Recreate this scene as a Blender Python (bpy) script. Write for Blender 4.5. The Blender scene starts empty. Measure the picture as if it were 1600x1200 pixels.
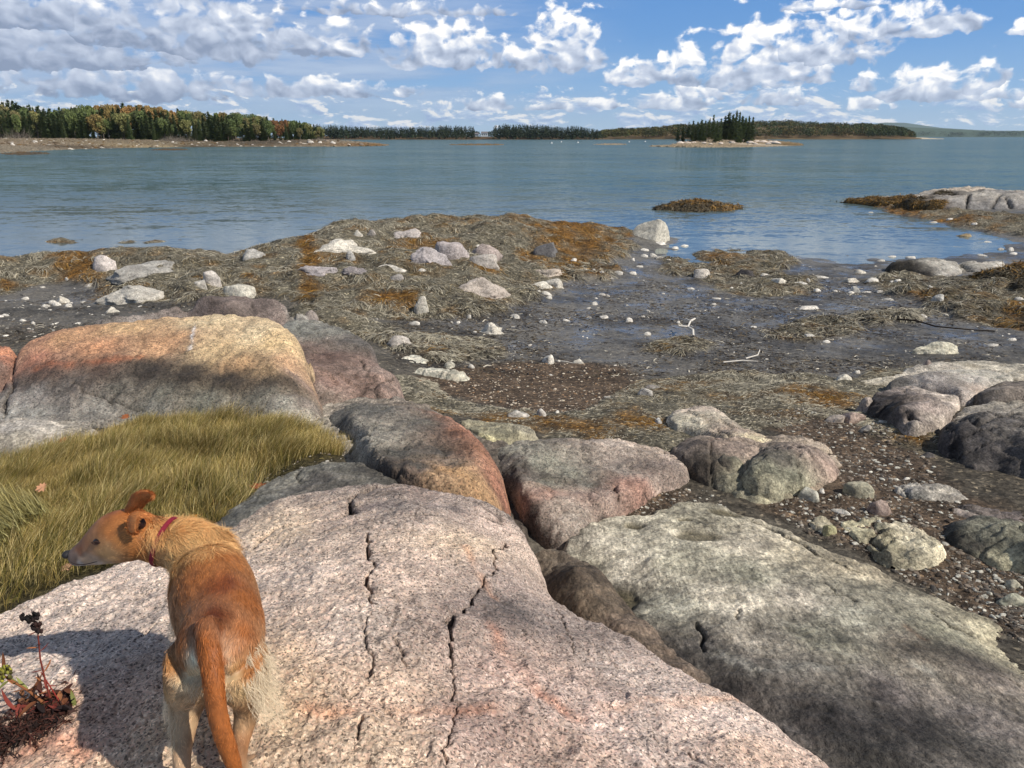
import bpy, math, random
import numpy as np
from mathutils import Vector, Matrix
rnd = random.Random(7)
rng = np.random.default_rng(7)
sc = bpy.context.scene
COL = sc.collection

# ------------------------------------------------------------------ camera
H = 3.5
F = 1164.0
PITCH = math.radians(18.39)
CP, SP = math.cos(PITCH), math.sin(PITCH)
cam_data = bpy.data.cameras.new('camera')
cam_data.sensor_width = 36.0
cam_data.lens = 36.0 * F / 1600.0
cam_data.clip_start = 0.05
cam_data.clip_end = 60000.0
cam = bpy.data.objects.new('camera', cam_data)
COL.objects.link(cam)
cam.location = (0, 0, H)
cam.rotation_euler = (math.radians(90) - PITCH, 0, 0)
sc.camera = cam

# ------------------------------------------------------------------ sun, exposure
SUN_EL, SUN_BACK = math.radians(42), math.radians(25)
sdir = Vector((math.cos(SUN_EL) * math.cos(SUN_BACK), -math.cos(SUN_EL) * math.sin(SUN_BACK), math.sin(SUN_EL)))
sun_d = bpy.data.lights.new('sun', 'SUN')
sun_d.energy = 5.0
sun_d.angle = math.radians(0.5)
sun_d.color = (1.0, 0.955, 0.89)
sun = bpy.data.objects.new('sun', sun_d)
COL.objects.link(sun)
sun.rotation_euler = sdir.to_track_quat('Z', 'Y').to_euler()
sc.view_settings.view_transform = 'Standard'
sc.view_settings.look = 'None'
sc.view_settings.exposure = 0.14
sc.view_settings.gamma = 1.0

# ------------------------------------------------------------------ node helper
class NT:
    def __init__(s, tree):
        s.t = tree; s.n = tree.nodes; s.l = tree.links
    def node(s, kind, **kw):
        nd = s.n.new(kind)
        for k, v in kw.items():
            setattr(nd, k, v)
        return nd
    def put(s, sock, v):
        if v is None: return
        if isinstance(v, bpy.types.NodeSocket): s.l.new(v, sock)
        else: sock.default_value = v
    def m(s, op, a, b=None, c=None, clamp=False):
        nd = s.node('ShaderNodeMath', operation=op); nd.use_clamp = clamp
        s.put(nd.inputs[0], a); s.put(nd.inputs[1], b)
        if c is not None: s.put(nd.inputs[2], c)
        return nd.outputs[0]
    def vec(s, x, y, z=0.0):
        nd = s.node('ShaderNodeCombineXYZ')
        s.put(nd.inputs[0], x); s.put(nd.inputs[1], y); s.put(nd.inputs[2], z)
        return nd.outputs[0]
    def vmul(s, v, k):
        nd = s.node('ShaderNodeVectorMath', operation='MULTIPLY')
        s.put(nd.inputs[0], v); nd.inputs[1].default_value = k
        return nd.outputs[0]
    def vadd(s, v, k):
        nd = s.node('ShaderNodeVectorMath', operation='ADD')
        s.put(nd.inputs[0], v); s.put(nd.inputs[1], k)
        return nd.outputs[0]
    def noise(s, v, scale, detail=4.0, rough=0.5, dist=0.0, col=False):
        nd = s.node('ShaderNodeTexNoise')
        if v is not None: s.put(nd.inputs['Vector'], v)
        nd.inputs['Scale'].default_value = scale; nd.inputs['Detail'].default_value = detail
        nd.inputs['Roughness'].default_value = rough; nd.inputs['Distortion'].default_value = dist
        return nd.outputs['Color' if col else 'Fac']
    def ramp(s, f, pts, interp='LINEAR'):
        nd = s.node('ShaderNodeValToRGB'); r = nd.color_ramp; r.interpolation = interp
        while len(r.elements) < len(pts): r.elements.new(0.5)
        for e, (p, c) in zip(r.elements, pts):
            e.position = p; e.color = (*c, 1) if len(c) == 3 else c
        s.put(nd.inputs[0], f)
        return nd.outputs[0]
    def mr(s, v, a, b, c=0.0, d=1.0, smooth=False):
        nd = s.node('ShaderNodeMapRange'); nd.clamp = True
        if smooth: nd.interpolation_type = 'SMOOTHSTEP'
        s.put(nd.inputs[0], v)
        for i, q in zip((1, 2, 3, 4), (a, b, c, d)): s.put(nd.inputs[i], q)
        return nd.outputs[0]
    def mix(s, f, a, b, mode='MIX'):
        nd = s.node('ShaderNodeMix', data_type='RGBA', blend_type=mode)
        s.put(nd.inputs['Factor'], f)
        for nm, v in ((6, a), (7, b)):
            if isinstance(v, tuple) and len(v) == 3: v = (*v, 1)
            s.put(nd.inputs[nm], v)
        return nd.outputs[2]
    def hsv(s, c, h=0.5, sa=1.0, v=1.0):
        nd = s.node('ShaderNodeHueSaturation')
        s.put(nd.inputs['Hue'], h); s.put(nd.inputs['Saturation'], sa); s.put(nd.inputs['Value'], v); s.put(nd.inputs['Color'], c)
        return nd.outputs[0]

def lin(c):
    c = np.asarray(c, float) / 255.0
    return np.where(c <= 0.04045, c / 12.92, ((c + 0.055) / 1.055) ** 2.4)
def S(r, g, b, k=0.80):                      # colour as seen in sunlight -> albedo
    return tuple(float(x) * k for x in lin((r, g, b)))

# ------------------------------------------------------------------ world
def azel(px, py):
    v, u = (py - 600) / F, (px - 800) / F
    x, y, z = u, CP - v * SP, -SP - v * CP
    return math.atan2(x, y), math.atan2(z, math.hypot(x, y))

def build_world():
    w = bpy.data.worlds.new('World'); sc.world = w; w.use_nodes = True
    w.node_tree.nodes.clear(); T = NT(w.node_tree)
    sky = T.node('ShaderNodeTexSky', sky_type='NISHITA')
    sky.sun_disc = False; sky.sun_elevation = SUN_EL
    sky.sun_rotation = math.radians(90) + SUN_BACK
    sky.air_density = 1.0; sky.dust_density = 0.3; sky.ozone_density = 2.0
    tc = T.node('ShaderNodeTexCoord').outputs['Generated']
    sp = T.node('ShaderNodeSeparateXYZ'); T.l.new(tc, sp.inputs[0])
    az = T.m('ARCTAN2', sp.outputs[0], sp.outputs[1]); el = T.m('ARCSINE', sp.outputs[2])
    D = 180 / math.pi
    az = T.m('MULTIPLY', az, D); el = T.m('MULTIPLY', el, D)
    # degrees; clouds low on the horizon are smaller and flatter
    base = T.vec(az, T.m('MULTIPLY', el, 1.35), 3.1)
    warp = T.noise(base, 0.42, 2.0, 0.5, col=True)
    wv = T.node('ShaderNodeVectorMath', operation='MULTIPLY_ADD')
    T.l.new(warp, wv.inputs[0]); wv.inputs[1].default_value = (1.5, 1.5, 0); wv.inputs[2].default_value = (-.75, -.75, 0)
    P = T.vadd(base, wv.outputs[0])
    n1 = T.noise(P, 0.85, 5.0, 0.50); rl1 = T.noise(P, 0.62, 4.0, 0.48); rl2 = T.noise(T.vadd(P, (0.30, 0.42, 0)), 0.62, 3.0, 0.45)
    elw = T.m('ADD', el, T.m('MULTIPLY', T.m('SUBTRACT', T.noise(base, 0.8, 3.0, .5), .5), 1.0))
    dens = None; hgt = None
    for (px, py, wpx, hpx, st) in CLOUDS:
        a0, e0 = azel(px, py); a0 *= D; e0 *= D
        k = D / F * 1.02
        wd, hd = wpx * k, hpx * k
        dx = T.m('MULTIPLY', T.m('SUBTRACT', az, a0), 1 / wd)
        dy = T.m('SUBTRACT', elw, e0)
        up = T.m('MULTIPLY', dy, 1 / hd)
        dn = T.m('MULTIPLY', dy, -1 / (0.17 * hd))
        yy = T.m('MAXIMUM', up, dn)
        r2 = T.m('MULTIPLY_ADD', dx, dx, T.m('MULTIPLY', yy, yy))
        d = T.m('SUBTRACT', st, r2)
        if dens is None: dens, hgt = d, up
        else:
            g = T.m('GREATER_THAN', d, dens)
            dens = T.m('MAXIMUM', dens, d)
            hm = T.node('ShaderNodeMix', data_type='FLOAT'); T.l.new(g, hm.inputs[0]); T.l.new(hgt, hm.inputs[2]); T.l.new(up, hm.inputs[3])
            hgt = hm.outputs[0]
    dens = T.m('MAXIMUM', dens, -1.3)
    lowv = T.vec(T.m('MULTIPLY', az, 0.80), T.m('MULTIPLY', el, 2.2), 9.0)
    ln = T.noise(lowv, 0.50, 7.0, 0.62, .4)
    ln2 = T.noise(T.vadd(lowv, (0.22, 0.5, 0)), 0.50, 5.0, 0.6, .4)
    lowband = T.m('MULTIPLY', T.mr(el, 0.0, 0.7), T.mr(el, 2.6, 4.6, 1.0, 0.0))
    lowd = T.m('MULTIPLY_ADD', ln, 9.0, -4.2)
    lowd = T.m('ADD', lowd, T.m('MULTIPLY', T.m('SUBTRACT', 1.0, lowband), -3.0))
    highv = T.vec(T.m('MULTIPLY', az, 0.10), T.m('MULTIPLY', el, 0.16), 2.0)
    hn = T.noise(highv, 1.0, 6.0, 0.6)
    hd_ = T.m('MULTIPLY_ADD', hn, 6.0, T.mr(el, 9.0, 14.0, -6.5, -3.9))
    g1 = T.m('ADD', dens, T.m('MULTIPLY_ADD', n1, 4.4, -2.0))
    f1 = T.mr(g1, 0.0, 0.75, smooth=True)
    f2 = T.mr(lowd, 0.0, 0.8, 0.0, 0.95, smooth=True)
    f3 = T.mr(hd_, 0.0, 1.2, 0.0, 0.85, smooth=True)
    rel = T.m('ADD', T.m('SUBTRACT', rl1, rl2), T.m('MULTIPLY', T.m('SUBTRACT', n1, .5), .35))
    left = T.mr(az, -34.0, 4.0, -0.20, 0.14)
    lit = T.mr(T.m('ADD', T.m('ADD', T.m('MULTIPLY', hgt, .70), T.m('MULTIPLY', T.m('MULTIPLY', rel, T.mr(az, -30.0, -4.0, 1.2, 1.9)), 1.0)), left), -0.22, 0.66)
    lit2 = T.mr(T.m('ADD', T.m('MULTIPLY', T.m('SUBTRACT', ln, ln2), 5.0), 0.50), 0.0, 1.0)
    shade = T.ramp(lit, [(0.0, S(138, 152, 178, 1)), (0.30, S(172, 184, 206, 1)), (0.62, S(204, 213, 230, 1)), (1.0, S(255, 253, 250, 1.08))])
    shade2 = T.ramp(lit2, [(0.0, S(150, 174, 212, 1)), (0.6, S(190, 207, 230, 1)), (1.0, S(246, 244, 242, 1))])
    # thin grey veil, upper left
    sv = T.vec(T.m('MULTIPLY', az, 0.10), T.m('MULTIPLY', el, 0.75), 5.0)
    sn = T.noise(sv, 1.0, 6.0, 0.62)
    veil = T.m('MULTIPLY', T.mr(sn, 0.30, 0.56, smooth=True), T.m('MULTIPLY', T.mr(az, -10.0, 9.0, 1.0, 0.0), T.mr(el, 0.3, 3.0)))
    veil = T.m('MULTIPLY', veil, 0.62)
    mp = T.node('ShaderNodeHueSaturation'); mp.inputs['Saturation'].default_value = .85; mp.inputs['Value'].default_value = SKY_K
    T.l.new(sky.outputs[0], mp.inputs['Color'])
    # what the low sky looks like (deep blue, paler to the horizon)
    grad = T.ramp(T.mr(el, 0.0, 12.0), [(0.0, S(178, 206, 232, 1)), (0.22, S(138, 183, 230, 1)), (0.55, S(98, 156, 221, 1)), (1.0, S(78, 140, 214, 1))])
    fw = T.mr(el, 10.0, 40.0, 0.8, 0.0)
    skyc = T.mix(fw, mp.outputs[0], grad)
    c = T.mix(veil, skyc, T.ramp(sn, [(0.3, S(142, 160, 195, 1)), (0.66, S(196, 206, 222, 1))]))
    c = T.mix(f3, c, S(200, 208, 222, 1))
    c = T.mix(f2, c, shade2)
    c = T.mix(f1, c, shade)
    bg = T.node('ShaderNodeBackground'); T.l.new(c, bg.inputs[0]); bg.inputs[1].default_value = 1.0
    out = T.node('ShaderNodeOutputWorld'); T.l.new(bg.outputs[0], out.inputs[0])
SKY_K = 0.058
CLOUDS = [(60, 98, 150, 60, .9), (40, 40, 110, 46, .8), (175, 66, 78, 62, .9), (250, 100, 60, 26, .7), (345, 82, 90, 95, .9), (505, 78, 85, 42, .8), (215, 150, 150, 40, .9), (480, 150, 130, 28, .8),
          (700, 98, 85, 60, .9), (820, 104, 45, 34, .8), (885, 100, 60, 70, .9), (640, 22, 180, 18, .7), (1010, 128, 58, 34, .9), (1078, 124, 26, 60, .9),
          (1170, 130, 62, 84, 1.0), (1240, 122, 60, 44, .8), (1275, 92, 80, 66, .9), (1350, 62, 40, 40, .8), (1445, 48, 60, 38, .9), (1290, 14, 75, 14, .8), (1452, 150, 62, 40, .9), (1528, 138, 28, 38, .9),
          (1040, 168, 56, 26, .8), (1080, 164, 30, 40, .7), (765, 168, 42, 22, .8), (1350, 140, 22, 22, .8), (1610, 50, 26, 16, .9), (1560, 152, 26, 18, .7),
          (1210, 162, 60, 22, .8), (640, 152, 36, 14, .8), (945, 166, 40, 16, .7), (1110, 150, 60, 18, .6), (1590, 168, 40, 14, .7), (860, 170, 40, 14, .7), (1345, 168, 60, 14, .6)]
build_world()
# ------------------------------------------------------------------ numeric helpers
_M1, _M2, _M3 = np.uint32(374761393), np.uint32(668265263), np.uint32(2654435761)
def _fin(h):
    h = (h ^ (h >> np.uint32(13))) * np.uint32(1103515245)
    h = (h ^ (h >> np.uint32(16))) * np.uint32(2246822519)
    return ((h ^ (h >> np.uint32(15))) & np.uint32(0xFFFFFF)).astype(np.float32) * np.float32(1 / 0xFFFFFF)
def vnoise(p, seed=0):
    fl = np.floor(p); i = fl.astype(np.int64).astype(np.uint32); f = (p - fl).astype(np.float32)
    f = f * f * f * (f * (f * 6 - 15) + 10)
    n = p.shape[1]; sd = np.uint32((seed * 1274126177) & 0xFFFFFFFF)
    hx = [i[:, 0] * _M1 + sd, (i[:, 0] + np.uint32(1)) * _M1 + sd]
    hy = [i[:, 1] * _M2, (i[:, 1] + np.uint32(1)) * _M2]
    wx = [1 - f[:, 0], f[:, 0]]; wy = [1 - f[:, 1], f[:, 1]]
    r = 0
    if n == 2:
        for a in (0, 1):
            for b in (0, 1): r = r + wx[a] * wy[b] * _fin(hx[a] + hy[b])
    else:
        hz = [i[:, 2] * _M3, (i[:, 2] + np.uint32(1)) * _M3]; wz = [1 - f[:, 2], f[:, 2]]
        for a in (0, 1):
            for b in (0, 1):
                for c in (0, 1): r = r + wx[a] * wy[b] * wz[c] * _fin(hx[a] + hy[b] + hz[c])
    return r * 2 - 1
def fbm(p, scale, octv=4, gain=0.5, seed=0):
    p = np.asarray(p, float)
    a, t, s = 1.0, 0.0, scale
    for o in range(octv):
        t = t + a * vnoise(p * s + 17.3 * o, seed + o); a *= gain; s *= 2.03
    return t
def ridged(p, scale, octv=3, seed=0):
    a, t, s = 1.0, 0.0, scale
    for o in range(octv):
        t = t + a * (1 - np.abs(vnoise(p * s + 9.7 * o, seed + o)) * 2); a *= .5; s *= 2.1
    return t

def atz(px, py, z):
    v, u = (py - 600) / F, (px - 800) / F
    zc = (H - z) / (SP + v * CP)
    return (u * zc, zc * (CP - v * SP), z)
def atY(px, py, Y):
    v, u = (py - 600) / F, (px - 800) / F
    zc = Y / (CP - v * SP)
    return (u * zc, Y, H - zc * (SP + v * CP))
def proj(x, y, z):
    zc = y * CP + (H - z) * SP
    return 800 + F * x / zc, 600 + F * ((H - z) * CP - y * SP) / zc
def toq(X, Y):
    return np.c_[np.arctan2(X, Y), np.log(np.hypot(X, Y))]
def toxy(q):
    R = np.exp(q[:, 1]); return R * np.sin(q[:, 0]), R * np.cos(q[:, 0])

class TPS:
    def __init__(s, q, v, reg=1e-4):
        s.q = q; n = len(q); v = np.asarray(v, float)
        d = np.linalg.norm(q[:, None] - q[None], axis=2)
        K = s.U(d) + reg * np.eye(n)
        Pm = np.c_[np.ones(n), q]
        A = np.zeros((n + 3, n + 3)); A[:n, :n] = K; A[:n, n:] = Pm; A[n:, :n] = Pm.T
        b = np.zeros(n + 3); b[:n] = v
        s.w = np.linalg.lstsq(A, b, rcond=None)[0]; s.lo = v.min(); s.hi = v.max()
    @staticmethod
    def U(d):
        return np.where(d > 1e-9, d * d * np.log(np.maximum(d, 1e-9)), 0)
    def __call__(s, q):
        out = np.empty(len(q)); n = len(s.q)
        for a in range(0, len(q), 20000):
            Q = q[a:a + 20000]
            d = np.linalg.norm(Q[:, None] - s.q[None], axis=2)
            out[a:a + 20000] = s.U(d) @ s.w[:n] + s.w[n] + Q @ s.w[n + 1:]
        return np.clip(out, s.lo - .15, s.hi + .12)

def seg_dist(q, pts, closed=False):
    pts = np.asarray(pts, float); n = len(pts); best = np.full(len(q), 1e9); tt = np.zeros(len(q))
    m = n if closed else n - 1
    for i in range(m):
        a, b = pts[i], pts[(i + 1) % n]; ab = b - a
        t = np.clip(((q - a) @ ab) / max(ab @ ab, 1e-12), 0, 1)
        d = np.linalg.norm(q - a - t[:, None] * ab, axis=1)
        k = d < best; best[k] = d[k]; tt[k] = (i + t[k]) / max(m, 1)
    return best, tt
def inside(q, pts):
    pts = np.asarray(pts, float); c = np.zeros(len(q), bool); n = len(pts)
    x, y = q[:, 0], q[:, 1]
    for i in range(n):
        x1, y1 = pts[i]; x2, y2 = pts[(i + 1) % n]
        if y1 == y2: continue
        k = ((y1 > y) != (y2 > y)) & (x < (x2 - x1) * (y - y1) / (y2 - y1) + x1)
        c ^= k
    return c
def sdist(q, pts):
    d, _ = seg_dist(q, pts, True)
    return np.where(inside(q, pts), d, -d)
def smooth_poly(pts, it=1):
    pts = np.asarray(pts, float)
    for _ in range(it):
        nx = np.roll(pts, -1, 0)
        pts = np.stack([.75 * pts + .25 * nx, .25 * pts + .75 * nx], 1).reshape(-1, pts.shape[1])
    return pts

def mesh_np(name, verts, faces, col=None, smooth=True, extra=None):
    """faces: int array (n,3) or (n,4)"""
    me = bpy.data.meshes.new(name)
    verts = np.ascontiguousarray(verts, np.float32); faces = np.ascontiguousarray(faces, np.int32)
    me.vertices.add(len(verts)); me.vertices.foreach_set('co', verts.ravel())
    k = faces.shape[1]
    me.loops.add(faces.size); me.loops.foreach_set('vertex_index', faces.ravel())
    me.polygons.add(len(faces)); me.polygons.foreach_set('loop_start', np.arange(0, faces.size, k, dtype=np.int32))
    me.polygons.foreach_set('use_smooth', np.full(len(faces), smooth))
    if col is not None:
        a = me.color_attributes.new('Col', 'FLOAT_COLOR', 'POINT')
        c = np.ones((len(verts), 4), np.float32); c[:, :3] = col
        a.data.foreach_set('color', c.ravel())
    if extra:
        for nm, arr in extra.items():
            a = me.attributes.new(nm, 'FLOAT', 'POINT'); a.data.foreach_set('value', np.ascontiguousarray(arr, np.float32))
    me.update(calc_edges=True); me.validate()
    return me
def link(name, me, mat=None, parent=None, loc=None):
    o = bpy.data.objects.new(name, me); COL.objects.link(o)
    if mat is not None and me is not None and not me.materials: me.materials.append(mat)
    if parent: o.parent = parent
    if loc is not None: o.location = loc
    return o
def tag(o, label=None, cat=None, group=None, kind=None):
    if label: o['label'] = label
    if cat: o['category'] = cat
    if group: o['group'] = group
    if kind: o['kind'] = kind
    return o

# ------------------------------------------------------------------ materials
def newmat(name):
    m = bpy.data.materials.new(name); m.use_nodes = True; m.node_tree.nodes.clear()
    T = NT(m.node_tree); b = T.node('ShaderNodeBsdfPrincipled'); o = T.node('ShaderNodeOutputMaterial')
    T.l.new(b.outputs[0], o.inputs[0])
    return m, T, b
def attr(T, n='Col'):
    a = T.node('ShaderNodeAttribute'); a.attribute_name = n
    return a.outputs['Color'] if n == 'Col' else a.outputs['Fac']
def bump(T, h, strength, dist, prev=None):
    n = T.node('ShaderNodeBump'); n.inputs['Strength'].default_value = strength; n.inputs['Distance'].default_value = dist
    T.put(n.inputs['Height'], h)
    if prev is not None: T.l.new(prev, n.inputs['Normal'])
    return n.outputs[0]

def granite(name, grain, contrast=1.0, pinky=1.0, rough=0.85, b1=0.004, b2=0.02, streak=0.0, spec=0.3, objcol=False, mott=.22):
    m, T, b = newmat(name)
    pos = T.node('ShaderNodeNewGeometry').outputs['Position']
    wv = T.noise(pos, grain * .6, 2.0, col=True)
    wn = T.node('ShaderNodeVectorMath', operation='MULTIPLY_ADD'); T.l.new(wv, wn.inputs[0])
    wn.inputs[1].default_value = (1.2 / grain,) * 3; T.l.new(pos, wn.inputs[2])
    vo = T.node('ShaderNodeTexVoronoi'); vo.inputs['Scale'].default_value = grain; T.l.new(wn.outputs[0], vo.inputs['Vector'])
    sep = T.node('ShaderNodeSeparateColor'); T.l.new(vo.outputs['Color'], sep.inputs[0])
    c = contrast
    def k(r, g, bb): return tuple(1 + (x - 1) * c for x in (r, g, bb))
    p = pinky
    sp = T.ramp(sep.outputs[0], [(0.0, k(.16, .15, .15)), (0.085, k(.34, .31, .30)), (0.15, k(.66, .64, .64)), (0.34, k(.95, .93, .93)),
                                 (0.5, k(1.08 + .12 * p, 1.0 - .10 * p, 1.0 - .16 * p)), (0.66, k(1.12 + .10 * p, 1.06, 1.02 - .12 * p)), (0.84, k(1.34, 1.32, 1.3)), (0.97, k(1.75, 1.74, 1.72))], 'CONSTANT')
    n2 = T.noise(pos, grain * .28, 4.0, 0.65)
    sp2 = T.mix(1.0, sp, T.ramp(n2, [(0.3, (.72,) * 3), (0.7, (1.26,) * 3)]), 'MULTIPLY')
    n3 = T.noise(pos, 9.0, 6.0, 0.66)
    sp3 = T.mix(1.0, sp2, T.ramp(n3, [(0.34, (1 - mott,) * 3), (0.5, (1.0,) * 3), (0.66, (1 + mott,) * 3)]), 'MULTIPLY')
    col = T.mix(1.0, attr(T), sp3, 'MULTIPLY')
    if objcol:
        oi = T.node('ShaderNodeObjectInfo'); col = T.mix(1.0, col, oi.outputs['Color'], 'MULTIPLY')
    if streak:
        stv = T.vmul(pos, (60.0, 14.0, 60.0)); sn = T.noise(stv, 1.0, 4.0, .6)
        col = T.mix(1.0, col, T.ramp(sn, [(0.38, (1 - streak,) * 3), (0.62, (1 + streak,) * 3)]), 'MULTIPLY')
    T.l.new(col, b.inputs['Base Color'])
    b.inputs['Roughness'].default_value = rough; b.inputs['Specular IOR Level'].default_value = spec
    h1 = T.noise(pos, grain * .75, 3.0, 0.7); h2 = T.noise(pos, 26.0, 6.0, 0.68)
    nb = bump(T, h2, 0.8, b2); nb = bump(T, h1, 0.7, b1, nb)
    T.l.new(nb, b.inputs['Normal'])
    return m

M = {}
M['pink'] = granite('pink_granite', 165.0, .84, .30, b1=.006, b2=.018)
M['orange'] = granite('weathered_granite', 105.0, .66, .3, mott=.30, b1=.010, b2=.03)
M['grey'] = granite('grey_granite', 90.0, .46, .05, mott=.40, b1=.010, b2=.034, streak=.26)
M['far'] = granite('shore_granite', 34.0, .5, .3, b1=.02, b2=.06)

def simple(name, rough=.8, spec=.3, var=0.25, vscale=3.0, trans=0.0, attrcol=True, colour=None, objcol=False):
    m, T, b = newmat(name)
    c = attr(T) if attrcol else None
    if objcol:
        oi = T.node('ShaderNodeObjectInfo'); c = oi.outputs['Color'] if c is None else T.mix(1.0, c, oi.outputs['Color'], 'MULTIPLY')
    if c is None:
        rg = T.node('ShaderNodeRGB'); rg.outputs[0].default_value = (*colour, 1); c = rg.outputs[0]
    if var:
        n = T.noise(T.node('ShaderNodeNewGeometry').outputs['Position'], vscale, 4.0, .6)
        c = T.mix(1.0, c, T.ramp(n, [(.3, (1 - var,) * 3), (.7, (1 + var,) * 3)]), 'MULTIPLY')
    T.l.new(c, b.inputs['Base Color']); b.inputs['Roughness'].default_value = rough; b.inputs['Specular IOR Level'].default_value = spec
    if trans:
        tr = T.node('ShaderNodeBsdfTranslucent'); T.l.new(c, tr.inputs[0]); mx = T.node('ShaderNodeMixShader'); mx.inputs[0].default_value = trans
        T.l.new(b.outputs[0], mx.inputs[1]); T.l.new(tr.outputs[0], mx.inputs[2])
        out = [n for n in T.n if n.type == 'OUTPUT_MATERIAL'][0]; T.l.new(mx.outputs[0], out.inputs[0])
    return m
M['weed'] = simple('rockweed', .62, .35, .2, 8.0)
M['blade'] = simple('grass_blade', .7, .2, .2, 5.0, trans=.25)
M['leafage'] = simple('foliage', .75, .2, .15, .4, trans=.12, objcol=True)
M['bark'] = simple('bark', .9, .1, .2, 3.0)
M['stone'] = granite('beach_stone', 60.0, .45, .2, b1=.006, b2=.03, objcol=True)
M['fur'] = simple('dog_fur', .55, .35, .10, 60.0, trans=.10)
# ------------------------------------------------------------------ ground
GC = []           # world control points of the ground sheet
def gz(px, py, z): GC.append(atz(px, py, z))
def gy(px, py, Y): GC.append(atY(px, py, Y))
for a in [(-300, 330, -.6), (0, 335, -.6), (400, 335, -.6), (700, 318, -.7), (1000, 320, -.6), (1200, 320, -.5), (1400, 300, -.9), (1900, 270, -.9), (900, 335, -.4),
          (230, 388, -.1), (60, 376, -.1), (1050, 383, .0), (1100, 393, -.02), (1150, 399, 0), (1250, 404, 0), (1370, 407, 0), (1500, 401, 0), (1590, 396, .0), (1700, 385, .1),
          (1150, 360, -.25), (1300, 370, -.2), (1420, 360, -.15), (1500, 378, -.1), (1350, 323, -.1), (1400, 333, 0), (1450, 343, 0.0), (1500, 356, 0), (1560, 369, 0), (1640, 378, .05),
          (1450, 330, .1), (1550, 345, .18), (1650, 355, .2), (1300, 312, 0), (1600, 320, .3),
          (1000, 395, .06), (1100, 415, .05), (1250, 430, .05), (1400, 430, .09), (1550, 420, .1), (1700, 430, .2), (1000, 450, .12), (1200, 470, .12), (1400, 470, .14), (1600, 470, .2),
          (900, 480, .2), (1000, 510, .22), (1200, 520, .24), (1400, 520, .26), (1600, 540, .34), (1750, 540, .4), (800, 520, .34), (650, 540, .5), (900, 560, .40), (1050, 570, .40), (1250, 575, .42), (1400, 565, .42),
          (850, 610, .55), (700, 605, .62), (960, 600, .52), (600, 620, .75), (1000, 640, .72), (1200, 640, .74), (850, 655, .78), (1350, 640, .74), (1100, 680, .85), (1250, 700, .86), (1400, 700, .88),
          (1350, 760, .96), (1500, 790, 1.0), (1250, 790, .98), (1450, 850, 1.02), (1580, 930, 1.06), (1700, 900, 1.1), (1700, 700, 1.0), (1100, 760, .92), (1000, 780, .95), (850, 720, .9),
          (1000, 900, .95), (1200, 1000, .95), (1400, 1150, .95), (900, 850, .9),
          (600, 500, .48), (500, 510, .55), (700, 500, .4), (100, 450, .35), (0, 470, .45), (200, 470, .42), (50, 500, .52), (120, 520, .6), (-200, 480, .5), (-200, 560, .8),
          (300, 560, 1.0), (500, 600, .95), (100, 600, 1.15), (-200, 700, 1.4),
          (200, 690, 1.35), (350, 680, 1.31), (80, 715, 1.35), (100, 665, 1.27), (300, 652, 1.24), (450, 668, 1.22), (0, 690, 1.33), (200, 656, 1.26), (450, 700, 1.36), (540, 695, 1.33), (300, 760, 1.46), (150, 800, 1.50), (30, 860, 1.58), (100, 890, 1.62), (-150, 900, 1.62), (0, 760, 1.46), (400, 745, 1.42), (-200, 800, 1.5),
          (300, 1000, 1.5), (800, 1100, 1.4), (0, 1200, 1.5)]: gz(*a)
for a in [(440, 374, 19.5), (500, 360, 21.5), (560, 352, 23), (700, 349, 25), (800, 342, 26), (900, 349, 27), (975, 362, 26.5),
          (100, 400, 18.2), (200, 396, 18.6), (300, 394, 18.4), (400, 402, 18), (30, 402, 18.2),
          (700, 400, 18.5), (550, 400, 17.8), (620, 380, 20.5), (840, 380, 21.5), (380, 425, 16), (600, 440, 15.2), (720, 440, 15.6), (500, 430, 15.5), (850, 425, 18.6), (620, 475, 13.9), (780, 470, 14.8), (520, 465, 13.9),
          (950, 380, 24.5), (-200, 395, 18)]: gy(*a)
for (px, py, Y) in [(440, 374, 19.5), (500, 360, 21.5), (560, 352, 23), (700, 349, 25), (800, 342, 26), (900, 349, 27), (100, 400, 18.2), (200, 396, 18.6), (300, 394, 18.4), (400, 402, 18)]:
    x, y, z = atY(px, py, Y); GC.append((x * (Y + 2.4) / Y, Y + 2.4, -.15)); GC.append((x * (Y + 5) / Y, Y + 5, -.7))
for th in (-1.2, -.8, .8, 1.2):
    for R, z in ((.4, 1.5), (1.5, 1.5), (3, 1.4), (6, 1.1), (12, .6), (20, .15), (30, -.6)): GC.append((R * math.sin(th), R * math.cos(th), z))
GC += [(0, .3, 1.5), (0, 60, -2.0), (-30, 60, -2.0), (30, 60, -2), (0, 45, -1.5), (-20, 40, -1.5)]
GC = np.array(GC)
G_TPS = TPS(toq(GC[:, 0], GC[:, 1]), GC[:, 2], 1e-3)

def pxq(pts, z=None):
    """pixel polygon -> q-space, on the ground"""
    out = []
    for p in pts:
        zz = .5
        for _ in range(14):
            x, y, _z = atz(p[0], p[1], min(zz, 3.0))
            if y < 0 or y > 80: y = 60; break
            zz = .5 * zz + .5 * float(G_TPS(toq(np.array([x]), np.array([y])))[0])
        out.append((math.atan2(x, y), math.log(math.hypot(x, y))))
    return np.array(out)

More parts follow.
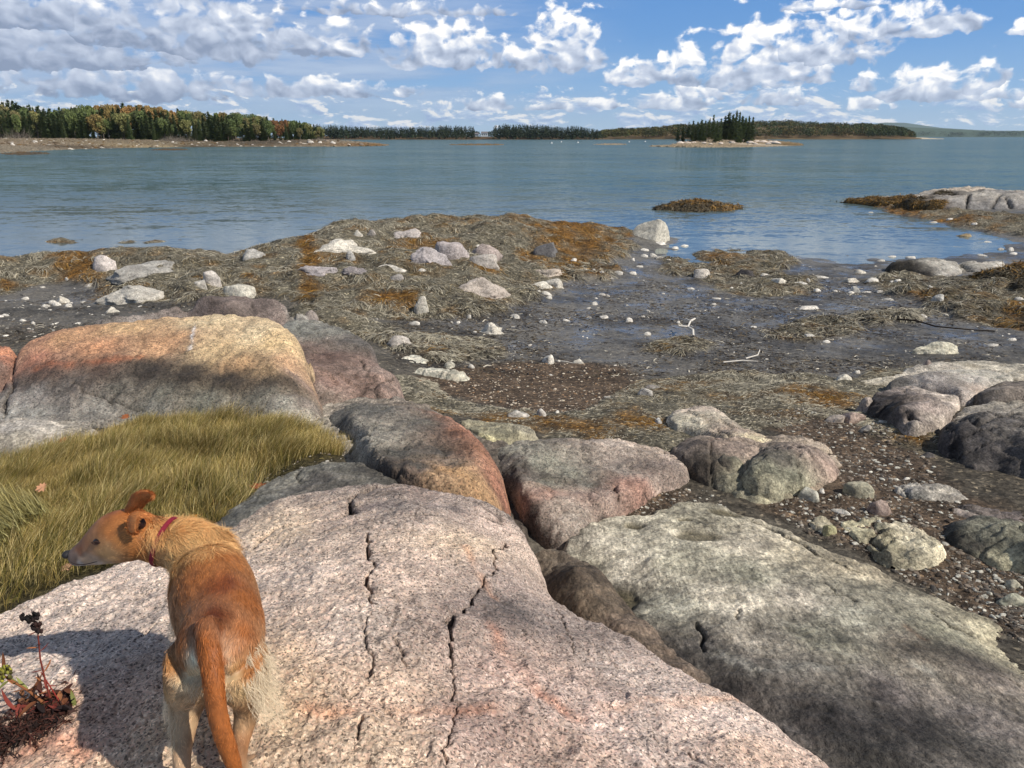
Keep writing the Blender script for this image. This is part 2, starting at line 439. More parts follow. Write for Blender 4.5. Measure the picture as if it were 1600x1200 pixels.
WEED = [[(-100, 378), (120, 388), (300, 384), (450, 366), (560, 340), (800, 330), (1000, 346), (985, 375), (1000, 390), (960, 408), (900, 425), (870, 452), (810, 484), (700, 494), (560, 500), (500, 486), (440, 462), (350, 470), (300, 474), (150, 470), (160, 445), (90, 438), (0, 462), (-100, 460)],
        [(1035, 412), (1080, 398), (1130, 390), (1210, 396), (1240, 412), (1200, 430), (1120, 436), (1030, 428)],
        [(590, 600), (640, 588), (700, 622), (780, 638), (850, 648), (940, 640), (1000, 598), (1060, 588), (1200, 588), (1330, 594), (1430, 572), (1460, 590), (1400, 625), (1340, 650), (1280, 660), (1200, 672), (1150, 690), (1080, 700), (1040, 712), (960, 700), (830, 684), (760, 660), (640, 640)],
        [(575, 524), (650, 518), (780, 538), (790, 556), (720, 572), (660, 560), (610, 545)],
        [(1280, 308), (1400, 326), (1640, 338), (1640, 376), (1540, 364), (1440, 342), (1380, 332)],
        [(1185, 512), (1280, 494), (1345, 504), (1330, 526), (1230, 536)], [(1328, 490), (1440, 484), (1445, 500), (1350, 506)],
        [(1365, 428), (1480, 436), (1660, 440), (1660, 530), (1580, 512), (1500, 500), (1440, 474), (1360, 452)],
        [(870, 410), (960, 412), (970, 432), (880, 440)], [(1370, 640), (1480, 700), (1470, 720), (1390, 690), (1340, 665)],
        [(1100, 425), (1250, 430), (1300, 450), (1200, 465), (1100, 450)],
        [(420, 484), (560, 488), (650, 520), (560, 530), (500, 510)], [(980, 540), (1120, 530), (1140, 548), (1000, 556)]]
GRAVEL = [[(640, 592), (700, 575), (800, 565), (960, 570), (1010, 590), (960, 640), (860, 650), (760, 630), (680, 615)],
          [(1150, 640), (1300, 620), (1380, 670), (1450, 700), (1480, 760), (1600, 790), (1700, 960), (1560, 1000), (1440, 900), (1280, 830), (1180, 790), (1290, 770), (1320, 730), (1260, 690), (1150, 665)],
          [(900, 830), (1060, 760), (1080, 780), (940, 840)]]
WQ = [smooth_poly(pxq(p)) for p in WEED]; GQ = [smooth_poly(pxq(p)) for p in GRAVEL]
GRASS_POLY = smooth_poly(pxq([(-160, 770), (0, 742), (70, 706), (150, 682), (240, 664), (300, 660), (400, 668), (460, 680), (550, 690), (552, 718), (480, 732), (420, 752), (350, 806), (300, 838), (250, 862), (130, 900), (0, 965), (-160, 1000)]))
# ochre rockweed: px,py, radius px x, y
OCHRE = [(40, 390, 60, 10), (130, 412, 40, 16), (95, 395, 20, 8), (10, 440, 20, 10), (225, 425, 26, 8), (390, 432, 10, 5), (480, 385, 16, 12), (660, 388, 60, 10), (560, 350, 60, 5),
         (800, 345, 70, 12), (900, 355, 90, 14), (940, 385, 30, 12), (600, 470, 40, 22), (640, 470, 16, 20), (820, 400, 26, 14), (760, 425, 22, 8), (1130, 405, 40, 10), 
         (860, 670, 160, 22), (1000, 665, 90, 18), (1280, 622, 80, 16), (1430, 690, 40, 16), (1590, 495, 30, 22), (1440, 470, 22, 8), (1350, 316, 60, 8), (1420, 322, 40, 8), (1500, 345, 60, 6), (1150, 690, 40, 8)]
OQ = []
for (px, py, rx, ry) in OCHRE:
    a = pxq([(px, py), (px + rx, py), (px, py - ry)]); OQ.append((a[0], abs(a[1][0] - a[0][0]) + 1e-3, abs(a[2][1] - a[0][1]) + 1e-3))
def masks(q, X, Y):
    R = np.exp(q[:, 1]); P = np.c_[X, Y]
    n = fbm(P, 1.6, 4, seed=3) * .16 + fbm(P, 7, 2, seed=5) * .06
    w = np.full(len(q), -9.); g = np.full(len(q), -9.)
    for arr, polys in ((w, WQ), (g, GQ)):
        for p in polys:
            lo, hi = p.min(0) - .08, p.max(0) + .08
            k = np.nonzero((q[:, 0] > lo[0]) & (q[:, 0] < hi[0]) & (q[:, 1] > lo[1]) & (q[:, 1] < hi[1]))[0]
            if len(k): arr[k] = np.maximum(arr[k], sdist(q[k], p) * R[k])
    k = np.clip(R / 12, .3, 1.4)
    w = np.clip((w + n * k) / (.16 * k) + .5, 0, 1); g = np.clip((g + n * k) / (.3 * k) + .5, 0, 1)
    oc = np.zeros(len(q))
    for c, a, b in OQ: oc = np.maximum(oc, 1.25 - np.sqrt(((q[:, 0] - c[0]) / a) ** 2 + ((q[:, 1] - c[1]) / b) ** 2))
    oc = np.clip(oc + fbm(P, 2.5, 3, seed=8) * .55, 0, 1) * (oc > -.2)
    gr = np.zeros(len(q)); k2 = np.nonzero((q[:, 0] < GRASS_POLY[:, 0].max() + .1) & (R < 7))[0]
    if len(k2): gr[k2] = np.clip(sdist(q[k2], GRASS_POLY) * R[k2] / .15 + .6, 0, 1)
    return w, g, oc, gr
def ground_h(q, X, Y, w=None):
    z = G_TPS(q); P = np.c_[X, Y]; R = np.exp(q[:, 1])
    if w is None: w = masks(q, X, Y)[0]
    lump = ridged(P, .55, 3, seed=20) * .10 + fbm(P, 1.7, 3, seed=22) * .09
    k = np.clip((R - 5) / 8, 0.25, 1)
    z = z + w * (lump * k * np.where(R > 12.5, .8, .6) + .03 * k) + fbm(P, .9, 4, seed=11) * .022 + fbm(P, 9, 3, seed=12) * .006
    return z
def ground_at(px, py):
    """where a pixel ray meets the real ground"""
    zz = .5
    for _ in range(16):
        x, y, _z = atz(px, py, zz)
        if y > 70: break
        zz = .5 * zz + .5 * float(ground_h(toq(np.array([x]), np.array([y])), np.array([x]), np.array([y]))[0])
    return x, y, zz

def grid_mesh(t0, t1, r0, r1, step):
    nt, nr = int((t1 - t0) / step) + 2, int((r1 - r0) / step) + 2
    a, b = np.meshgrid(np.linspace(t0, t1, nt), np.linspace(r0, r1, nr))
    q = np.c_[a.ravel(), b.ravel()]
    i = np.arange(nt * nr).reshape(nr, nt)
    f = np.stack([i[:-1, :-1], i[:-1, 1:], i[1:, 1:], i[1:, :-1]], -1).reshape(-1, 4)
    return q, f

def build_ground():
    q, f = grid_mesh(-1.35, 1.35, math.log(.5), math.log(62), .0042)
    X, Y = toxy(q); w, g, oc, gr = masks(q, X, Y)
    z = ground_h(q, X, Y, w); P = np.c_[X, Y]
    n1 = fbm(P, 1.1, 5, .6, seed=31); n2 = fbm(P, 6, 4, .6, seed=32)
    mud = np.array(S(112, 107, 98)); mud2 = np.array(S(76, 72, 66)); dry = np.array(S(104, 94, 78)); brown = np.array(S(100, 84, 68)); weed = np.array(S(136, 128, 108)); ochre = np.array(S(134, 92, 28))
    t = np.clip(.5 + n1 * .7 + n2 * .3, 0, 1)[:, None]
    c = mud * t + mud2 * (1 - t)
    d = np.clip((z - .25) * 1.6 + n1 * .35, 0, 1)[:, None] * .6
    c = c * (1 - d) + dry * d
    c = c * (1 - g[:, None]) + brown * (1 + .35 * n2[:, None]) * g[:, None]
    ww = w[:, None]; wc = weed * (1 + .4 * n2[:, None]) * (1 - oc[:, None]) + ochre * (1 + .4 * n2[:, None]) * oc[:, None]
    c = c * (1 - ww * .85) + wc * ww * .85 * .75
    gg = gr[:, None]; c = c * (1 - gg) + np.array(S(74, 66, 40)) * gg
    wet = np.clip(1 - w - g * .9 - gr - np.clip((z - .22) * 2.4, 0, 1) + .22 * n1, 0, 1)
    me = mesh_np('ground', np.c_[X, Y, z], f, np.clip(c, 0.004, 1), extra={'wet': wet})
    m, T, b = newmat('mud_and_gravel')
    pos = T.node('ShaderNodeNewGeometry').outputs['Position']
    fine = T.noise(pos, 55.0, 5.0, .75); mid = T.noise(pos, 11.0, 6.0, .7); big = T.noise(pos, 1.3, 5.0, .65)
    vo = T.node('ShaderNodeTexVoronoi'); vo.inputs['Scale'].default_value = 38.0; T.l.new(pos, vo.inputs['Vector'])
    vs = T.node('ShaderNodeSeparateColor'); T.l.new(vo.outputs['Color'], vs.inputs[0])
    spk = T.ramp(vs.outputs[0], [(0, (.45,) * 3), (.3, (.85,) * 3), (.7, (1.15,) * 3), (.9, (1.8, 1.75, 1.65)), (.975, (3.4, 3.3, 3.0))], 'CONSTANT')
    wet = attr(T, 'wet')
    pool = T.m('MULTIPLY', wet, T.mr(T.m('ADD', T.m('MULTIPLY', mid, .35), T.m('MULTIPLY', big, .75)), .47, .58, 1.0, 0.0))
    c = T.mix(.8, attr(T), T.ramp(mid, [(.32, (.4,) * 3), (.66, (1.6,) * 3)]), 'MULTIPLY')
    c = T.mix(T.m('MULTIPLY_ADD', wet, -.6, .85), c, spk, 'MULTIPLY')
    T.l.new(c, b.inputs['Base Color'])
    T.put(b.inputs['Roughness'], T.m('MULTIPLY_ADD', pool, -.52, T.m('MULTIPLY_ADD', wet, -.22, .92)))
    T.put(b.inputs['Specular IOR Level'], T.m('MULTIPLY_ADD', wet, .45, .2))
    bn = T.node('ShaderNodeBump'); T.l.new(mid, bn.inputs['Height']); bn.inputs['Distance'].default_value = .05; T.put(bn.inputs['Strength'], T.m('MULTIPLY_ADD', pool, -.75, .9))
    b2 = T.node('ShaderNodeBump'); T.l.new(fine, b2.inputs['Height']); b2.inputs['Distance'].default_value = .012; T.put(b2.inputs['Strength'], T.m('MULTIPLY_ADD', pool, -.8, .9)); T.l.new(bn.outputs[0], b2.inputs['Normal'])
    T.l.new(b2.outputs[0], b.inputs['Normal'])
    o = link('ground', me, m); tag(o, 'dark muddy foreshore with puddles and brown gravel sloping to the water', None, None, 'structure')
    return o
build_ground()

# ------------------------------------------------------------------ water
def build_water():
    ys = np.concatenate([np.linspace(5, 100, 40), np.geomspace(110, 45000, 60)])
    xs = np.linspace(-1.6, 1.6, 30)
    V = np.array([(x * y, y, 0.0) for y in ys for x in xs])
    i = np.arange(len(V)).reshape(len(ys), len(xs))
    f = np.stack([i[:-1, :-1], i[:-1, 1:], i[1:, 1:], i[1:, :-1]], -1).reshape(-1, 4)
    m, T, b = newmat('sea_water')
    pos = T.node('ShaderNodeNewGeometry').outputs['Position']
    sp = T.node('ShaderNodeSeparateXYZ'); T.l.new(pos, sp.inputs[0])
    rough_area = T.mr(sp.outputs[1], 21.0, 48.0, 0.0, 1.0, smooth=True)
    patch = T.noise(T.vmul(pos, (.02, .035, 1)), 1.0, 4.0, .6)
    def slope(k, sx, sy, amp, det, rg, ds=0.0):
        c = T.noise(T.vmul(pos, (sx, sy, 1)), k, det, rg, ds, col=True)
        v = T.node('ShaderNodeVectorMath', operation='MULTIPLY_ADD'); T.l.new(c, v.inputs[0]); v.inputs[1].default_value = (amp, amp * 1.5, 0); v.inputs[2].default_value = (-amp / 2, -amp * .75, 0)
        return v.outputs[0]
    sl = T.vadd(T.vadd(slope(1.0, 3.2, 5.5, .48, 4.0, .6, .4), slope(1.0, .55, 1.3, .42, 3.0, .55, .3)), slope(1.0, .06, .20, .24, 4.0, .6))
    gust = T.mr(T.noise(T.vmul(pos, (.012, .05, 1)), 1.0, 4.0, .6), .35, .68, .55, 1.25)
    sc_ = T.node('ShaderNodeVectorMath', operation='SCALE'); T.l.new(sl, sc_.inputs[0]); T.put(sc_.inputs['Scale'], T.m('MULTIPLY', gust, T.m('MULTIPLY_ADD', rough_area, .88, .12)))
    nz = T.node('ShaderNodeVectorMath', operation='NORMALIZE'); T.l.new(T.vadd(sc_.outputs[0], (0, 0, 1)), nz.inputs[0])
    shallow = T.mr(sp.outputs[1], 22.0, 60.0, 0.0, 1.0)
    c = T.mix(shallow, (.085, .100, .097), (.060, .100, .098))
    c = T.mix(1.0, c, T.ramp(patch, [(.35, (.7, .8, .85)), (.65, (1.3, 1.2, 1.15))]), 'MULTIPLY')
    T.n.remove(b); df = T.node('ShaderNodeBsdfDiffuse'); T.l.new(c, df.inputs[0]); gl = T.node('ShaderNodeBsdfGlossy'); gl.inputs['Roughness'].default_value = .10; gl.inputs[0].default_value = (.93, .98, .97, 1)
    fr = T.node('ShaderNodeFresnel'); fr.inputs[0].default_value = 1.333
    for nd in (gl, fr): T.l.new(nz.outputs[0], nd.inputs['Normal'])
    cap = T.m('MINIMUM', fr.outputs[0], T.m('MULTIPLY_ADD', rough_area, -.22, .50))      # facets shadow one another at grazing angles
    ms = T.node('ShaderNodeMixShader'); T.l.new(cap, ms.inputs[0]); T.l.new(df.outputs[0], ms.inputs[1]); T.l.new(gl.outputs[0], ms.inputs[2])
    T.l.new(ms.outputs[0], [n for n in T.n if n.type == 'OUTPUT_MATERIAL'][0].inputs[0])
    o = link('water', mesh_np('water', V, f, smooth=True), m); tag(o, 'teal rippled sea in the bay', None, None, 'structure')
    # sea bed far out, so the world is not open below
    V = np.array([(-60000, 55, -3.), (60000, 55, -3.), (60000, 46000, -3.), (-60000, 46000, -3.)])
build_water()
# ------------------------------------------------------------------ rock ledges traced as real height surfaces
def ctrl(p):
    """(px,py,val): val>=10 or tagged 'Y' -> distance, else height"""
    return atY(p[0], p[1], p[2][1]) if isinstance(p[2], tuple) else atz(*p[:3])
def Y(v): return ('Y', v)
def ledge(name, label, cat, outline, inner, cols, mat, cracks=(), marks=(), r=.12, slope=2.2, deep=.5, step=.003, amp=1.0, edge=.03, seed=0, group=None, kind=None, pits=(), sm=1, joint=1.0, fl=None):
    out = np.array([ctrl(p) for p in outline]); inn = np.array([ctrl(p) for p in inner]) if inner else np.zeros((0, 3))
    A = np.r_[out, inn]; q0 = toq(A[:, 0], A[:, 1])
    # control values on the outline are heights of the edge itself, before rounding
    tps = TPS(q0, A[:, 2], 2e-4)
    poly = q0[:len(out)]
    for _ in range(sm): poly = smooth_poly(poly)
    Rm = np.exp(poly[:, 1]); ext = deep / slope
    e = ext / Rm.min()
    q, f = grid_mesh(poly[:, 0].min() - e, poly[:, 0].max() + e, poly[:, 1].min() - e, poly[:, 1].max() + e, step)
    R = np.exp(q[:, 1])
    sd = sdist(q, poly) * R
    keep = sd > -ext * 1.02
    idx = np.full(len(q), -1); idx[keep] = np.arange(keep.sum())
    f = idx[f]; f = f[(f >= 0).all(1)]
    q = q[keep]; sd = sd[keep]; R = R[keep]; X, Yy = toxy(q); P = np.c_[X, Yy]
    z = tps(q)
    if fl is None: fl = 0.0 if mat in ('pink', 'far') or len(inn) < 3 else (1.0 if name in ('rock_ledge', 'rock_slab') and name + label[:5] != 'rock_slabbroad' else .45)
    if fl > 0:                  # mesa like: steeper flanks, top cut by a tilted plane through the inner points
        zo = TPS(q0[:len(out)], out[:, 2], 2e-3)(q)
        zs = zo + (z - zo) * (1 + .8 * fl)
        G_ = np.c_[inn[:, :2], np.ones(len(inn))]; cf = np.linalg.lstsq(G_.T @ G_ + np.diag([.02, .02, 0]), G_.T @ inn[:, 2], rcond=None)[0]
        xx, yy = toxy(q); pl = cf[0] * xx + cf[1] * yy + cf[2] + .012 + fbm(np.c_[xx, yy], 1.6, 3, seed=seed + 50) * .03
        kk = .03; mn = np.minimum(zs, pl) - kk * np.log1p(np.exp(-np.abs(zs - pl) / kk))
        z = z * (1 - fl) + mn * fl
    k = np.clip(R / 4, .5, 3)
    sd = sd + (fbm(P, 2.2 / k.mean(), 4, .55, seed + 1)) * edge * k
    r = r * (.8 if mat == 'pink' else .42)
    s = np.clip(sd, 0, r)
    prof = r * (1 - np.sqrt(np.clip(1 - (1 - s / r) ** 2, 0, 1)))
    z = z - prof + np.minimum(sd, 0) * slope
    z = z + amp * (fbm(P, 1.1, 3, seed=seed + 4) * .030 + fbm(P, 4.5, 4, seed=seed + 5) * .013 + (ridged(P, 7, 3, seed=seed + 21) - .6) * .006 + fbm(P, 22, 4, .65, seed=seed + 9) * .0045)
    # natural joints: thin wandering creases and small scarps
    big = np.clip(R.mean() / 5, .45, 2.5)
    j1 = np.abs(fbm(P * [1, .55], .75 / big, 3, .5, seed + 31)); j2 = np.abs(fbm(P * [.5, 1] + 40, .8 / big, 3, .5, seed + 33))
    jw = .010; gate = np.clip(fbm(P, .9 / big, 2, seed=seed + 35) * 1.4 + .45, 0, 1)
    js = (np.exp(-(j1 / jw) ** 2) + .7 * np.exp(-(j2 / jw) ** 2)) * gate * joint
    tr = fbm(P + 9, 1.3 / big, 4, .55, seed + 37) * 2.6; fr = tr - np.floor(tr); terr = np.floor(tr) + np.clip((fr - .5) / .10 + .5, 0, 1)
    z = z - js * (.016 if mat == 'pink' else .028) * np.clip(big, .6, 1.6) + (terr - tr) * (.011 if mat == 'pink' else .022) * amp * joint * np.clip(big, .6, 1.6)
    def qof(px, py):
        zz = float(A[:, 2].mean())
        for _ in range(12):
            x, y, _z = atz(px, py, zz); zz = .5 * zz + .5 * float(tps(toq(np.array([x]), np.array([y])))[0])
        return (math.atan2(x, y), math.log(math.hypot(x, y)))
    # point colours, mostly stains but some painted shade, interpolated with a wandering border
    cq = np.array([qof(c[0], c[1]) for c in cols]); cv = np.array([c[2] for c in cols]); lum = cv.mean(1, keepdims=True); cv = (lum + (cv - lum) * (.62 if mat == 'pink' else SAT.get(seed, .76))) * (np.array([1.19, 1.11, 1.0]) if mat == 'pink' else np.array([1.15, 1.08, .99]) if mat == 'grey' else np.array([1.12, 1.10, 1.02]))
    wq = q + np.c_[fbm(P, 1.6, 4, .6, seed + 6), fbm(P, 1.6, 4, .6, seed + 7)] * .020 / np.clip(R / 3, .7, 9)[:, None]
    d = np.linalg.norm(wq[:, None] - cq[None], axis=2) + 4e-3
    w = d ** -3.2; w /= w.sum(1, keepdims=True); col = w @ cv
    col = col * ((1 + (.16 if mat == 'pink' else .48 if seed == 40 else .14 if seed == 90 else .30) * fbm(P, 3.0, 5, .65, seed + 12)) * (1 - .6 * np.clip(js, 0, 1)))[:, None]
    for c in cracks:            # (points, width m, depth m [, dark])
        pts = np.array([qof(*p) for p in c[0]])
        jit = np.c_[fbm(P, 9, 3, .6, seed + 2), fbm(P, 9, 3, .6, seed + 3)] * .022 / R[:, None]
        dd, t = seg_dist(q + jit, pts); dd = dd * R
        wd = c[1] * (.42 if mat == 'pink' else .8) * (.45 + 1.2 * np.clip(fbm(P, 5, 2, seed=seed + 8) + .5, 0, 1)) * np.clip(np.minimum(t, 1 - t) * 9 + .25, 0, 1)
        wd = np.maximum(wd, .0015 * R * np.clip(np.minimum(t, 1 - t) * 30, .2, 1))
        gsh = np.exp(-(dd / np.maximum(wd, 1e-4)) ** 4)
        z = z - c[2] * gsh
        wide = np.exp(-(dd / (wd * 2.5 + .004)) ** 2)
        z = z - c[2] * .12 * wide
        dk = (c[3] if len(c) > 3 else .75) * (.7 if mat == 'pink' else 1) * gsh
        col = col * (1 - dk[:, None]) + np.array([.02, .018, .016]) * dk[:, None]
    for mk in marks:            # (points, width m, colour, strength)
        pts = np.array([qof(*p) for p in mk[0]])
        dd, t = seg_dist(q + np.c_[fbm(P, 5, 3, .6, seed + 2), fbm(P, 5, 3, .6, seed + 3)] * .02 / R[:, None], pts); dd = dd * R
        g = np.exp(-(dd / mk[1]) ** 2) * mk[3] * np.clip(.75 + fbm(P, 8, 3, seed=seed + 14) * .6, 0, 1)
        col = col * (1 - g[:, None]) + np.array(mk[2]) * g[:, None]
    for pt in pits:             # flat little basins: (px, py, rx m, ry m, depth)
        c = qof(pt[0], pt[1]); cx, cy = toxy(np.array([c]))
        rr = np.sqrt(((X - cx) / pt[2]) ** 2 + ((Yy - cy) / pt[3]) ** 2) + fbm(P, 6, 3, seed=seed + 15) * .3
        g = 1 / (1 + np.exp((rr - 1) * 9)); z = z - pt[4] * g
        col = col * (1 - g[:, None] * .85) + np.array(S(92, 84, 62)) * g[:, None] * .85
    o = link(name, mesh_np(name, np.c_[X, Yy, z], f, np.clip(col, .006, .95)), M[mat] if isinstance(mat, str) else mat)
    tag(o, label, cat, group, kind)
    o_t = (tps, poly, A[:, 2].mean())
    LEDGES[name + str(len(LEDGES))] = o_t
    return o
LEDGES = {}
SAT = {100: .5, 110: .6, 120: .62, 80: .72, 90: .66, 165: .5, 140: .7}

PK = S(206, 184, 168); PK2 = S(196, 168, 150); PKW = S(216, 198, 184); GRY = S(150, 140, 134); TAN = S(200, 172, 134); DK = S(84, 76, 72)
# ---- the pink granite the dog stands on
A_out = [(-260, 1010, 1.74), (-120, 985, 1.73), (0, 958, 1.72), (60, 925, 1.71), (112, 903, 1.70), (170, 880, 1.69), (240, 852, 1.68), (300, 840, 1.66), (340, 832, 1.65), (400, 788, 1.62), (470, 768, 1.61), (560, 757, 1.60), (650, 751, 1.60), (700, 762, 1.60), (760, 775, 1.58), (800, 795, 1.55),
         (838, 835, 1.50), (852, 880, 1.47), (868, 925, 1.45), (925, 965, 1.45), (1000, 1000, 1.47), (1070, 1040, 1.48), (1150, 1085, 1.48), (1210, 1115, 1.50), (1262, 1150, 1.52), (1300, 1180, 1.54), (1340, 1215, 1.56), (1500, 1400, 1.6), (1400, 1900, 1.7), (700, 2600, 1.8), (0, 2300, 1.8), (-600, 1700, 1.8), (-600, 1200, 1.8)]
A_in = [(100, 1000, 1.84), (250, 940, 1.84), (200, 1150, 1.95), (400, 1100, 1.98), (400, 950, 1.90), (450, 860, 1.82), (430, 800, 1.70), (560, 800, 1.74), (660, 790, 1.73), (560, 900, 1.88), (660, 900, 1.87), (740, 830, 1.72), (600, 1050, 1.97), (500, 1190, 2.0), (300, 1200, 1.99), (690, 1000, 1.93), (680, 1180, 1.99),
        (790, 860, 1.69), (780, 920, 1.73), (830, 940, 1.66), (760, 960, 1.80), (800, 1040, 1.84), (900, 1060, 1.78), (780, 1180, 1.94), (950, 1180, 1.88), (1050, 1110, 1.74), (1150, 1190, 1.76), (880, 980, 1.62), (-100, 1100, 1.86), (0, 1180, 1.92), (1200, 1350, 1.85), (600, 1600, 2.05), (60, 960, 1.77), (740, 1040, 1.88)]
A_col = [(50, 980, PKW), (200, 900, PKW), (150, 1000, S(205, 190, 180)), (100, 1150, S(206, 168, 140)), (300, 1150, S(206, 178, 142)), (450, 1120, TAN), (450, 1040, S(210, 180, 146)), (380, 940, PK), (470, 900, PKW), (450, 820, S(200, 180, 154)), (540, 800, S(176, 158, 146)), (620, 785, GRY), (700, 790, S(158, 146, 140)), (640, 900, PK),
         (600, 980, PKW), (620, 1100, S(214, 186, 160)), (560, 1180, S(208, 182, 152)), (760, 810, S(190, 170, 158)), (800, 800, S(150, 140, 134)), (745, 850, S(210, 188, 160)), (830, 860, S(196, 176, 160)), (810, 920, S(178, 160, 152)), (815, 965, S(112, 104, 104)), (790, 975, S(140, 126, 122)), (860, 960, S(150, 138, 134)), (740, 990, S(160, 142, 132)),
         (780, 1040, S(196, 168, 156)), (850, 1030, S(188, 164, 152)), (900, 1100, S(202, 178, 168)), (1000, 1060, S(200, 184, 176)), (1000, 1150, S(206, 186, 176)), (1120, 1120, S(210, 192, 182)), (1180, 1180, S(208, 180, 160)), (760, 1150, S(176, 150, 140)), (880, 1180, S(196, 168, 152)), (660, 770, S(150, 134, 126)), (560, 768, S(150, 138, 130))]
ledge('rock_ledge', 'speckled pink granite ledge the dog stands on, long dark cracks running down it', 'rock', A_out, A_in, A_col, 'pink',
      cracks=[([(572, 832), (571, 862), (576, 890), (575, 925), (577, 950)], .010, .05), ([(572, 960), (573, 985), (581, 1010), (575, 1050), (562, 1065)], .0045, .015, .6),
              ([(783, 838), (775, 865), (762, 896), (748, 930), (728, 948)], .010, .04), ([(748, 930), (728, 948), (713, 965), (706, 990), (704, 1015)], .017, .05), ([(704, 1010), (712, 1045), (708, 1090), (706, 1150), (700, 1200)], .004, .016, .5),
              ([(392, 855), (425, 828), (452, 818), (490, 812), (530, 806), (548, 796), (545, 780)], .024, .05, .85), ([(548, 800), (545, 785), (552, 770)], .035, .06, .85), ([(460, 800), (560, 768), (650, 757), (700, 770)], .02, .05, .8), ([(618, 990), (622, 1020), (636, 1045)], .004, .012, .6),  # short wide entry: scarp groove with its dark shadow painted in
              ([(776, 800), (795, 806)], .012, .05), ([(872, 945), (885, 985), (905, 1020)], .005, .015, .5), ([(553, 1140), (562, 1175)], .006, .02, .7), ([(240, 985), (232, 1000), (222, 1012)], .005, .02),
              ([(90, 1135), (120, 1115), (160, 1095)], .004, .014, .6), ([(40, 1190), (65, 1150), (80, 1130)], .004, .014, .6), ([(1090, 1180), (1105, 1196)], .007, .03), ([(612, 828), (650, 826)], .006, .012, .5)],
      marks=[([(775, 985), (800, 1030), (840, 1075), (890, 1110)], .035, S(190, 128, 96), .55), ([(300, 1130), (400, 1110), (520, 1120), (640, 1120), (760, 1110)], .03, S(206, 140, 100), .45), ([(900, 1110), (1040, 1095), (1180, 1090)], .02, S(210, 160, 120), .45),
             ([(730, 850), (748, 900), (770, 930)], .02, S(206, 150, 110), .45), ([(560, 790), (640, 785), (720, 795)], .05, S(118, 108, 106), .6), ([(20, 1190), (80, 1160), (140, 1180)], .04, S(196, 130, 100), .5), ([(230, 1190), (260, 1150), (340, 1160)], .05, S(200, 160, 110), .4)],
      r=.16, slope=2.6, deep=.75, step=.0021, edge=.02, seed=1)

# ---- big grey slab, lower right
I_out = [(890, 838, 1.02), (950, 806, 1.02), (1010, 792, 1.02), (1060, 780, 1.03), (1120, 782, 1.02), (1160, 800, 1.02), (1200, 815, 1.02), (1260, 842, 1.02), (1320, 868, 1.02), (1375, 885, 1.03), (1400, 912, 1.03), (1470, 935, 1.05), (1540, 958, 1.06), (1588, 985, 1.06), (1575, 1008, 1.06), (1620, 1040, 1.08), (1720, 1100, 1.1),
         (1900, 1300, 1.2), (1700, 1700, 1.3), (1300, 1500, 1.3), (1230, 1280, 1.28), (1150, 1150, 1.25), (1050, 1080, 1.22), (980, 1040, 1.18), (930, 960, 1.12), (885, 900, 1.06)]
I_in = [(1000, 860, 1.13), (1100, 850, 1.14), (1200, 900, 1.18), (1100, 950, 1.24), (1000, 950, 1.18), (1300, 960, 1.20), (1350, 920, 1.10), (1250, 1050, 1.32), (1400, 1050, 1.26), (1500, 1010, 1.16), (1150, 1050, 1.32), (1350, 1150, 1.34), (1500, 1150, 1.28), (1650, 1250, 1.3), (1250, 1150, 1.32), (1080, 1020, 1.26), (1450, 960, 1.12)]
LG = S(204, 198, 178); MG = S(164, 158, 144); DG = S(120, 114, 106); GG = S(150, 150, 132)
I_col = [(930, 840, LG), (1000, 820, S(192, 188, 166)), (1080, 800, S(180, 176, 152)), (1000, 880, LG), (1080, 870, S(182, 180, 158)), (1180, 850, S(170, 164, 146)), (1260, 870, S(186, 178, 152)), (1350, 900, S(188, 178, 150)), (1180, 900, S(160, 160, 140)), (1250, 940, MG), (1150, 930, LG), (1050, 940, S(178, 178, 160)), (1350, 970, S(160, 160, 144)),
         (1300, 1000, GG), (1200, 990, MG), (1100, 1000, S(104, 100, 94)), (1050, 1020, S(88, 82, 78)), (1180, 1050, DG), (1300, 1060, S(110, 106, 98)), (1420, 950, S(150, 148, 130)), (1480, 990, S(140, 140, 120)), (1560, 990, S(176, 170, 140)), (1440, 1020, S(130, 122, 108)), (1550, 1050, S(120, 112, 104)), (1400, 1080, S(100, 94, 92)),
         (1250, 1130, S(72, 68, 66)), (1330, 1130, S(84, 80, 78)), (1150, 1100, S(90, 84, 80)), (1450, 1140, S(66, 62, 60)), (1560, 1130, S(112, 106, 102)), (1590, 1190, S(116, 112, 106)), (1500, 1190, S(92, 88, 82)), (1350, 1190, S(60, 58, 54)), (930, 930, S(96, 86, 72)), (900, 880, S(150, 146, 124)), (980, 1000, S(90, 78, 66))]
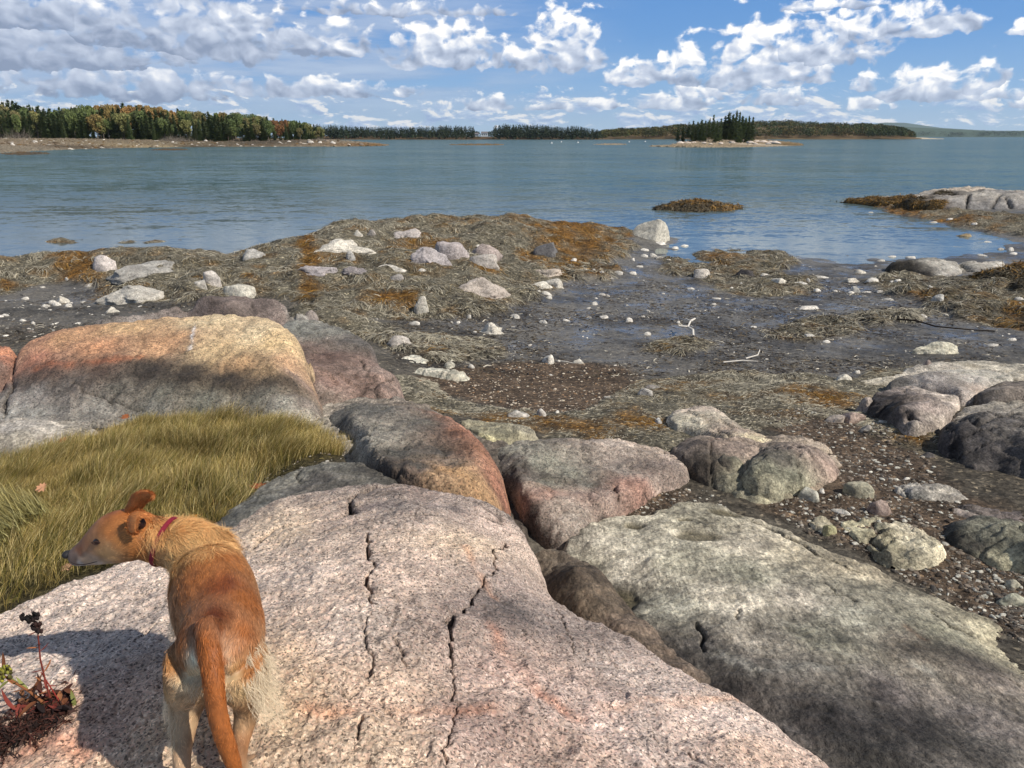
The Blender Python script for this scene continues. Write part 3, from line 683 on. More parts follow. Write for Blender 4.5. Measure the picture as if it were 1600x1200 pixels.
ledge('rock_slab', 'broad low slab of grey green granite, pale at its top edge and dark towards the lower right corner', 'rock', I_out, I_in, I_col, 'grey',
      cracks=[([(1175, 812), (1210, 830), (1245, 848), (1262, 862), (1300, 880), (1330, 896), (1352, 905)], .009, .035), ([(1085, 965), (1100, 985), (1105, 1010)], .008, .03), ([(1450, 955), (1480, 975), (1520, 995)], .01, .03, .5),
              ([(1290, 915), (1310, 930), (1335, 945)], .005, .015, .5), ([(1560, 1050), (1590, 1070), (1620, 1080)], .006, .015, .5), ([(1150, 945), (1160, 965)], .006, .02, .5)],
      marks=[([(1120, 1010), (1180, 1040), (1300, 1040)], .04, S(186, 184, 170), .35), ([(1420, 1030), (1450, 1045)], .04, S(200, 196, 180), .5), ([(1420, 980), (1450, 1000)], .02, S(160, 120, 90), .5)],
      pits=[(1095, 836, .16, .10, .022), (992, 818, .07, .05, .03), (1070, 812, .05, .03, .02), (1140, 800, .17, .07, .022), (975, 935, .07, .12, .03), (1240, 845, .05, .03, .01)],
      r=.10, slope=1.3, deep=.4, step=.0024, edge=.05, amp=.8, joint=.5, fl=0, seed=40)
# dark gully rock between the two
ledge('gully_rock', 'dark brown damp rock wedged low between the pink ledge and the grey slab', 'rock',
      [(835, 850, 1.14), (880, 850, 1.14), (930, 885, 1.12), (965, 925, 1.12), (990, 955, 1.13), (1020, 985, 1.16), (1070, 1030, 1.22), (1150, 1090, 1.24), (1210, 1130, 1.25), (1150, 1130, 1.2), (1000, 1060, 1.2), (900, 1020, 1.1), (840, 960, 1.0), (820, 880, 1.05)],
      [(890, 900, 1.24), (930, 940, 1.26), (980, 990, 1.28), (1060, 1040, 1.30)],
      [(860, 870, S(120, 108, 92)), (900, 900, S(92, 80, 66)), (940, 930, S(110, 96, 78)), (1000, 990, S(140, 122, 104)), (1060, 1040, S(126, 110, 94)), (880, 930, S(84, 74, 62)), (1140, 1090, S(84, 78, 70))], 'grey', r=.1, slope=1.6, deep=.4, step=.003, edge=.02, amp=1.0, fl=0, joint=.6, seed=61)

# ---- dark rock shelf behind the pink ledge
ledge('rock_ledge', 'thin dark grey rock shelf between the marsh grass and the pink ledge', 'rock',
      [(300, 832, 1.60), (340, 806, 1.56), (380, 776, 1.52), (420, 748, 1.49), (460, 730, 1.47), (510, 722, 1.46), (560, 724, 1.46), (600, 742, 1.47), (640, 756, 1.50), (560, 775, 1.55), (470, 790, 1.56), (400, 806, 1.58), (350, 840, 1.61)],
      [(460, 752, 1.56), (540, 742, 1.55), (390, 790, 1.60), (340, 822, 1.62)],
      [(340, 815, S(96, 98, 94)), (400, 780, S(104, 106, 102)), (460, 745, S(128, 128, 118)), (520, 735, S(130, 130, 120)), (580, 740, S(92, 90, 84)), (500, 755, S(92, 90, 86))], 'grey', r=.08, slope=2, deep=.3, step=.0028, edge=.012, amp=.7, seed=70,
      cracks=[([(462, 735), (468, 752)], .006, .02)])
ledge('rock_ledge', 'dark domed ledge with a rust orange right flank behind the pink ledge', 'rock',
      [(500, 648, 1.36), (520, 634, 1.37), (560, 628, 1.37), (620, 630, 1.38), (670, 640, 1.38), (705, 655, 1.36), (740, 680, 1.32), (765, 705, 1.28), (782, 735, 1.25), (793, 765, 1.25), (790, 790, 1.30), (760, 790, 1.40), (700, 778, 1.50), (640, 765, 1.50), (595, 755, 1.46), (555, 720, 1.42), (548, 690, 1.40), (510, 668, 1.38)],
      [(560, 660, 1.52), (620, 660, 1.56), (620, 700, 1.60), (680, 690, 1.60), (670, 730, 1.60), (720, 730, 1.54), (740, 760, 1.48), (580, 690, 1.50), (620, 730, 1.58), (730, 700, 1.46)],
      [(530, 645, S(112, 110, 104)), (580, 640, S(104, 102, 96)), (640, 650, S(112, 108, 100)), (580, 680, S(128, 124, 114)), (560, 695, S(170, 164, 150)), (570, 712, S(160, 154, 140)), (620, 700, S(92, 90, 84)), (680, 690, S(98, 90, 82)), (640, 730, S(80, 76, 70)), (730, 690, S(176, 116, 84)), (760, 730, S(184, 124, 88)), (710, 665, S(150, 104, 80)), (780, 765, S(170, 110, 80)),
       (700, 740, S(196, 150, 92)), (740, 765, S(206, 158, 100)), (680, 755, S(190, 150, 104)), (700, 715, S(120, 104, 90)), (640, 750, S(120, 100, 86)), (600, 745, S(84, 74, 66))], 'orange', r=.18, slope=3, deep=.6, step=.0028, edge=.015, seed=80,
      cracks=[([(505, 665), (508, 648), (520, 638)], .012, .05), ([(590, 735), (596, 752), (640, 752), (680, 740)], .012, .04), ([(545, 684), (585, 690)], .006, .015, .5)])
# ---- orange topped boulder
D_out = [(-30, 668, 1.34), (60, 668, 1.34), (140, 668, 1.34), (230, 658, 1.33), (330, 660, 1.31), (400, 668, 1.30), (470, 676, 1.28), (506, 668, 1.26), (506, 640, 1.26), (497, 610, 1.27), (487, 585, 1.30), (480, 562, Y(6.5)), (474, 535, Y(6.8)), (450, 512, Y(7.1)), (400, 500, Y(7.35)), (330, 492, Y(7.5)), (250, 495, Y(7.4)), (150, 504, Y(7.2)), (80, 516, Y(7.0)), (42, 532, Y(6.8)), (28, 550, Y(6.6)), (10, 600, Y(6.2)), (-30, 630, Y(6.0))]
D_in = [(60, 560, Y(6.35)), (150, 540, Y(6.45)), (250, 532, Y(6.5)), (350, 532, Y(6.5)), (430, 545, Y(6.45)), (60, 590, Y(6.08)), (150, 575, Y(6.1)), (250, 570, Y(6.1)), (350, 575, Y(6.08)), (440, 585, Y(6.0)), (60, 620, Y(5.88)), (150, 615, Y(5.86)), (250, 612, Y(5.82)), (350, 615, Y(5.80)), (450, 625, Y(5.72)), (200, 640, Y(5.72)), (330, 642, Y(5.62)), (440, 655, Y(5.45)), (250, 510, Y(6.95)), (380, 515, Y(6.85)), (120, 520, Y(6.75))]
OR1, OR2, OR3 = S(226, 188, 124), S(218, 158, 96), S(230, 202, 148)
D_col = [(50, 545, S(206, 142, 94)), (100, 530, OR2), (60, 565, S(186, 116, 80)), (200, 512, S(226, 178, 110)), (150, 545, S(212, 144, 86)), (250, 530, OR2), (320, 505, OR3), (400, 520, OR3), (350, 540, OR1), (440, 540, S(226, 190, 124)), (460, 575, S(204, 156, 104)), (420, 580, S(206, 164, 100)), (380, 565, S(196, 150, 90)),
         (70, 590, S(120, 86, 70)), (160, 575, S(104, 80, 66)), (220, 568, S(72, 64, 56)), (300, 578, S(66, 58, 50)), (360, 588, S(66, 58, 46)), (420, 602, S(76, 66, 52)), (450, 606, S(110, 92, 70)), (100, 610, S(120, 112, 106)), (180, 600, S(112, 108, 98)), (50, 620, S(146, 142, 138)), (60, 650, S(156, 154, 148)), (150, 640, S(144, 140, 132)), (250, 610, S(118, 116, 102)), (230, 640, S(134, 132, 122)),
         (330, 625, S(118, 118, 104)), (400, 630, S(124, 122, 108)), (350, 655, S(130, 128, 116)), (440, 645, S(160, 156, 142)), (475, 600, S(160, 130, 110)), (480, 640, S(146, 132, 120)), (490, 660, S(186, 178, 160)), (10, 620, S(140, 136, 132)), (10, 655, S(160, 158, 152))]
ledge('boulder', 'big rounded boulder with golden orange top, sooty black band and grey foot above the grass', 'boulder', D_out, D_in, D_col, 'orange',
      cracks=[([(112, 596), (140, 612), (180, 628), (230, 640)], .010, .03), ([(170, 628), (178, 610), (195, 600)], .007, .02), ([(28, 552), (22, 580), (14, 620), (2, 655)], .014, .05), ([(484, 562), (490, 600), (500, 625)], .012, .05), ([(358, 600), (362, 625), (364, 648)], .005, .015, .6)],
      marks=[([(20, 600), (90, 594), (160, 586), (220, 578), (300, 586), (370, 596), (430, 604), (465, 608)], .15, S(78, 70, 62), .62), ([(220, 572), (300, 582), (370, 592)], .11, S(60, 54, 48), .6), ([(305, 512), (300, 526), (295, 543)], .013, (.78, .76, .72), .95), ([(276, 540), (286, 544)], .03, S(96, 60, 44), .7), ([(62, 575), (160, 560), (220, 552)], .05, S(176, 100, 62), .45)],
      r=.22, slope=3, deep=.6, step=.0026, edge=.012, amp=.8, seed=90)
ledge('boulder', 'small orange boulder cut off by the left edge of the picture', 'boulder',
      [(-90, 650, 1.30), (-10, 648, 1.30), (6, 620, 1.32), (16, 590, Y(6.1)), (26, 558, Y(6.5)), (22, 538, Y(6.8)), (0, 533, Y(7.0)), (-90, 530, Y(7.0))], [(-30, 580, Y(6.2)), (-30, 555, Y(6.4)), (0, 565, Y(6.35))],
      [(10, 545, S(200, 130, 90)), (0, 590, S(110, 96, 88)), (-5, 620, S(140, 136, 130)), (0, 560, S(170, 108, 80))], 'orange', r=.15, slope=3, deep=.5, step=.0035, seed=96, edge=.01)
ledge('boulder', 'reddish brown rounded boulder leaning against the right side of the orange topped one', 'boulder',
      [(496, 640, 1.2), (560, 636, 1.15), (600, 636, 1.12), (632, 636, 1.08), (634, 622, 1.08), (618, 596, 1.1), (605, 572, Y(7.2)), (590, 548, Y(7.7)), (560, 520, Y(8.3)), (520, 506, Y(8.7)), (470, 500, Y(8.8)), (436, 502, Y(8.6)), (440, 530, Y(7.6)), (470, 570, Y(6.7)), (486, 610, Y(6.2))],
      [(520, 550, Y(7.45)), (540, 590, Y(6.8)), (570, 570, Y(7.1)), (530, 615, Y(6.45)), (590, 610, Y(6.55)), (500, 530, Y(7.8)), (560, 620, Y(6.35))],
      [(450, 510, S(124, 126, 116)), (510, 520, S(130, 130, 120)), (560, 535, S(120, 112, 104)), (490, 545, S(120, 92, 78)), (520, 555, S(124, 88, 74)), (560, 560, S(146, 110, 92)), (595, 575, S(150, 120, 104)), (520, 595, S(150, 108, 88)), (570, 600, S(166, 124, 102)), (520, 625, S(160, 132, 112)), (600, 615, S(166, 128, 108)), (622, 622, S(160, 128, 110))], 'orange',
      cracks=[([(560, 556), (575, 580), (588, 600)], .01, .03), ([(588, 600), (604, 592), (616, 590)], .01, .04), ([(583, 632), (590, 622), (585, 602)], .01, .03), ([(470, 508), (462, 520)], .006, .02, .5)], r=.22, slope=3, deep=.6, step=.0032, seed=100, edge=.015)
ledge('rock_ledge', 'low maroon and grey ledge seen over the top of the orange topped boulder', 'rock',
      [(150, 510, .80), (250, 506, .85), (400, 512, .9), (450, 512, .85), (492, 502, .8), (490, 482, .75), (470, 471, Y(10.6)), (440, 466, Y(10.9)), (400, 464, Y(11.0)), (340, 466, Y(10.9)), (270, 475, Y(10.6)), (200, 488, Y(10.2)), (140, 502, Y(9.9))],
      [(340, 482, Y(9.9)), (420, 482, Y(9.9)), (260, 488, Y(9.8))],
      [(180, 495, S(146, 140, 134)), (250, 490, S(150, 144, 138)), (290, 492, S(158, 150, 144)), (280, 478, S(126, 112, 106)), (340, 478, S(120, 102, 96)), (400, 475, S(124, 106, 100)), (430, 482, S(150, 128, 118)), (445, 476, S(110, 90, 84)), (462, 484, S(196, 190, 178)), (480, 486, S(190, 184, 170)), (460, 495, S(180, 176, 166)), (370, 494, S(104, 88, 80)), (440, 500, S(110, 110, 100))], 'orange',
      cracks=[([(266, 502), (268, 492), (274, 486)], .02, .06), ([(449, 472), (452, 490), (456, 498)], .02, .06), ([(390, 470), (400, 480), (395, 490)], .012, .04)], r=.16, slope=2, deep=.5, step=.0032, seed=110, edge=.02)
ledge('rock_slab', 'pale grey flat slab at the left edge behind the marsh grass', 'rock',
      [(-120, 745, 1.36), (0, 722, 1.36), (60, 706, 1.36), (120, 690, 1.35), (152, 676, 1.35), (146, 664, 1.36), (80, 658, 1.38), (0, 655, 1.40), (-120, 655, 1.42)], [(50, 678, 1.46), (-40, 690, 1.46), (110, 672, 1.42)],
      [(20, 670, S(196, 192, 184)), (80, 672, S(184, 180, 170)), (40, 700, S(150, 146, 134)), (120, 678, S(140, 134, 120)), (0, 712, S(110, 106, 96))], 'grey', cracks=[([(60, 690), (100, 682), (140, 672)], .01, .03, .5)], r=.06, slope=1.2, deep=.25, step=.003, seed=115, edge=.03)

# ---- greenish ledge with pink front, centre right
ledge('rock_ledge', 'flat topped ledge, grey green on top with two salmon pink lobes along its front', 'rock',
      [(772, 740, 1.05), (765, 712, 1.08), (770, 694, 1.08), (800, 684, 1.08), (870, 682, 1.06), (930, 684, 1.04), (990, 690, 1.0), (1040, 700, .98), (1068, 715, .96), (1082, 738, .95), (1072, 755, .95), (1030, 772, .96), (975, 795, .98), (930, 820, 1.0), (905, 846, 1.0), (880, 852, 1.02), (840, 830, 1.04), (815, 805, 1.05), (796, 780, 1.05)],
      [(820, 705, 1.17), (880, 700, 1.15), (950, 705, 1.12), (1010, 712, 1.08), (850, 740, 1.22), (920, 745, 1.20), (990, 742, 1.14), (1040, 735, 1.06), (870, 768, 1.18), (930, 772, 1.15), (880, 800, 1.10), (835, 775, 1.17), (900, 815, 1.07), (985, 770, 1.07)],
      [(800, 700, S(150, 146, 130)), (850, 710, S(160, 158, 138)), (900, 715, S(150, 148, 130)), (800, 725, S(120, 112, 104)), (860, 740, S(136, 134, 116)), (930, 735, S(128, 122, 108)), (980, 720, S(150, 136, 124)), (960, 695, S(196, 176, 160)), (1010, 700, S(190, 168, 150)), (1050, 725, S(160, 140, 128)), (1030, 750, S(160, 138, 124)), (790, 760, S(90, 82, 76)),
       (870, 765, S(170, 128, 108)), (850, 780, S(160, 122, 104)), (930, 775, S(160, 130, 114)), (985, 768, S(178, 132, 110)), (1010, 775, S(170, 120, 98)), (960, 760, S(140, 116, 104)), (890, 800, S(166, 146, 130)), (900, 825, S(166, 150, 136)), (960, 790, S(166, 140, 126)), (840, 810, S(96, 86, 78)), (815, 745, S(120, 106, 96))], 'orange',
      cracks=[([(962, 752), (957, 765), (960, 780)], .014, .05), ([(905, 842), (940, 812), (985, 790), (1040, 768)], .008, .03), ([(1044, 702), (1020, 708)], .01, .02)], r=.17, slope=3, deep=.5, step=.003, seed=120, edge=.015)
ledge('rock_slab', 'low pale slab with a yellowish front edge left of the flat topped ledge', 'rock',
      [(712, 652, .98), (780, 655, .96), (830, 666, .96), (842, 678, .98), (800, 684, 1.02), (768, 694, 1.06), (758, 690, 1.08), (735, 672, 1.04)], [(780, 672, 1.08), (800, 672, 1.06)],
      [(740, 662, S(150, 146, 120)), (790, 670, S(150, 148, 122)), (770, 688, S(204, 200, 150)), (815, 680, S(176, 172, 140)), (820, 668, S(150, 146, 126))], 'grey', r=.05, slope=2, deep=.3, step=.003, seed=125, edge=.015)
# dark + green boulders
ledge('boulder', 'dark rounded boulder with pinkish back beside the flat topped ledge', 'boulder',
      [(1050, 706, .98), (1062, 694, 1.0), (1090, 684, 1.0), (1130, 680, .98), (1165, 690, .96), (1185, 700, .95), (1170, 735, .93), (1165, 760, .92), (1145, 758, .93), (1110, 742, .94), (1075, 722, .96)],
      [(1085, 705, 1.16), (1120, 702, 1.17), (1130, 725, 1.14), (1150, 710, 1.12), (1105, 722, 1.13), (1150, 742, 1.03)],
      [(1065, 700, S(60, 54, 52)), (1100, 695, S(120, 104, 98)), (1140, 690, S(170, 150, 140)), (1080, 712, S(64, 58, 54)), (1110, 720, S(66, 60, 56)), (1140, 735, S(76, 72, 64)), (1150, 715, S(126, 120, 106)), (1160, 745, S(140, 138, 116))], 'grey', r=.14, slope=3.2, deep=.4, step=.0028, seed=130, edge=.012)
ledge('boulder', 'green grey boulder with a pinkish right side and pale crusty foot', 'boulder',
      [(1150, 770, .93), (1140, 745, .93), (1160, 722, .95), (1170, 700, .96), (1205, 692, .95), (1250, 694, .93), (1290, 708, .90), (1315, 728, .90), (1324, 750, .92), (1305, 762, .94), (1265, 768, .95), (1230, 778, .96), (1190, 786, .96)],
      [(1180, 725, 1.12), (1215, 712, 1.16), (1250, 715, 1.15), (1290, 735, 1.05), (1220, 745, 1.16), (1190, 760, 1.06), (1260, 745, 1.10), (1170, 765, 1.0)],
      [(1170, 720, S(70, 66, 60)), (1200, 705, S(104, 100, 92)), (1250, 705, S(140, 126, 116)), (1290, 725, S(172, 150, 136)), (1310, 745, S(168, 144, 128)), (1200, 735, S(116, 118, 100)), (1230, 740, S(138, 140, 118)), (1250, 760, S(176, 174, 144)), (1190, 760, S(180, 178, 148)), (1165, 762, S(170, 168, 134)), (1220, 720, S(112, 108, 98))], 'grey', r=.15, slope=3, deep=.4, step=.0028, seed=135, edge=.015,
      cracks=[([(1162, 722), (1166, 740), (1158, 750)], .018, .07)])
ledge('rock_slab', 'low pink and cream slab running back from the dark boulder into the brown weed', 'rock',
      [(1038, 650, .86), (1060, 640, .84), (1100, 634, .80), (1128, 646, .82), (1140, 656, .82), (1170, 672, .84), (1200, 686, .87), (1215, 696, .9), (1185, 704, .94), (1150, 694, .95), (1090, 672, .92), (1050, 664, .9)], [(1100, 655, .93), (1160, 684, .97), (1085, 645, .9)],
      [(1090, 642, S(196, 178, 162)), (1110, 652, S(180, 170, 150)), (1080, 660, S(176, 170, 150)), (1140, 672, S(190, 168, 150)), (1180, 688, S(204, 190, 150)), (1200, 692, S(180, 166, 140))], 'orange', cracks=[([(1065, 655), (1100, 652), (1130, 654)], .012, .03), ([(1120, 672), (1150, 692)], .012, .04)], r=.05, slope=2, deep=.3, step=.003, seed=140, edge=.02)
ledge('rock_slab', 'narrow pink grey slab just above the green grey boulder', 'rock',
      [(1205, 690, .90), (1225, 680, .88), (1255, 684, .87), (1285, 696, .88), (1300, 710, .9), (1260, 704, .93), (1225, 700, .93)], [(1250, 692, .96)],
      [(1240, 690, S(200, 180, 160)), (1280, 702, S(190, 172, 150))], 'orange', r=.04, slope=2, deep=.2, step=.003, seed=142, edge=.015)

# ---- bedrock between the lumps, so they grow out of one ledge
ledge('rock_ledge', 'low olive grey bedrock joining the dark rounded boulder to the green grey one', 'rock',
      [(1050, 712, .96), (1060, 690, .96), (1110, 676, .93), (1180, 682, .91), (1240, 684, .89), (1300, 704, .89), (1332, 745, .91), (1318, 772, .94), (1250, 784, .96), (1180, 794, .96), (1140, 776, .94), (1100, 750, .95)],
      [(1110, 715, 1.06), (1160, 712, 1.07), (1160, 750, 1.03), (1210, 740, 1.08), (1270, 740, 1.03), (1200, 770, 1.01)],
      [(1080, 705, S(110, 100, 92)), (1150, 700, S(168, 150, 136)), (1150, 750, S(150, 148, 124)), (1200, 775, S(176, 172, 140)), (1290, 755, S(160, 144, 124)), (1250, 700, S(170, 156, 138)), (1100, 735, S(84, 76, 66))], 'grey', r=.06, slope=2.2, deep=.3, step=.003, seed=143, edge=.02)
ledge('rock_ledge', 'pale grey foot of bedrock between the orange topped boulder and the dark domed ledge', 'rock',
      [(440, 690, 1.30), (450, 664, 1.30), (490, 650, 1.28), (505, 625, 1.24), (560, 622, 1.22), (640, 626, 1.18), (700, 650, 1.16), (690, 670, 1.28), (600, 670, 1.36), (560, 700, 1.38), (575, 735, 1.42), (540, 735, 1.40), (520, 705, 1.36)],
      [(480, 672, 1.37), (520, 655, 1.36), (550, 690, 1.42), (600, 645, 1.34)],
      [(470, 670, S(176, 170, 154)), (500, 655, S(190, 182, 164)), (550, 700, S(170, 164, 150)), (560, 640, S(150, 144, 134)), (640, 640, S(128, 118, 106)), (560, 725, S(150, 144, 130))], 'grey', r=.05, slope=2.2, deep=.3, step=.003, seed=144, edge=.02)
ledge('rock_ledge', 'sloping grey rock filling the gap left of the flat topped ledge', 'rock',
      [(700, 668, 1.10), (740, 672, 1.05), (790, 682, 1.03), (800, 720, 1.06), (800, 770, 1.06), (830, 830, 1.05), (800, 820, 1.1), (770, 780, 1.12), (750, 720, 1.12)], [(770, 710, 1.12), (785, 750, 1.10)],
      [(740, 680, S(120, 112, 98)), (780, 700, S(104, 96, 86)), (790, 760, S(74, 66, 60)), (810, 810, S(84, 76, 68))], 'grey', r=.05, slope=2.2, deep=.3, step=.003, seed=145, edge=.02)
# ---- boulder family on the right
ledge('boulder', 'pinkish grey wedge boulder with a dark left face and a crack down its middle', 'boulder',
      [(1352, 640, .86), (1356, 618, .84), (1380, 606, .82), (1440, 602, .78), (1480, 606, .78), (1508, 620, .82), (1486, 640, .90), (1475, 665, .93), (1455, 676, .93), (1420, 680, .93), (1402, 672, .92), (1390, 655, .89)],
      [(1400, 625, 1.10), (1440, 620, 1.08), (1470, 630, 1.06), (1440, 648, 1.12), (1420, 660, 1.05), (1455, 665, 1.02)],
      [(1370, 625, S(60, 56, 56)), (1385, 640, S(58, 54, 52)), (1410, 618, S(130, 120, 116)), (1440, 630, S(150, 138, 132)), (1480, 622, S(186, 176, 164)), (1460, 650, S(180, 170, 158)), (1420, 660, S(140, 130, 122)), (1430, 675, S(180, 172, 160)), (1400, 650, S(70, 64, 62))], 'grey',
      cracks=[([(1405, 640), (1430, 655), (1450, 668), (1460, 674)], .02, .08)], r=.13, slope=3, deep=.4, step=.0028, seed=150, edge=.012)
ledge('boulder', 'large charcoal grey boulder with pale scabs at the right edge of the shore', 'boulder',
      [(1460, 690, .90), (1466, 672, .89), (1484, 655, .87), (1492, 636, .84), (1530, 626, .82), (1600, 622, .8), (1720, 625, .8), (1760, 700, .95), (1720, 800, 1.0), (1630, 775, .98), (1590, 760, .97), (1540, 745, .96), (1500, 730, .95), (1470, 710, .93)],
      [(1500, 670, 1.14), (1540, 660, 1.20), (1600, 665, 1.24), (1520, 700, 1.16), (1580, 710, 1.22), (1540, 725, 1.08), (1600, 740, 1.12), (1520, 645, 1.10), (1590, 645, 1.12), (1670, 700, 1.26)],
      [(1500, 645, S(176, 170, 156)), (1560, 640, S(170, 164, 152)), (1600, 640, S(160, 156, 144)), (1480, 690, S(70, 66, 66)), (1520, 675, S(92, 88, 86)), (1570, 670, S(116, 112, 106)), (1600, 700, S(110, 106, 104)), (1540, 700, S(96, 92, 90)), (1560, 730, S(88, 84, 82)), (1600, 745, S(110, 106, 102)), (1500, 715, S(76, 72, 70))], 'grey',
      cracks=[([(1490, 655), (1530, 660), (1600, 650)], .02, .03, .5), ([(1484, 668), (1490, 700), (1500, 715)], .016, .05)], r=.2, slope=3, deep=.4, step=.003, seed=160, edge=.015, amp=1.2)
ledge('boulder', 'smooth pale mauve boulder top with rounded back, behind the cracked wedge boulder', 'boulder',
      [(1380, 600, .76), (1420, 588, .72), (1450, 578, .68), (1500, 576, .66), (1550, 578, .66), (1584, 588, .70), (1580, 598, .74), (1540, 612, .80), (1515, 620, .84), (1480, 612, .83), (1430, 606, .82)],
      [(1450, 592, .90), (1500, 588, .90), (1545, 592, .88), (1500, 604, .93)],
      [(1410, 596, S(120, 112, 100)), (1460, 590, S(166, 156, 150)), (1510, 588, S(190, 182, 170)), (1560, 592, S(186, 180, 160)), (1520, 606, S(190, 166, 146)), (1470, 604, S(150, 140, 136))], 'orange', r=.13, slope=3, deep=.4, step=.003, seed=165, edge=.01)
ledge('rock_ledge', 'long pale low ledge tapering left at the far side of the mauve boulders', 'rock',
      [(1330, 600, .62), (1400, 582, .58), (1450, 568, .54), (1510, 564, .52), (1580, 568, .52), (1700, 570, .55), (1700, 590, .68), (1590, 592, .70), (1540, 580, .66), (1450, 582, .66), (1380, 594, .66)], [(1500, 572, .68), (1580, 580, .72), (1400, 588, .66)],
      [(1380, 590, S(186, 182, 166)), (1450, 575, S(200, 194, 180)), (1520, 570, S(196, 190, 170)), (1590, 575, S(180, 176, 160))], 'grey', r=.06, slope=2, deep=.3, step=.003, seed=166, edge=.012)
ledge('boulder', 'mottled brown grey boulder touching the right edge above the charcoal one', 'boulder',
      [(1520, 622, .83), (1540, 608, .80), (1580, 596, .76), (1620, 590, .72), (1700, 590, .72), (1720, 625, .85), (1600, 626, .86), (1560, 626, .86)], [(1590, 606, .98), (1640, 605, 1.0), (1560, 614, .94)],
      [(1550, 612, S(110, 104, 98)), (1590, 606, S(140, 130, 118)), (1600, 618, S(120, 112, 104))], 'grey', r=.1, slope=3, deep=.3, step=.003, seed=167, edge=.01)
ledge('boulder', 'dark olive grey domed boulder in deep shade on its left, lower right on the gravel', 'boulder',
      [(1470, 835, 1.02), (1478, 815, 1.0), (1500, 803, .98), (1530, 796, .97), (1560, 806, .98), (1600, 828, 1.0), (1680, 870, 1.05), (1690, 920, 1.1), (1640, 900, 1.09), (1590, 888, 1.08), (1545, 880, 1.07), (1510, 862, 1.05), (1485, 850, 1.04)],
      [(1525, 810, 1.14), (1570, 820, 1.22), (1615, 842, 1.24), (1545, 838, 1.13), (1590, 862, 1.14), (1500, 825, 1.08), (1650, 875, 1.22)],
      [(1490, 820, S(60, 60, 56)), (1520, 808, S(100, 100, 92)), (1560, 825, S(124, 126, 110)), (1600, 850, S(132, 134, 114)), (1540, 850, S(80, 78, 70)), (1570, 870, S(150, 148, 120)), (1595, 880, S(170, 168, 134)), (1510, 845, S(50, 50, 46))], 'grey', r=.16, slope=3.4, deep=.35, step=.0027, seed=170, edge=.015, amp=1.2)  # deep shade of the left side is painted into the dark point colours
ledge('rock_slab', 'long grey pointed slab lying on gravel above the dark domed boulder', 'rock',
      [(1392, 768, .97), (1400, 758, .96), (1440, 755, .95), (1480, 764, .95), (1516, 782, .98), (1500, 788, .99), (1460, 784, .99), (1420, 780, .99)], [(1440, 764, 1.05), (1480, 774, 1.04)],
      [(1420, 760, S(190, 188, 180)), (1480, 768, S(180, 176, 164)), (1440, 776, S(128, 128, 122)), (1500, 782, S(150, 146, 136))], 'grey', r=.06, slope=3, deep=.2, step=.0026, seed=172, edge=.012)
ledge('rock_slab', 'purplish low rock behind the dark domed boulder', 'rock',
      [(1462, 800, .98), (1490, 786, .96), (1530, 780, .95), (1580, 795, .97), (1640, 815, 1.0), (1640, 840, 1.03), (1580, 826, 1.02), (1500, 812, 1.0)], [(1540, 796, 1.08), (1590, 808, 1.08)],
      [(1480, 798, S(150, 140, 130)), (1540, 790, S(110, 102, 98)), (1590, 805, S(104, 96, 94))], 'grey', r=.08, slope=2.4, deep=.2, step=.003, seed=174, edge=.015)
ledge('rock_slab', 'flaky cream coloured slab with dark gaps in front of the dark domed boulder', 'rock',
      [(1312, 818, 1.01), (1350, 812, 1.0), (1400, 810, 1.0), (1436, 828, 1.02), (1470, 850, 1.04), (1478, 868, 1.06), (1440, 872, 1.07), (1400, 868, 1.06), (1370, 856, 1.05), (1335, 836, 1.03)], [(1360, 826, 1.035), (1410, 836, 1.05), (1440, 855, 1.07)],
      [(1340, 822, S(190, 186, 150)), (1400, 825, S(186, 180, 156)), (1440, 855, S(196, 190, 160)), (1380, 845, S(150, 146, 118)), (1365, 830, S(110, 106, 84)), (1410, 840, S(206, 200, 172))], 'grey',
      cracks=[([(1362, 814), (1372, 826), (1366, 840), (1380, 856)], .018, .04), ([(1380, 836), (1410, 842), (1440, 846)], .012, .03), ([(1400, 824), (1430, 832)], .008, .02)], r=.04, slope=2, deep=.15, step=.0024, seed=176, edge=.03, amp=1.5)
ledge('rock_slab', 'little cream ledge fragment beside the top edge of the broad grey slab', 'rock',
      [(1262, 812, .99), (1290, 808, .99), (1308, 820, 1.0), (1306, 832, 1.01), (1280, 826, 1.01)], [(1288, 818, 1.03)], [(1285, 815, S(190, 184, 156)), (1300, 826, S(170, 164, 134))], 'grey', r=.03, slope=2, deep=.15, step=.0026, seed=178, edge=.02)

# ---- white flat outcrops on the mud (left centre)
for i, (o_, lab) in enumerate([([(620, 560), (628, 552), (650, 553), (680, 551), (706, 550), (712, 556), (706, 562), (710, 570), (698, 572), (690, 562), (668, 565), (640, 567)], 'bleached white flat rock with ragged outline level with the dark mud'),
                 ([(640, 577), (656, 571), (690, 573), (720, 576), (735, 581), (715, 588), (690, 584), (660, 579)], 'narrow bleached white flat rock just in front of the ragged one')]):
    ledge('flat_rock', lab, 'rock', [(a, b, .60 if i == 0 else .66) for a, b in o_], [], [(o_[0][0] + 10, o_[0][1], S(214, 210, 192)), (o_[4][0], o_[4][1], S(206, 200, 180))], 'far', r=.03, slope=1, deep=.1, step=.0022, seed=180 + i, edge=.03, amp=.8,
          pits=[(683, 560, .13, .22, .08)] if i == 0 else ())

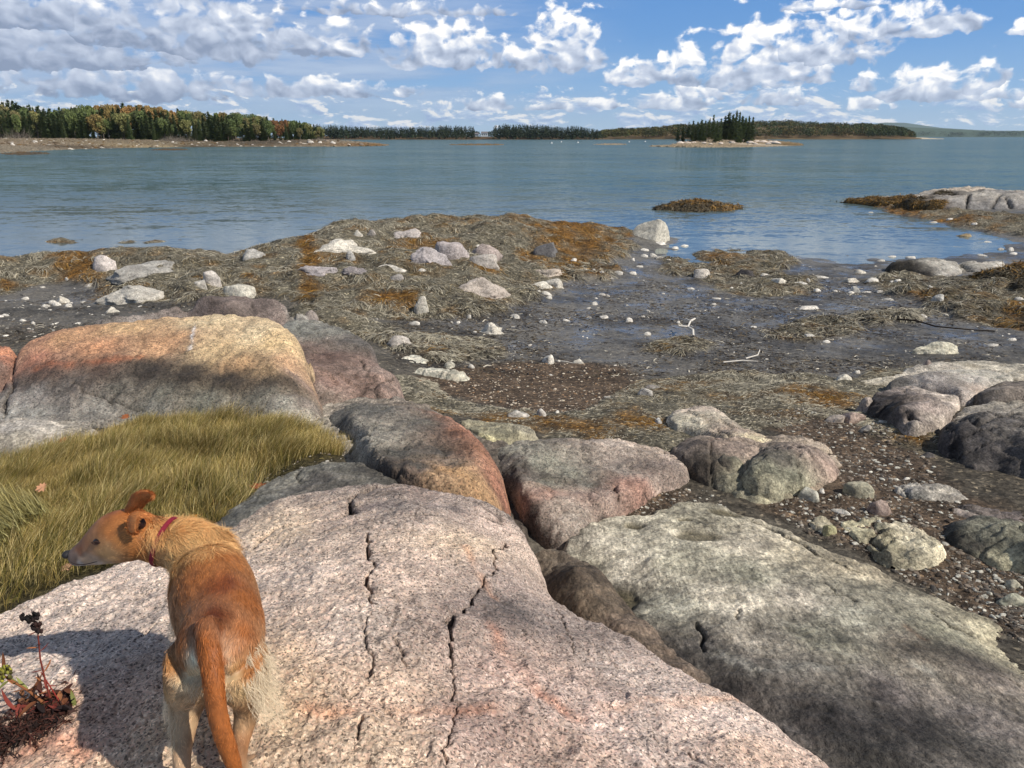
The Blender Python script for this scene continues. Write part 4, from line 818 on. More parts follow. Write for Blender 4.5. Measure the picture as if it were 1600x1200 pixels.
# ---- far right granite point with weed, and islet
P_out = [(1276, 311, .02), (1330, 308, Y(42)), (1380, 306, Y(42)), (1420, 304, Y(40)), (1460, 297, Y(41)), (1500, 292, Y(41.5)), (1525, 291, Y(41.5)), (1545, 295, Y(40.5)), (1580, 298, Y(40)), (1640, 300, Y(40)), (1760, 310, Y(38)), (1760, 335, .2), (1640, 331, .25), (1560, 329, .25), (1500, 328, .25), (1450, 327, .2), (1390, 322, .12), (1330, 316, .06)]
P_in = [(1460, 308, Y(37.6)), (1520, 305, Y(37)), (1500, 316, Y(35.6)), (1560, 310, Y(36)), (1600, 316, Y(35.2)), (1420, 314, Y(37.4))]
BWN, OCH = S(96, 74, 36), S(150, 104, 30)
ledge('rock_point', 'long low granite point with ochre weed on its left end running out into the bay', 'rock', P_out, P_in,
      [(1290, 311, BWN), (1320, 312, OCH), (1350, 318, OCH), (1380, 314, BWN), (1410, 312, OCH), (1400, 303, S(206, 200, 192)), (1400, 320, BWN), (1430, 318, S(64, 54, 34)), (1440, 305, S(196, 190, 180)), (1480, 306, S(186, 180, 174)), (1460, 314, S(110, 80, 40)), (1470, 318, S(60, 50, 36)), (1500, 312, S(166, 162, 158)), (1540, 302, S(190, 184, 174)), (1540, 314, S(150, 148, 148)),
       (1560, 322, S(140, 138, 138)), (1500, 322, S(110, 106, 102)), (1600, 308, S(170, 164, 156)), (1590, 318, S(150, 146, 144)), (1640, 315, S(150, 146, 144)), (1510, 296, S(206, 190, 170)), (1480, 324, S(70, 58, 40))], 'far',
      cracks=[([(1514, 303), (1512, 315), (1509, 326)], .07, .2), ([(1440, 312), (1470, 304), (1500, 300), (1535, 297)], .05, .15), ([(1570, 306), (1585, 314), (1600, 318)], .06, .2), ([(1545, 318), (1560, 325)], .05, .15), ([(1484, 303), (1500, 304)], .04, .1)], r=.45, slope=1.6, deep=.8, step=.0021, seed=190, edge=.06, amp=2)
ledge('weedy_islet', 'small ochre brown weed covered hump standing alone in the water', 'islet',
      [(1022, 326, .0), (1050, 320, .05), (1080, 315, Y(39.5)), (1095, 312, Y(39.8)), (1115, 316, Y(39.3)), (1160, 320, .0), (1150, 326, .0), (1120, 331, .0), (1060, 331, .0)], [(1095, 319, Y(38.3)), (1070, 323, Y(37.8))],
      [(1060, 320, BWN), (1095, 315, OCH), (1080, 325, S(80, 62, 30)), (1110, 320, BWN), (1140, 322, S(110, 86, 40)), (1040, 327, S(70, 60, 34))], 'far', r=.25, slope=1, deep=.4, step=.0018, seed=200, edge=.15, amp=3)
# grey ledges by the inlet
ledge('boulder', 'grey rounded rock with dark weedy left flank at the near edge of the inlet', 'boulder',
      [(1382, 424, .1), (1400, 412, .12), (1420, 405, Y(19.8)), (1450, 402, Y(20.0)), (1475, 404, Y(19.9)), (1500, 410, .2), (1505, 425, .12), (1500, 436, .08), (1470, 436, .1), (1440, 432, .1), (1410, 428, .1)], [(1430, 412, Y(19.3)), (1460, 412, Y(19.3)), (1480, 420, Y(19.1)), (1440, 424, Y(18.9))],
      [(1395, 420, S(60, 52, 36)), (1415, 412, S(66, 58, 44)), (1430, 405, S(104, 92, 66)), (1450, 408, S(170, 166, 156)), (1480, 415, S(176, 172, 164)), (1440, 422, S(90, 84, 76)), (1475, 428, S(150, 146, 140)), (1420, 424, S(56, 50, 40))], 'far', r=.25, slope=2.5, deep=.4, step=.0022, seed=210, edge=.03)
ledge('boulder', 'pale grey flat rock right of the rounded one beside the inlet', 'boulder',
      [(1490, 425, .1), (1496, 412, .14), (1520, 406, Y(20.2)), (1555, 405, Y(20.3)), (1568, 408, Y(20.1)), (1556, 420, .15), (1540, 434, .1), (1510, 434, .1)], [(1525, 414, Y(19.5)), (1540, 420, Y(19.2))],
      [(1500, 416, S(186, 182, 170)), (1540, 412, S(190, 184, 174)), (1520, 428, S(150, 144, 138)), (1490, 428, S(90, 84, 74))], 'far', cracks=[([(1500, 412), (1515, 422), (1530, 428)], .03, .08)], r=.2, slope=2.5, deep=.4, step=.0022, seed=212, edge=.03)
ledge('weedy_boulder', 'dark boulder draped in ochre and black rockweed at the right edge by the inlet', 'boulder',
      [(1520, 446, .12), (1535, 430, .14), (1560, 415, Y(17.9)), (1600, 407, Y(18.1)), (1680, 405, Y(18.1)), (1700, 440, .2), (1680, 462, .2), (1600, 466, .2), (1570, 452, .15)], [(1570, 425, Y(17.3)), (1600, 422, Y(17.3)), (1590, 440, Y(16.6)), (1640, 430, Y(17.0))],
      [(1540, 436, S(70, 54, 26)), (1560, 428, S(84, 62, 26)), (1590, 414, S(150, 104, 34)), (1570, 440, S(44, 38, 28)), (1600, 440, S(40, 34, 28)), (1600, 425, S(110, 78, 30)), (1530, 444, S(130, 96, 30))], 'far', r=.3, slope=2.5, deep=.4, step=.0022, seed=214, edge=.06, amp=2.5)
# ------------------------------------------------------------------ loose boulders and stones
def ico(sub):
    import bmesh
    bm = bmesh.new(); bmesh.ops.create_icosphere(bm, subdivisions=sub, radius=1.0)
    bm.verts.ensure_lookup_table()
    v = np.array([x.co[:] for x in bm.verts]); f = np.array([[q.index for q in p.verts] for p in bm.faces]); bm.free()
    return v, f
ICO = {k: ico(k) for k in (1, 2, 3, 5)}
def rock_mesh(seed, sub=3, cuts=13, rough=.10, blocky=0.0, name='stone'):
    r = np.random.default_rng(seed); v, f = ICO[sub]; v = v.copy()
    if blocky: v = np.sign(v) * np.abs(v) ** (1 - .55 * blocky); v /= np.abs(v).max()
    for _ in range(cuts):
        n = r.normal(size=3); n[2] = abs(n[2]) * .7; n /= np.linalg.norm(n); d = r.uniform(.48, .84)
        t = v @ n; k = t > d; v[k] -= ((t[k] - d) * .93)[:, None] * n
    dn = v / np.linalg.norm(v, axis=1)[:, None]
    v = v + dn * (fbm(v, 1.3, 3, seed=seed) * rough + fbm(v, 4.5, 4, .6, seed=seed + 3) * rough * .38)[:, None]
    v[:, 2] = np.where(v[:, 2] < -.35, -.35 + (v[:, 2] + .35) * .3, v[:, 2])
    v -= (v.max(0) + v.min(0)) * [.5, .5, 0]; v[:, :2] /= np.abs(v[:, :2]).max(0); v[:, 2] /= v[:, 2].max()
    n = fbm(v, 2.2, 4, .6, seed=seed + 7)
    c = np.ones((len(v), 3)) * (1 + .22 * n)[:, None]
    low = np.clip((-.05 - v[:, 2] + .3 * n) * 2.2, 0, 1)[:, None] * .5        # algae line round the foot
    c = c * (1 - low) + np.array([.22, .19, .13]) * low
    return mesh_np(name, v, f, c, smooth=True)
PROTO = {}
def proto(seed, sub, **kw):
    k = (seed, sub, tuple(kw.items()))
    if k not in PROTO: me = rock_mesh(seed, sub, **kw); me.materials.append(M['stone']); PROTO[k] = me
    return PROTO[k]
def place_rock(px0, px1, py0, py1, colr, seed, ratio=.8, rotz=0.0, name='stone', label=None, cat='stone', group=None, sub=3, tilt=(0, 0), sink=0.0, **kw):
    x, y, z = ground_at((px0 + px1) / 2, py1)
    D = y * CP + (H - z) * SP; w = (px1 - px0) * D / F; tot = (py1 - py0) * D / F
    E = math.atan2(H - z, y); dep = min(ratio * w, .62 * tot / math.sin(E)); h = max((tot - dep * math.sin(E) * .8) / math.cos(E), .12 * w)
    o = bpy.data.objects.new(name, proto(seed, sub, **kw)); COL.objects.link(o)
    o.location = (x * (y + dep / 2) / y, y + dep / 2, z - (.02 if sub > 2 else .12) * h - sink); o.scale = (w / 2, dep / 2, h)
    o.rotation_euler = (tilt[0], tilt[1], rotz if abs(rotz) < .6 else rotz)
    o.color = (*colr, 1)
    tag(o, label, cat, group)
    return o
WH, PL, PG, PNK, DGR, BRN = S(216, 209, 192), S(200, 193, 178), S(176, 168, 156), S(206, 184, 170), S(104, 100, 96), S(150, 134, 112)
BIG = [  # px0 px1 py0 py1 colour seed ratio  label  opts
 (985, 1048, 340, 376, S(206, 200, 182), 11, .8, 'largest pale boulder, standing in the water at the tip of the weedy ridge', dict(cuts=5, rough=.06)),
 (-14, 52, 385, 405, WH, 12, .7, 'white peaked boulder at the left edge by the water', {}),
 (165, 276, 430, 476, S(196, 190, 176), 13, .9, 'broad pale slab like boulder at the front of the left weed bank', dict(rough=.14)),
 (176, 292, 398, 440, S(168, 164, 154), 14, .9, 'long grey sloping rock half buried in weed above the broad pale one', dict(rough=.14)),
 (142, 186, 392, 424, S(206, 196, 186), 15, .8, 'pale jagged rock leaning on the left weed bank', dict(rough=.2)),
 (322, 350, 418, 449, S(204, 196, 184), 16, .6, 'upright pale rock patch left of the squarish cream boulder', {}),
 (304, 324, 434, 450, S(200, 194, 180), 17, .6, 'small leaning pale rock beside the upright patch', {}),
 (350, 400, 437, 469, S(206, 200, 182), 18, .7, 'squarish cream boulder above the orange topped one', dict(blocky=.6)),
 (380, 416, 385, 405, S(186, 182, 172), 19, .8, 'greyish white rock high on the weed bank near the shoreline', {}),
 (484, 582, 367, 396, WH, 20, .5, 'long white rock tapering to the right along the weed bank', dict(rough=.2)),
 (549, 571, 357, 371, WH, 21, .7, 'small white block at the top of the weed bank', dict(blocky=.5)),
 (573, 589, 358, 369, PG, 22, .7, 'small dull grey block right of the white block', {}),
 (604, 671, 353, 377, S(198, 188, 178), 23, .7, 'pinkish white cracked rock at the top of the weed bank', dict(blocky=.4, rough=.15)),
 (634, 702, 379, 412, S(180, 172, 168), 24, .7, 'grey rounded ledge rock under an ochre weed fringe', dict(rough=.12)),
 (686, 730, 371, 406, S(186, 176, 170), 25, .7, 'squared grey rock adjoining the weed fringed one', dict(blocky=.6)),
 (734, 782, 376, 403, S(176, 162, 152), 26, .8, 'pink grey boulder with a black shaded side, upper of a touching pair', dict(blocky=.3)),
 (730, 778, 391, 418, S(188, 180, 168), 27, .7, 'grey white boulder with a black shaded side, lower of a touching pair', dict(blocky=.4)),
 (541, 556, 391, 408, S(190, 186, 176), 28, .6, 'little upright grey stone in the middle of the weed bank', {}),
 (460, 526, 409, 432, S(176, 168, 164), 29, .6, 'low grey hump in the middle of the weed bank', dict(rough=.15)),
 (532, 590, 413, 430, S(150, 142, 138), 30, .6, 'dark grey broken rock right of the low grey hump', dict(rough=.2)),
 (584, 637, 409, 425, S(212, 206, 192), 31, .5, 'flat cream rock wedge in the middle of the weed bank', {}),
 (603, 630, 425, 439, S(160, 154, 146), 32, .6, 'grey lump poking through weed under the cream wedge', {}),
 (702, 802, 422, 468, S(190, 178, 164), 33, .55, 'large pinkish sloping rock at the right end of the weed bank', dict(rough=.16)),
 (647, 673, 461, 491, S(204, 198, 182), 34, .7, 'upright cream stone shaped like a tooth at the front of the weed bank', dict(blocky=.4)),
 (742, 793, 500, 524, WH, 35, .6, 'white knobbly stone shaped like a bone on the mud', dict(rough=.3)),
 (598, 646, 521, 543, S(186, 178, 166), 36, .8, 'smooth grey stone left of the dry weed patch', {}),
 (831, 876, 375, 401, S(120, 118, 116), 37, .8, 'dark angular boulder right of the touching pair, black on its left', dict(blocky=.4)),
 (824, 879, 415, 433, S(206, 192, 174), 38, .6, 'flat topped cream rock at the edge of the mud', dict(blocky=.5)),
 (846, 885, 434, 449, WH, 39, .7, 'right hand of two thin white plates on the mud edge', dict(blocky=.3)),
 (824, 860, 437, 451, WH, 40, .7, 'left hand of two thin white plates on the mud edge', dict(blocky=.3)),
 (1080, 1111, 419, 435, S(204, 196, 182), 41, .6, 'square cream block in front of the low weed hump', dict(blocky=.9, cuts=4, rough=.04)),
 (1150, 1178, 420, 431, S(80, 76, 74), 42, .6, 'dark stone at the right end of the low weed hump', {}),
 (1424, 1498, 531, 553, S(212, 206, 182), 43, .35, 'long flat cream stone pointing right on the wet mud', dict(rough=.16)),
 (1303, 1331, 583, 594, S(214, 208, 190), 44, .7, 'oval white stone on mud above the dry weed shelf', {}),
 (1436, 1463, 560, 580, S(170, 152, 140), 45, .8, 'brown angular stone perched on the long pale ledge', dict(blocky=.5)),
 (1336, 1366, 617, 647, S(170, 158, 146), 46, .8, 'mottled upright stone left of the cracked wedge boulder', {}),
 (1285, 1322, 644, 661, S(176, 164, 150), 47, .8, 'pink oval stone, left of two touching beside the gravel', {}),
 (1310, 1351, 639, 662, S(172, 152, 138), 48, .8, 'pink round stone, right of two touching beside the gravel', {}),
 (1343, 1362, 662, 675, PG, 49, .8, 'grey cobble just below the two touching pink stones', {}),
 (1245, 1279, 760, 785, S(196, 192, 174), 50, .8, 'pyramid shaped pale stone at the foot of the green grey boulder', dict(cuts=12, rough=.04)),
 (1318, 1361, 752, 780, S(172, 166, 142), 51, .7, 'squared olive grey block on the gravel', dict(blocky=.95, cuts=3, rough=.04)),
 (1282, 1307, 817, 839, S(176, 170, 130), 52, .8, 'yellowish cobble beside the little cream ledge', dict(blocky=.4)),
 (1388, 1442, 855, 880, S(110, 110, 92), 53, .7, 'dark greenish wedge stone in front of the flaky cream slab', dict(cuts=12)),
 (1555, 1604, 925, 950, S(176, 174, 152), 54, .7, 'oval grey cobble near the right edge on the pebbles', dict(cuts=4, rough=.05)),
 (1570, 1593, 903, 921, S(186, 180, 158), 55, .8, 'small round cobble above the oval grey one', dict(cuts=4)),
 (1352, 1392, 776, 806, S(170, 150, 136), 56, .7, 'low pinkish broken rock below the squared olive block', dict(rough=.2)),
 (1437, 1461, 704, 716, S(110, 104, 98), 57, .7, 'dark angular cobble in front of the charcoal boulder', dict(cuts=12)),
 (846, 866, 552, 569, S(222, 216, 200), 58, 1.0, 'round white ball like stone on brown mud', dict(cuts=3, rough=.04)),
 (895, 912, 559, 568, S(222, 216, 200), 59, .9, 'smaller white stone right of the ball like one', dict(cuts=5)),
 (994, 1020, 604, 618, S(206, 200, 188), 60, .7, 'pale broken stone at the left tip of the dry weed shelf', dict(cuts=12, blocky=.3)),
 (1006, 1032, 600, 608, S(150, 144, 136), 61, .7, 'grey splinter stone behind the pale broken one', dict(cuts=12)),
 (792, 828, 640, 653, S(200, 194, 182), 62, .5, 'chalky ribbed stone on the weed fringe below the gravel', dict(rough=.25)),
 (835, 854, 636, 651, S(206, 200, 188), 63, .8, 'pale knob of stone right of the chalky ribbed one', {}),
 (1020, 1036, 652, 662, S(190, 188, 180), 64, .8, 'whitish cobble alone in the brown weed', {}),
 (1456, 1478, 459, 471, S(196, 192, 180), 65, .8, 'pale cobble left of an ochre weed tuft on the far mud', {}),
 (1488, 1520, 364, 373, S(160, 140, 104), 66, .6, 'flat weedy stone rising from the shallow inlet', dict(rough=.2)),
 (1328, 1345, 446, 458, S(170, 168, 160), 67, .8, 'grey pointed cobble standing among white chips on the mud', dict(cuts=12)),
 (1314, 1343, 433, 442, WH, 68, .6, 'white plate stone left of the inlet cobbles', dict(blocky=.3)),
 (1333, 1355, 420, 428, WH, 69, .6, 'white plate stone at the foot of the weedy left flank', {}),
 (1204, 1231, 433, 443, WH, 70, .8, 'white wedge stone alone on the far mud', dict(cuts=11)),
 (164, 188, 478, 489, WH, 71, .8, 'white stone just above the grey ledge on the left mud', {}),
 (88, 111, 460, 474, WH, 72, .8, 'roundest white stone of the little heap on the left mud', {}),
 (131, 150, 440, 449, PL, 73, .7, 'cream flat stone between the left weed bank and the heap', {}),
]
for (a, b, c, d, colr, sd, ra, lab, kw) in BIG:
    if a < 830 and 350 < d < 480 and b - a > 18: w_ = (b - a) * .10; a -= w_; b += w_; c += (d - c) * .10
    place_rock(a, b, c, d, colr, sd, ra, (sd * 37 % 7 - 3) * .06, 'boulder' if (b - a) > 30 else 'stone', lab, 'boulder' if (b - a) > 30 else 'stone', None, 5 if (b - a) > 60 else 3, **kw)
SMALL = [(76, 92, 467, 476), (83, 97, 470, 478), (101, 113, 472, 480), (64, 77, 474, 480), (100, 109, 431, 439), (61, 72, 446, 450), (33, 47, 463, 469), (30, 42, 497, 502), (48, 55, 501, 506), (4, 15, 489, 494), (5, 15, 522, 526), (-4, 6, 491, 496),
 (652, 665, 418, 424), (638, 656, 499, 508), (729, 737, 490, 498), (711, 721, 501, 506), (841, 853, 499, 505), (795, 813, 489, 497), (845, 863, 453, 461), (838, 846, 451, 456), (851, 863, 461, 467), (890, 903, 402, 408), (955, 973, 420, 427), (982, 995, 423, 429),
 (1017, 1044, 377, 383), (999, 1014, 387, 392), (1000, 1013, 396, 402), (1013, 1029, 394, 402), (1022, 1039, 399, 405), (1047, 1060, 384, 389), (1060, 1077, 381, 387), (1038, 1048, 403, 408), (993, 1006, 414, 418), (986, 994, 402, 408), (1187, 1201, 426, 431),
 (935, 947, 457, 462), (946, 953, 459, 463), (928, 935, 464, 467), (920, 934, 470, 477), (915, 924, 479, 483), (1005, 1017, 482, 488), (1000, 1008, 492, 496), (935, 953, 492, 498), (975, 989, 494, 504), (845, 856, 499, 506), (878, 890, 497, 502), (800, 813, 489, 498), (1003, 1017, 517, 524), (1055, 1064, 500, 505), (1072, 1086, 448, 452), (1112, 1128, 464, 468), (1111, 1121, 473, 477), (1172, 1182, 508, 512),
 (1257, 1266, 433, 441), (1267, 1298, 431, 435), (1270, 1283, 449, 456), (1349, 1372, 432, 441), (1323, 1335, 454, 459), (1345, 1362, 454, 458), (1397, 1409, 435, 441), (1390, 1398, 438, 442), (1367, 1381, 452, 458), (1380, 1397, 465, 470), (1449, 1459, 445, 450), (1584, 1602, 462, 470), (1352, 1365, 330, 335), (1384, 1402, 398, 403), (1369, 1381, 404, 409), (1415, 1431, 399, 404), (1496, 1511, 379, 385), (1509, 1526, 381, 386), (1536, 1549, 376, 380), (1526, 1541, 396, 400), (1558, 1570, 386, 391), (1571, 1583, 385, 393), (1575, 1590, 393, 398), (1450, 1463, 345, 349), (1479, 1489, 340, 344), (1517, 1529, 347, 352),
 (1241, 1281, 475, 484), (1433, 1448, 490, 497), (1472, 1484, 489, 494), (1255, 1274, 520, 526), (1282, 1297, 530, 536), (1541, 1561, 535, 542), (1573, 1586, 526, 533), (1334, 1344, 577, 584), (1279, 1291, 762, 772), (1370, 1386, 655, 661), (1297, 1330, 794, 804), (731, 743, 567, 576), (703, 709, 501, 505), (866, 874, 640, 646), (740, 752, 381, 385), (585, 592, 496, 500), (944, 960, 618, 623), (958, 966, 613, 617), (1410, 1422, 744, 750), (1240, 1262, 440, 444), (1300, 1312, 452, 456)]
for i, (a, b, c, d) in enumerate(SMALL):
    k = .82 + .3 * rnd.random()
    place_rock(a, b, c, d, tuple(x * k for x in S(222, 216, 202)), 300 + i % 9, .9, rnd.uniform(-.5, .5), 'stone', 'pale loose stone lying on the wet mud flat', 'stone', 'pale stones scattered on the mud flat', 2, cuts=7)

# ---- pebbles: the largest as things, the rest as one sheet of pebbles
def pebble_points():
    out = []
    def fill(poly, n, smin, smax, kind, power=3.2):
        q = smooth_poly(pxq(poly)); lo, hi = q.min(0), q.max(0); k = 0
        while k < n:
            c = rng.uniform(lo, hi, (n * 2, 2)); c = c[inside(c, q)][:n - k]; k += len(c)
            for t, r in c: out.append((t, r, smin + (smax - smin) * rng.random() ** power, kind))
    fill(GRAVEL[0], 620, .012, .045, 0); fill([(620, 500), (1640, 470), (1640, 540), (1300, 585), (900, 600), (660, 590)], 260, .012, .07, 1, 5)
    fill([(-40, 440), (160, 445), (260, 480), (60, 530), (-40, 530)], 110, .02, .10, 1); fill([(880, 400), (1640, 420), (1640, 480), (860, 480)], 120, .03, .12, 1, 3)
    fill([(1160, 650), (1300, 640), (1440, 700), (1480, 760), (1390, 770), (1300, 765), (1320, 720)], 1900, .008, .045, 2)
    fill([(1180, 780), (1320, 770), (1560, 790), (1640, 960), (1590, 1020), (1500, 960), (1380, 880), (1250, 830)], 3300, .006, .042, 2)
    fill([(1500, 850), (1640, 900), (1640, 1000), (1560, 960), (1480, 900)], 800, .006, .04, 2); fill([(900, 840), (1060, 760), (1120, 770), (1140, 800), (1060, 790), (960, 830)], 420, .006, .035, 2)
    fill([(620, 600), (760, 580), (1000, 620), (900, 650), (740, 630)], 250, .01, .03, 0); fill([(480, 690), (560, 690), (600, 735), (480, 738), (330, 800), (300, 780)], 160, .006, .03, 1)
    return out
PB = pebble_points(); PB.sort(key=lambda p: -p[2] / math.exp(p[1]))
PBq = np.array([(p[0], p[1]) for p in PB]); PX, PY = toxy(PBq); PZ = ground_h(PBq, PX, PY)
def peb_col(kind):
    r = rnd.random()
    if kind == 0: c = S(214, 200, 176) if r < .6 else S(150, 120, 90)
    elif kind == 1: c = S(220, 214, 200) if r < .75 else S(120, 110, 100)
    else: c = [S(206, 202, 186), S(150, 140, 124), S(138, 124, 108), S(96, 90, 82), S(110, 98, 84), S(70, 60, 50)][min(5, int(r * 6))]
    k = .8 + .35 * rnd.random()
    return tuple(x * k for x in c)
NI = 150
for i in range(NI):
    s_ = PB[i][2]; o = bpy.data.objects.new('pebble', proto(320 + i % 6, 2, cuts=6)); COL.objects.link(o)
    o.location = (PX[i], PY[i], PZ[i]); o.scale = (s_ * .6, s_ * rnd.uniform(.35, .55), s_ * rnd.uniform(.18, .35)); o.rotation_euler = (0, 0, rnd.uniform(0, 6.28)); o.color = (*peb_col(PB[i][2] and PB[i][3]), 1)
    lab = {0: 'small tan pebble on the brown gravel apron', 1: 'small pale pebble half sunk in the mud', 2: 'loose pebble in the gravel among the right hand boulders'}[PB[i][3]]
    tag(o, lab, 'pebble', lab.replace('small ', '').replace('loose ', '').replace('pebble', 'pebbles'))
v0, f0 = ICO[1]; VV, FF, CC = [], [], []
for i in range(NI, len(PB)):
    s_ = PB[i][2]; sc3 = np.array([s_ * .6, s_ * rnd.uniform(.3, .55), s_ * rnd.uniform(.15, .4)]); a = rnd.uniform(0, 6.28)
    v = v0 * (1 + .35 * rng.normal(size=(len(v0), 1)) * .5) * sc3; R_ = np.array([[math.cos(a), -math.sin(a), 0], [math.sin(a), math.cos(a), 0], [0, 0, 1]])
    VV.append(v @ R_.T + [PX[i], PY[i], PZ[i]]); FF.append(f0 + len(v0) * (i - NI)); CC.append(np.tile(peb_col(PB[i][3]), (len(v0), 1)))
o = link('pebbles', mesh_np('pebbles', np.concatenate(VV), np.concatenate(FF), np.concatenate(CC), smooth=False), M['stone']); tag(o, 'mixed tan grey and white pebbles strewn over the gravel and mud', 'pebbles', None, 'stuff')

# ------------------------------------------------------------------ ribbon strands (weed, grass, fur share this)
def ribbons(root, dirs, side, length, width, col0, col1, nseg=3, droop=None, curl=None):
    """root (n,3) dirs (n,3) side (n,3); returns verts, quads, colours; tip narrows"""
    n = len(root); t = np.linspace(0, 1, nseg + 1)
    P = root[:, None] + dirs[:, None] * (length[:, None] * t)[..., None]
    if droop is not None: P = P + droop[:, None] * ((length[:, None] * t ** 2))[..., None]
    if curl is not None: P = P + side[:, None] * (np.sin(t * curl[:, None]) * length[:, None] * .16)[..., None]
    wt = (1 - .82 * t ** 1.5)
    off = side[:, None] * (.5 * width[:, None] * wt)[..., None]
    V = np.stack([P - off, P + off], 2).reshape(-1, 3)
    b = (np.arange(n) * (nseg + 1) * 2)[:, None] + (np.arange(nseg) * 2)[None]
    Fq = np.stack([b, b + 1, b + 3, b + 2], -1).reshape(-1, 4)
    C = (col0[:, None] * (1 - t)[None, :, None] + col1[:, None] * t[None, :, None])
    C = np.repeat(C[:, :, None], 2, 2).reshape(-1, 3)
    return V, Fq, C
def unit(v): return v / np.maximum(np.linalg.norm(v, axis=1, keepdims=True), 1e-9)

WGREY, WOL, WOCH, WDK = np.array(S(184, 174, 150)), np.array(S(128, 112, 80)), np.array(S(160, 120, 50)), np.array(S(60, 50, 38))
def weed_patch(poly, n, label, hgt=None, grey=.6, lw=1.0, name='rockweed', ll=1.0):
    lo, hi = poly.min(0) - .01, poly.max(0) + .01
    q = rng.uniform(lo, hi, (n * 3, 2)); X, Yy = toxy(q); w, g, oc, gr = masks(q, X, Yy)
    k = (w > rng.uniform(.25, .9, len(q))) & (np.abs(sdist(q, poly)) * np.exp(q[:, 1]) * inside(q, poly).astype(float) >= 0) & (sdist(q, poly) * np.exp(q[:, 1]) > -.4)
    q = q[k][:n]; X, Yy, w, oc = X[k][:n], Yy[k][:n], w[k][:n], oc[k][:n]; n = len(q)
    z = ground_h(q, X, Yy, w); e = .05
    def hh(x, y): qq = toq(x, y); return ground_h(qq, x, y, w)
    zx, zy = (hh(X + e, Yy) - z) / e, (hh(X, Yy + e) - z) / e
    P = np.c_[X, Yy]; R = np.exp(q[:, 1])
    ang = fbm(P, 1.2, 3, seed=40) * 3.4 + rng.normal(size=n) * .55
    d = np.c_[np.cos(ang) - 1.2 * zx, np.sin(ang) - 1.2 * zy]; d = unit(d)
    dz = d[:, 0] * zx + d[:, 1] * zy
    D3 = unit(np.c_[d, dz + rng.uniform(-.02, .2, n)]); side = unit(np.c_[-d[:, 1], d[:, 0], rng.normal(size=n) * .35])
    L = rng.uniform(.10, .34, n) * np.clip(R / 12, .45, 1.2) * ll; W = (.0032 + .00044 * R) * rng.uniform(.5, 1.5, n) * lw
    och = oc > rng.uniform(.3, 1.1, n); r = rng.random(n); patch = fbm(P, 1.0, 3, seed=44) * .4
    c = np.where((r + patch < grey)[:, None], WGREY, np.where((r < .84)[:, None], WOL, WDK)) * rng.uniform(.55, 1.35, (n, 1))
    c = np.where(och[:, None], WOCH * rng.uniform(.35, 1.3, (n, 1)), c)
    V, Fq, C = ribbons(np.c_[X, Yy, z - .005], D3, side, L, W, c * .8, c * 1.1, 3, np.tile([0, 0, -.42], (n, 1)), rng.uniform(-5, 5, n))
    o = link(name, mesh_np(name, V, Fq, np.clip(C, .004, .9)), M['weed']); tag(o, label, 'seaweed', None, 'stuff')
weed_patch(WQ[0], 220000, 'grey brown and ochre rockweed draped over the long bank of rocks', grey=.60)
weed_patch(WQ[1], 15000, 'brown rockweed on the low hump at the edge of the inlet', grey=.35)
weed_patch(WQ[2], 165000, 'dry grey green and rust brown weed mat on the shelf in front of the mud', grey=.74, lw=.8, ll=.8)
weed_patch(WQ[3], 16000, 'dry grey weed patch beside the bleached flat rocks', grey=.85)
weed_patch(WQ[4], 14000, 'brown rockweed on the far right shore below the granite point', grey=.3)
weed_patch(WQ[5], 6000, 'thin grey weed patch left of the long cream stone', grey=.6); weed_patch(WQ[6], 4000, 'thin weed strip on the mud near the right', grey=.6)
weed_patch(WQ[7], 24000, 'weed field on the mud at the right edge', grey=.45); weed_patch(WQ[8], 3500, 'weed tongue on the mud below the dark angular boulder', grey=.6)
weed_patch(WQ[9], 6000, 'damp brown weed at the foot of the wedge boulder', grey=.2); weed_patch(WQ[10], 4000, 'sparse grey weed on the far mud', grey=.6)
weed_patch(WQ[11], 6000, 'grey weed trailing behind the big boulders', grey=.7); weed_patch(WQ[12], 1800, 'faint weed scraps on the middle of the mud', grey=.5)

# weed clinging to the far right point, the islet and the big boulders
def weed_on(o, n, label, thr=.055, L0=.22, W0=.03, och=.5, zmin=-.1, colmask=True):
    me = o.data; nv = len(me.vertices); co = np.empty(nv * 3, np.float32); me.vertices.foreach_get('co', co); co = co.reshape(-1, 3)
    nm = np.empty(nv * 3, np.float32); me.vertices.foreach_get('normal', nm); nm = nm.reshape(-1, 3)
    a = np.empty(nv * 4, np.float32); me.color_attributes['Col'].data.foreach_get('color', a); a = a.reshape(-1, 4)
    brown = (a[:, 0] > a[:, 2] * 1.7) | (a[:, :3].mean(1) < thr)
    k = np.nonzero(brown & (co[:, 2] > zmin))[0] if colmask else np.nonzero(co[:, 2] > zmin)[0]
    k = rng.choice(k, n); p, nn = co[k] + rng.normal(size=(n, 3)) * .03 * [1, 1, .2], nm[k]
    d = rng.normal(size=(n, 3)) * .6 + [0, 0, -.8]; d = unit(d - nn * (d * nn).sum(1, keepdims=True) + nn * .25)
    sd = unit(np.cross(d, nn + .3 * rng.normal(size=(n, 3))))
    base = a[k, :3].astype(float); oc = rng.random(n) < och * (base[:, 0] > .1)
    c = np.where(oc[:, None], WOCH, WOL * .6) * rng.uniform(.4, 1.4, (n, 1))
    V, Fq, C = ribbons(p, d, sd, rng.uniform(.5, 1.3, n) * L0, rng.uniform(.6, 1.4, n) * W0, c * .7, c, 2, np.tile([0, 0, -.4], (n, 1)))
    w = link('rockweed', mesh_np('rockweed', V, Fq, np.clip(C, .004, .9)), M['weed']); tag(w, label, 'seaweed', None, 'stuff')
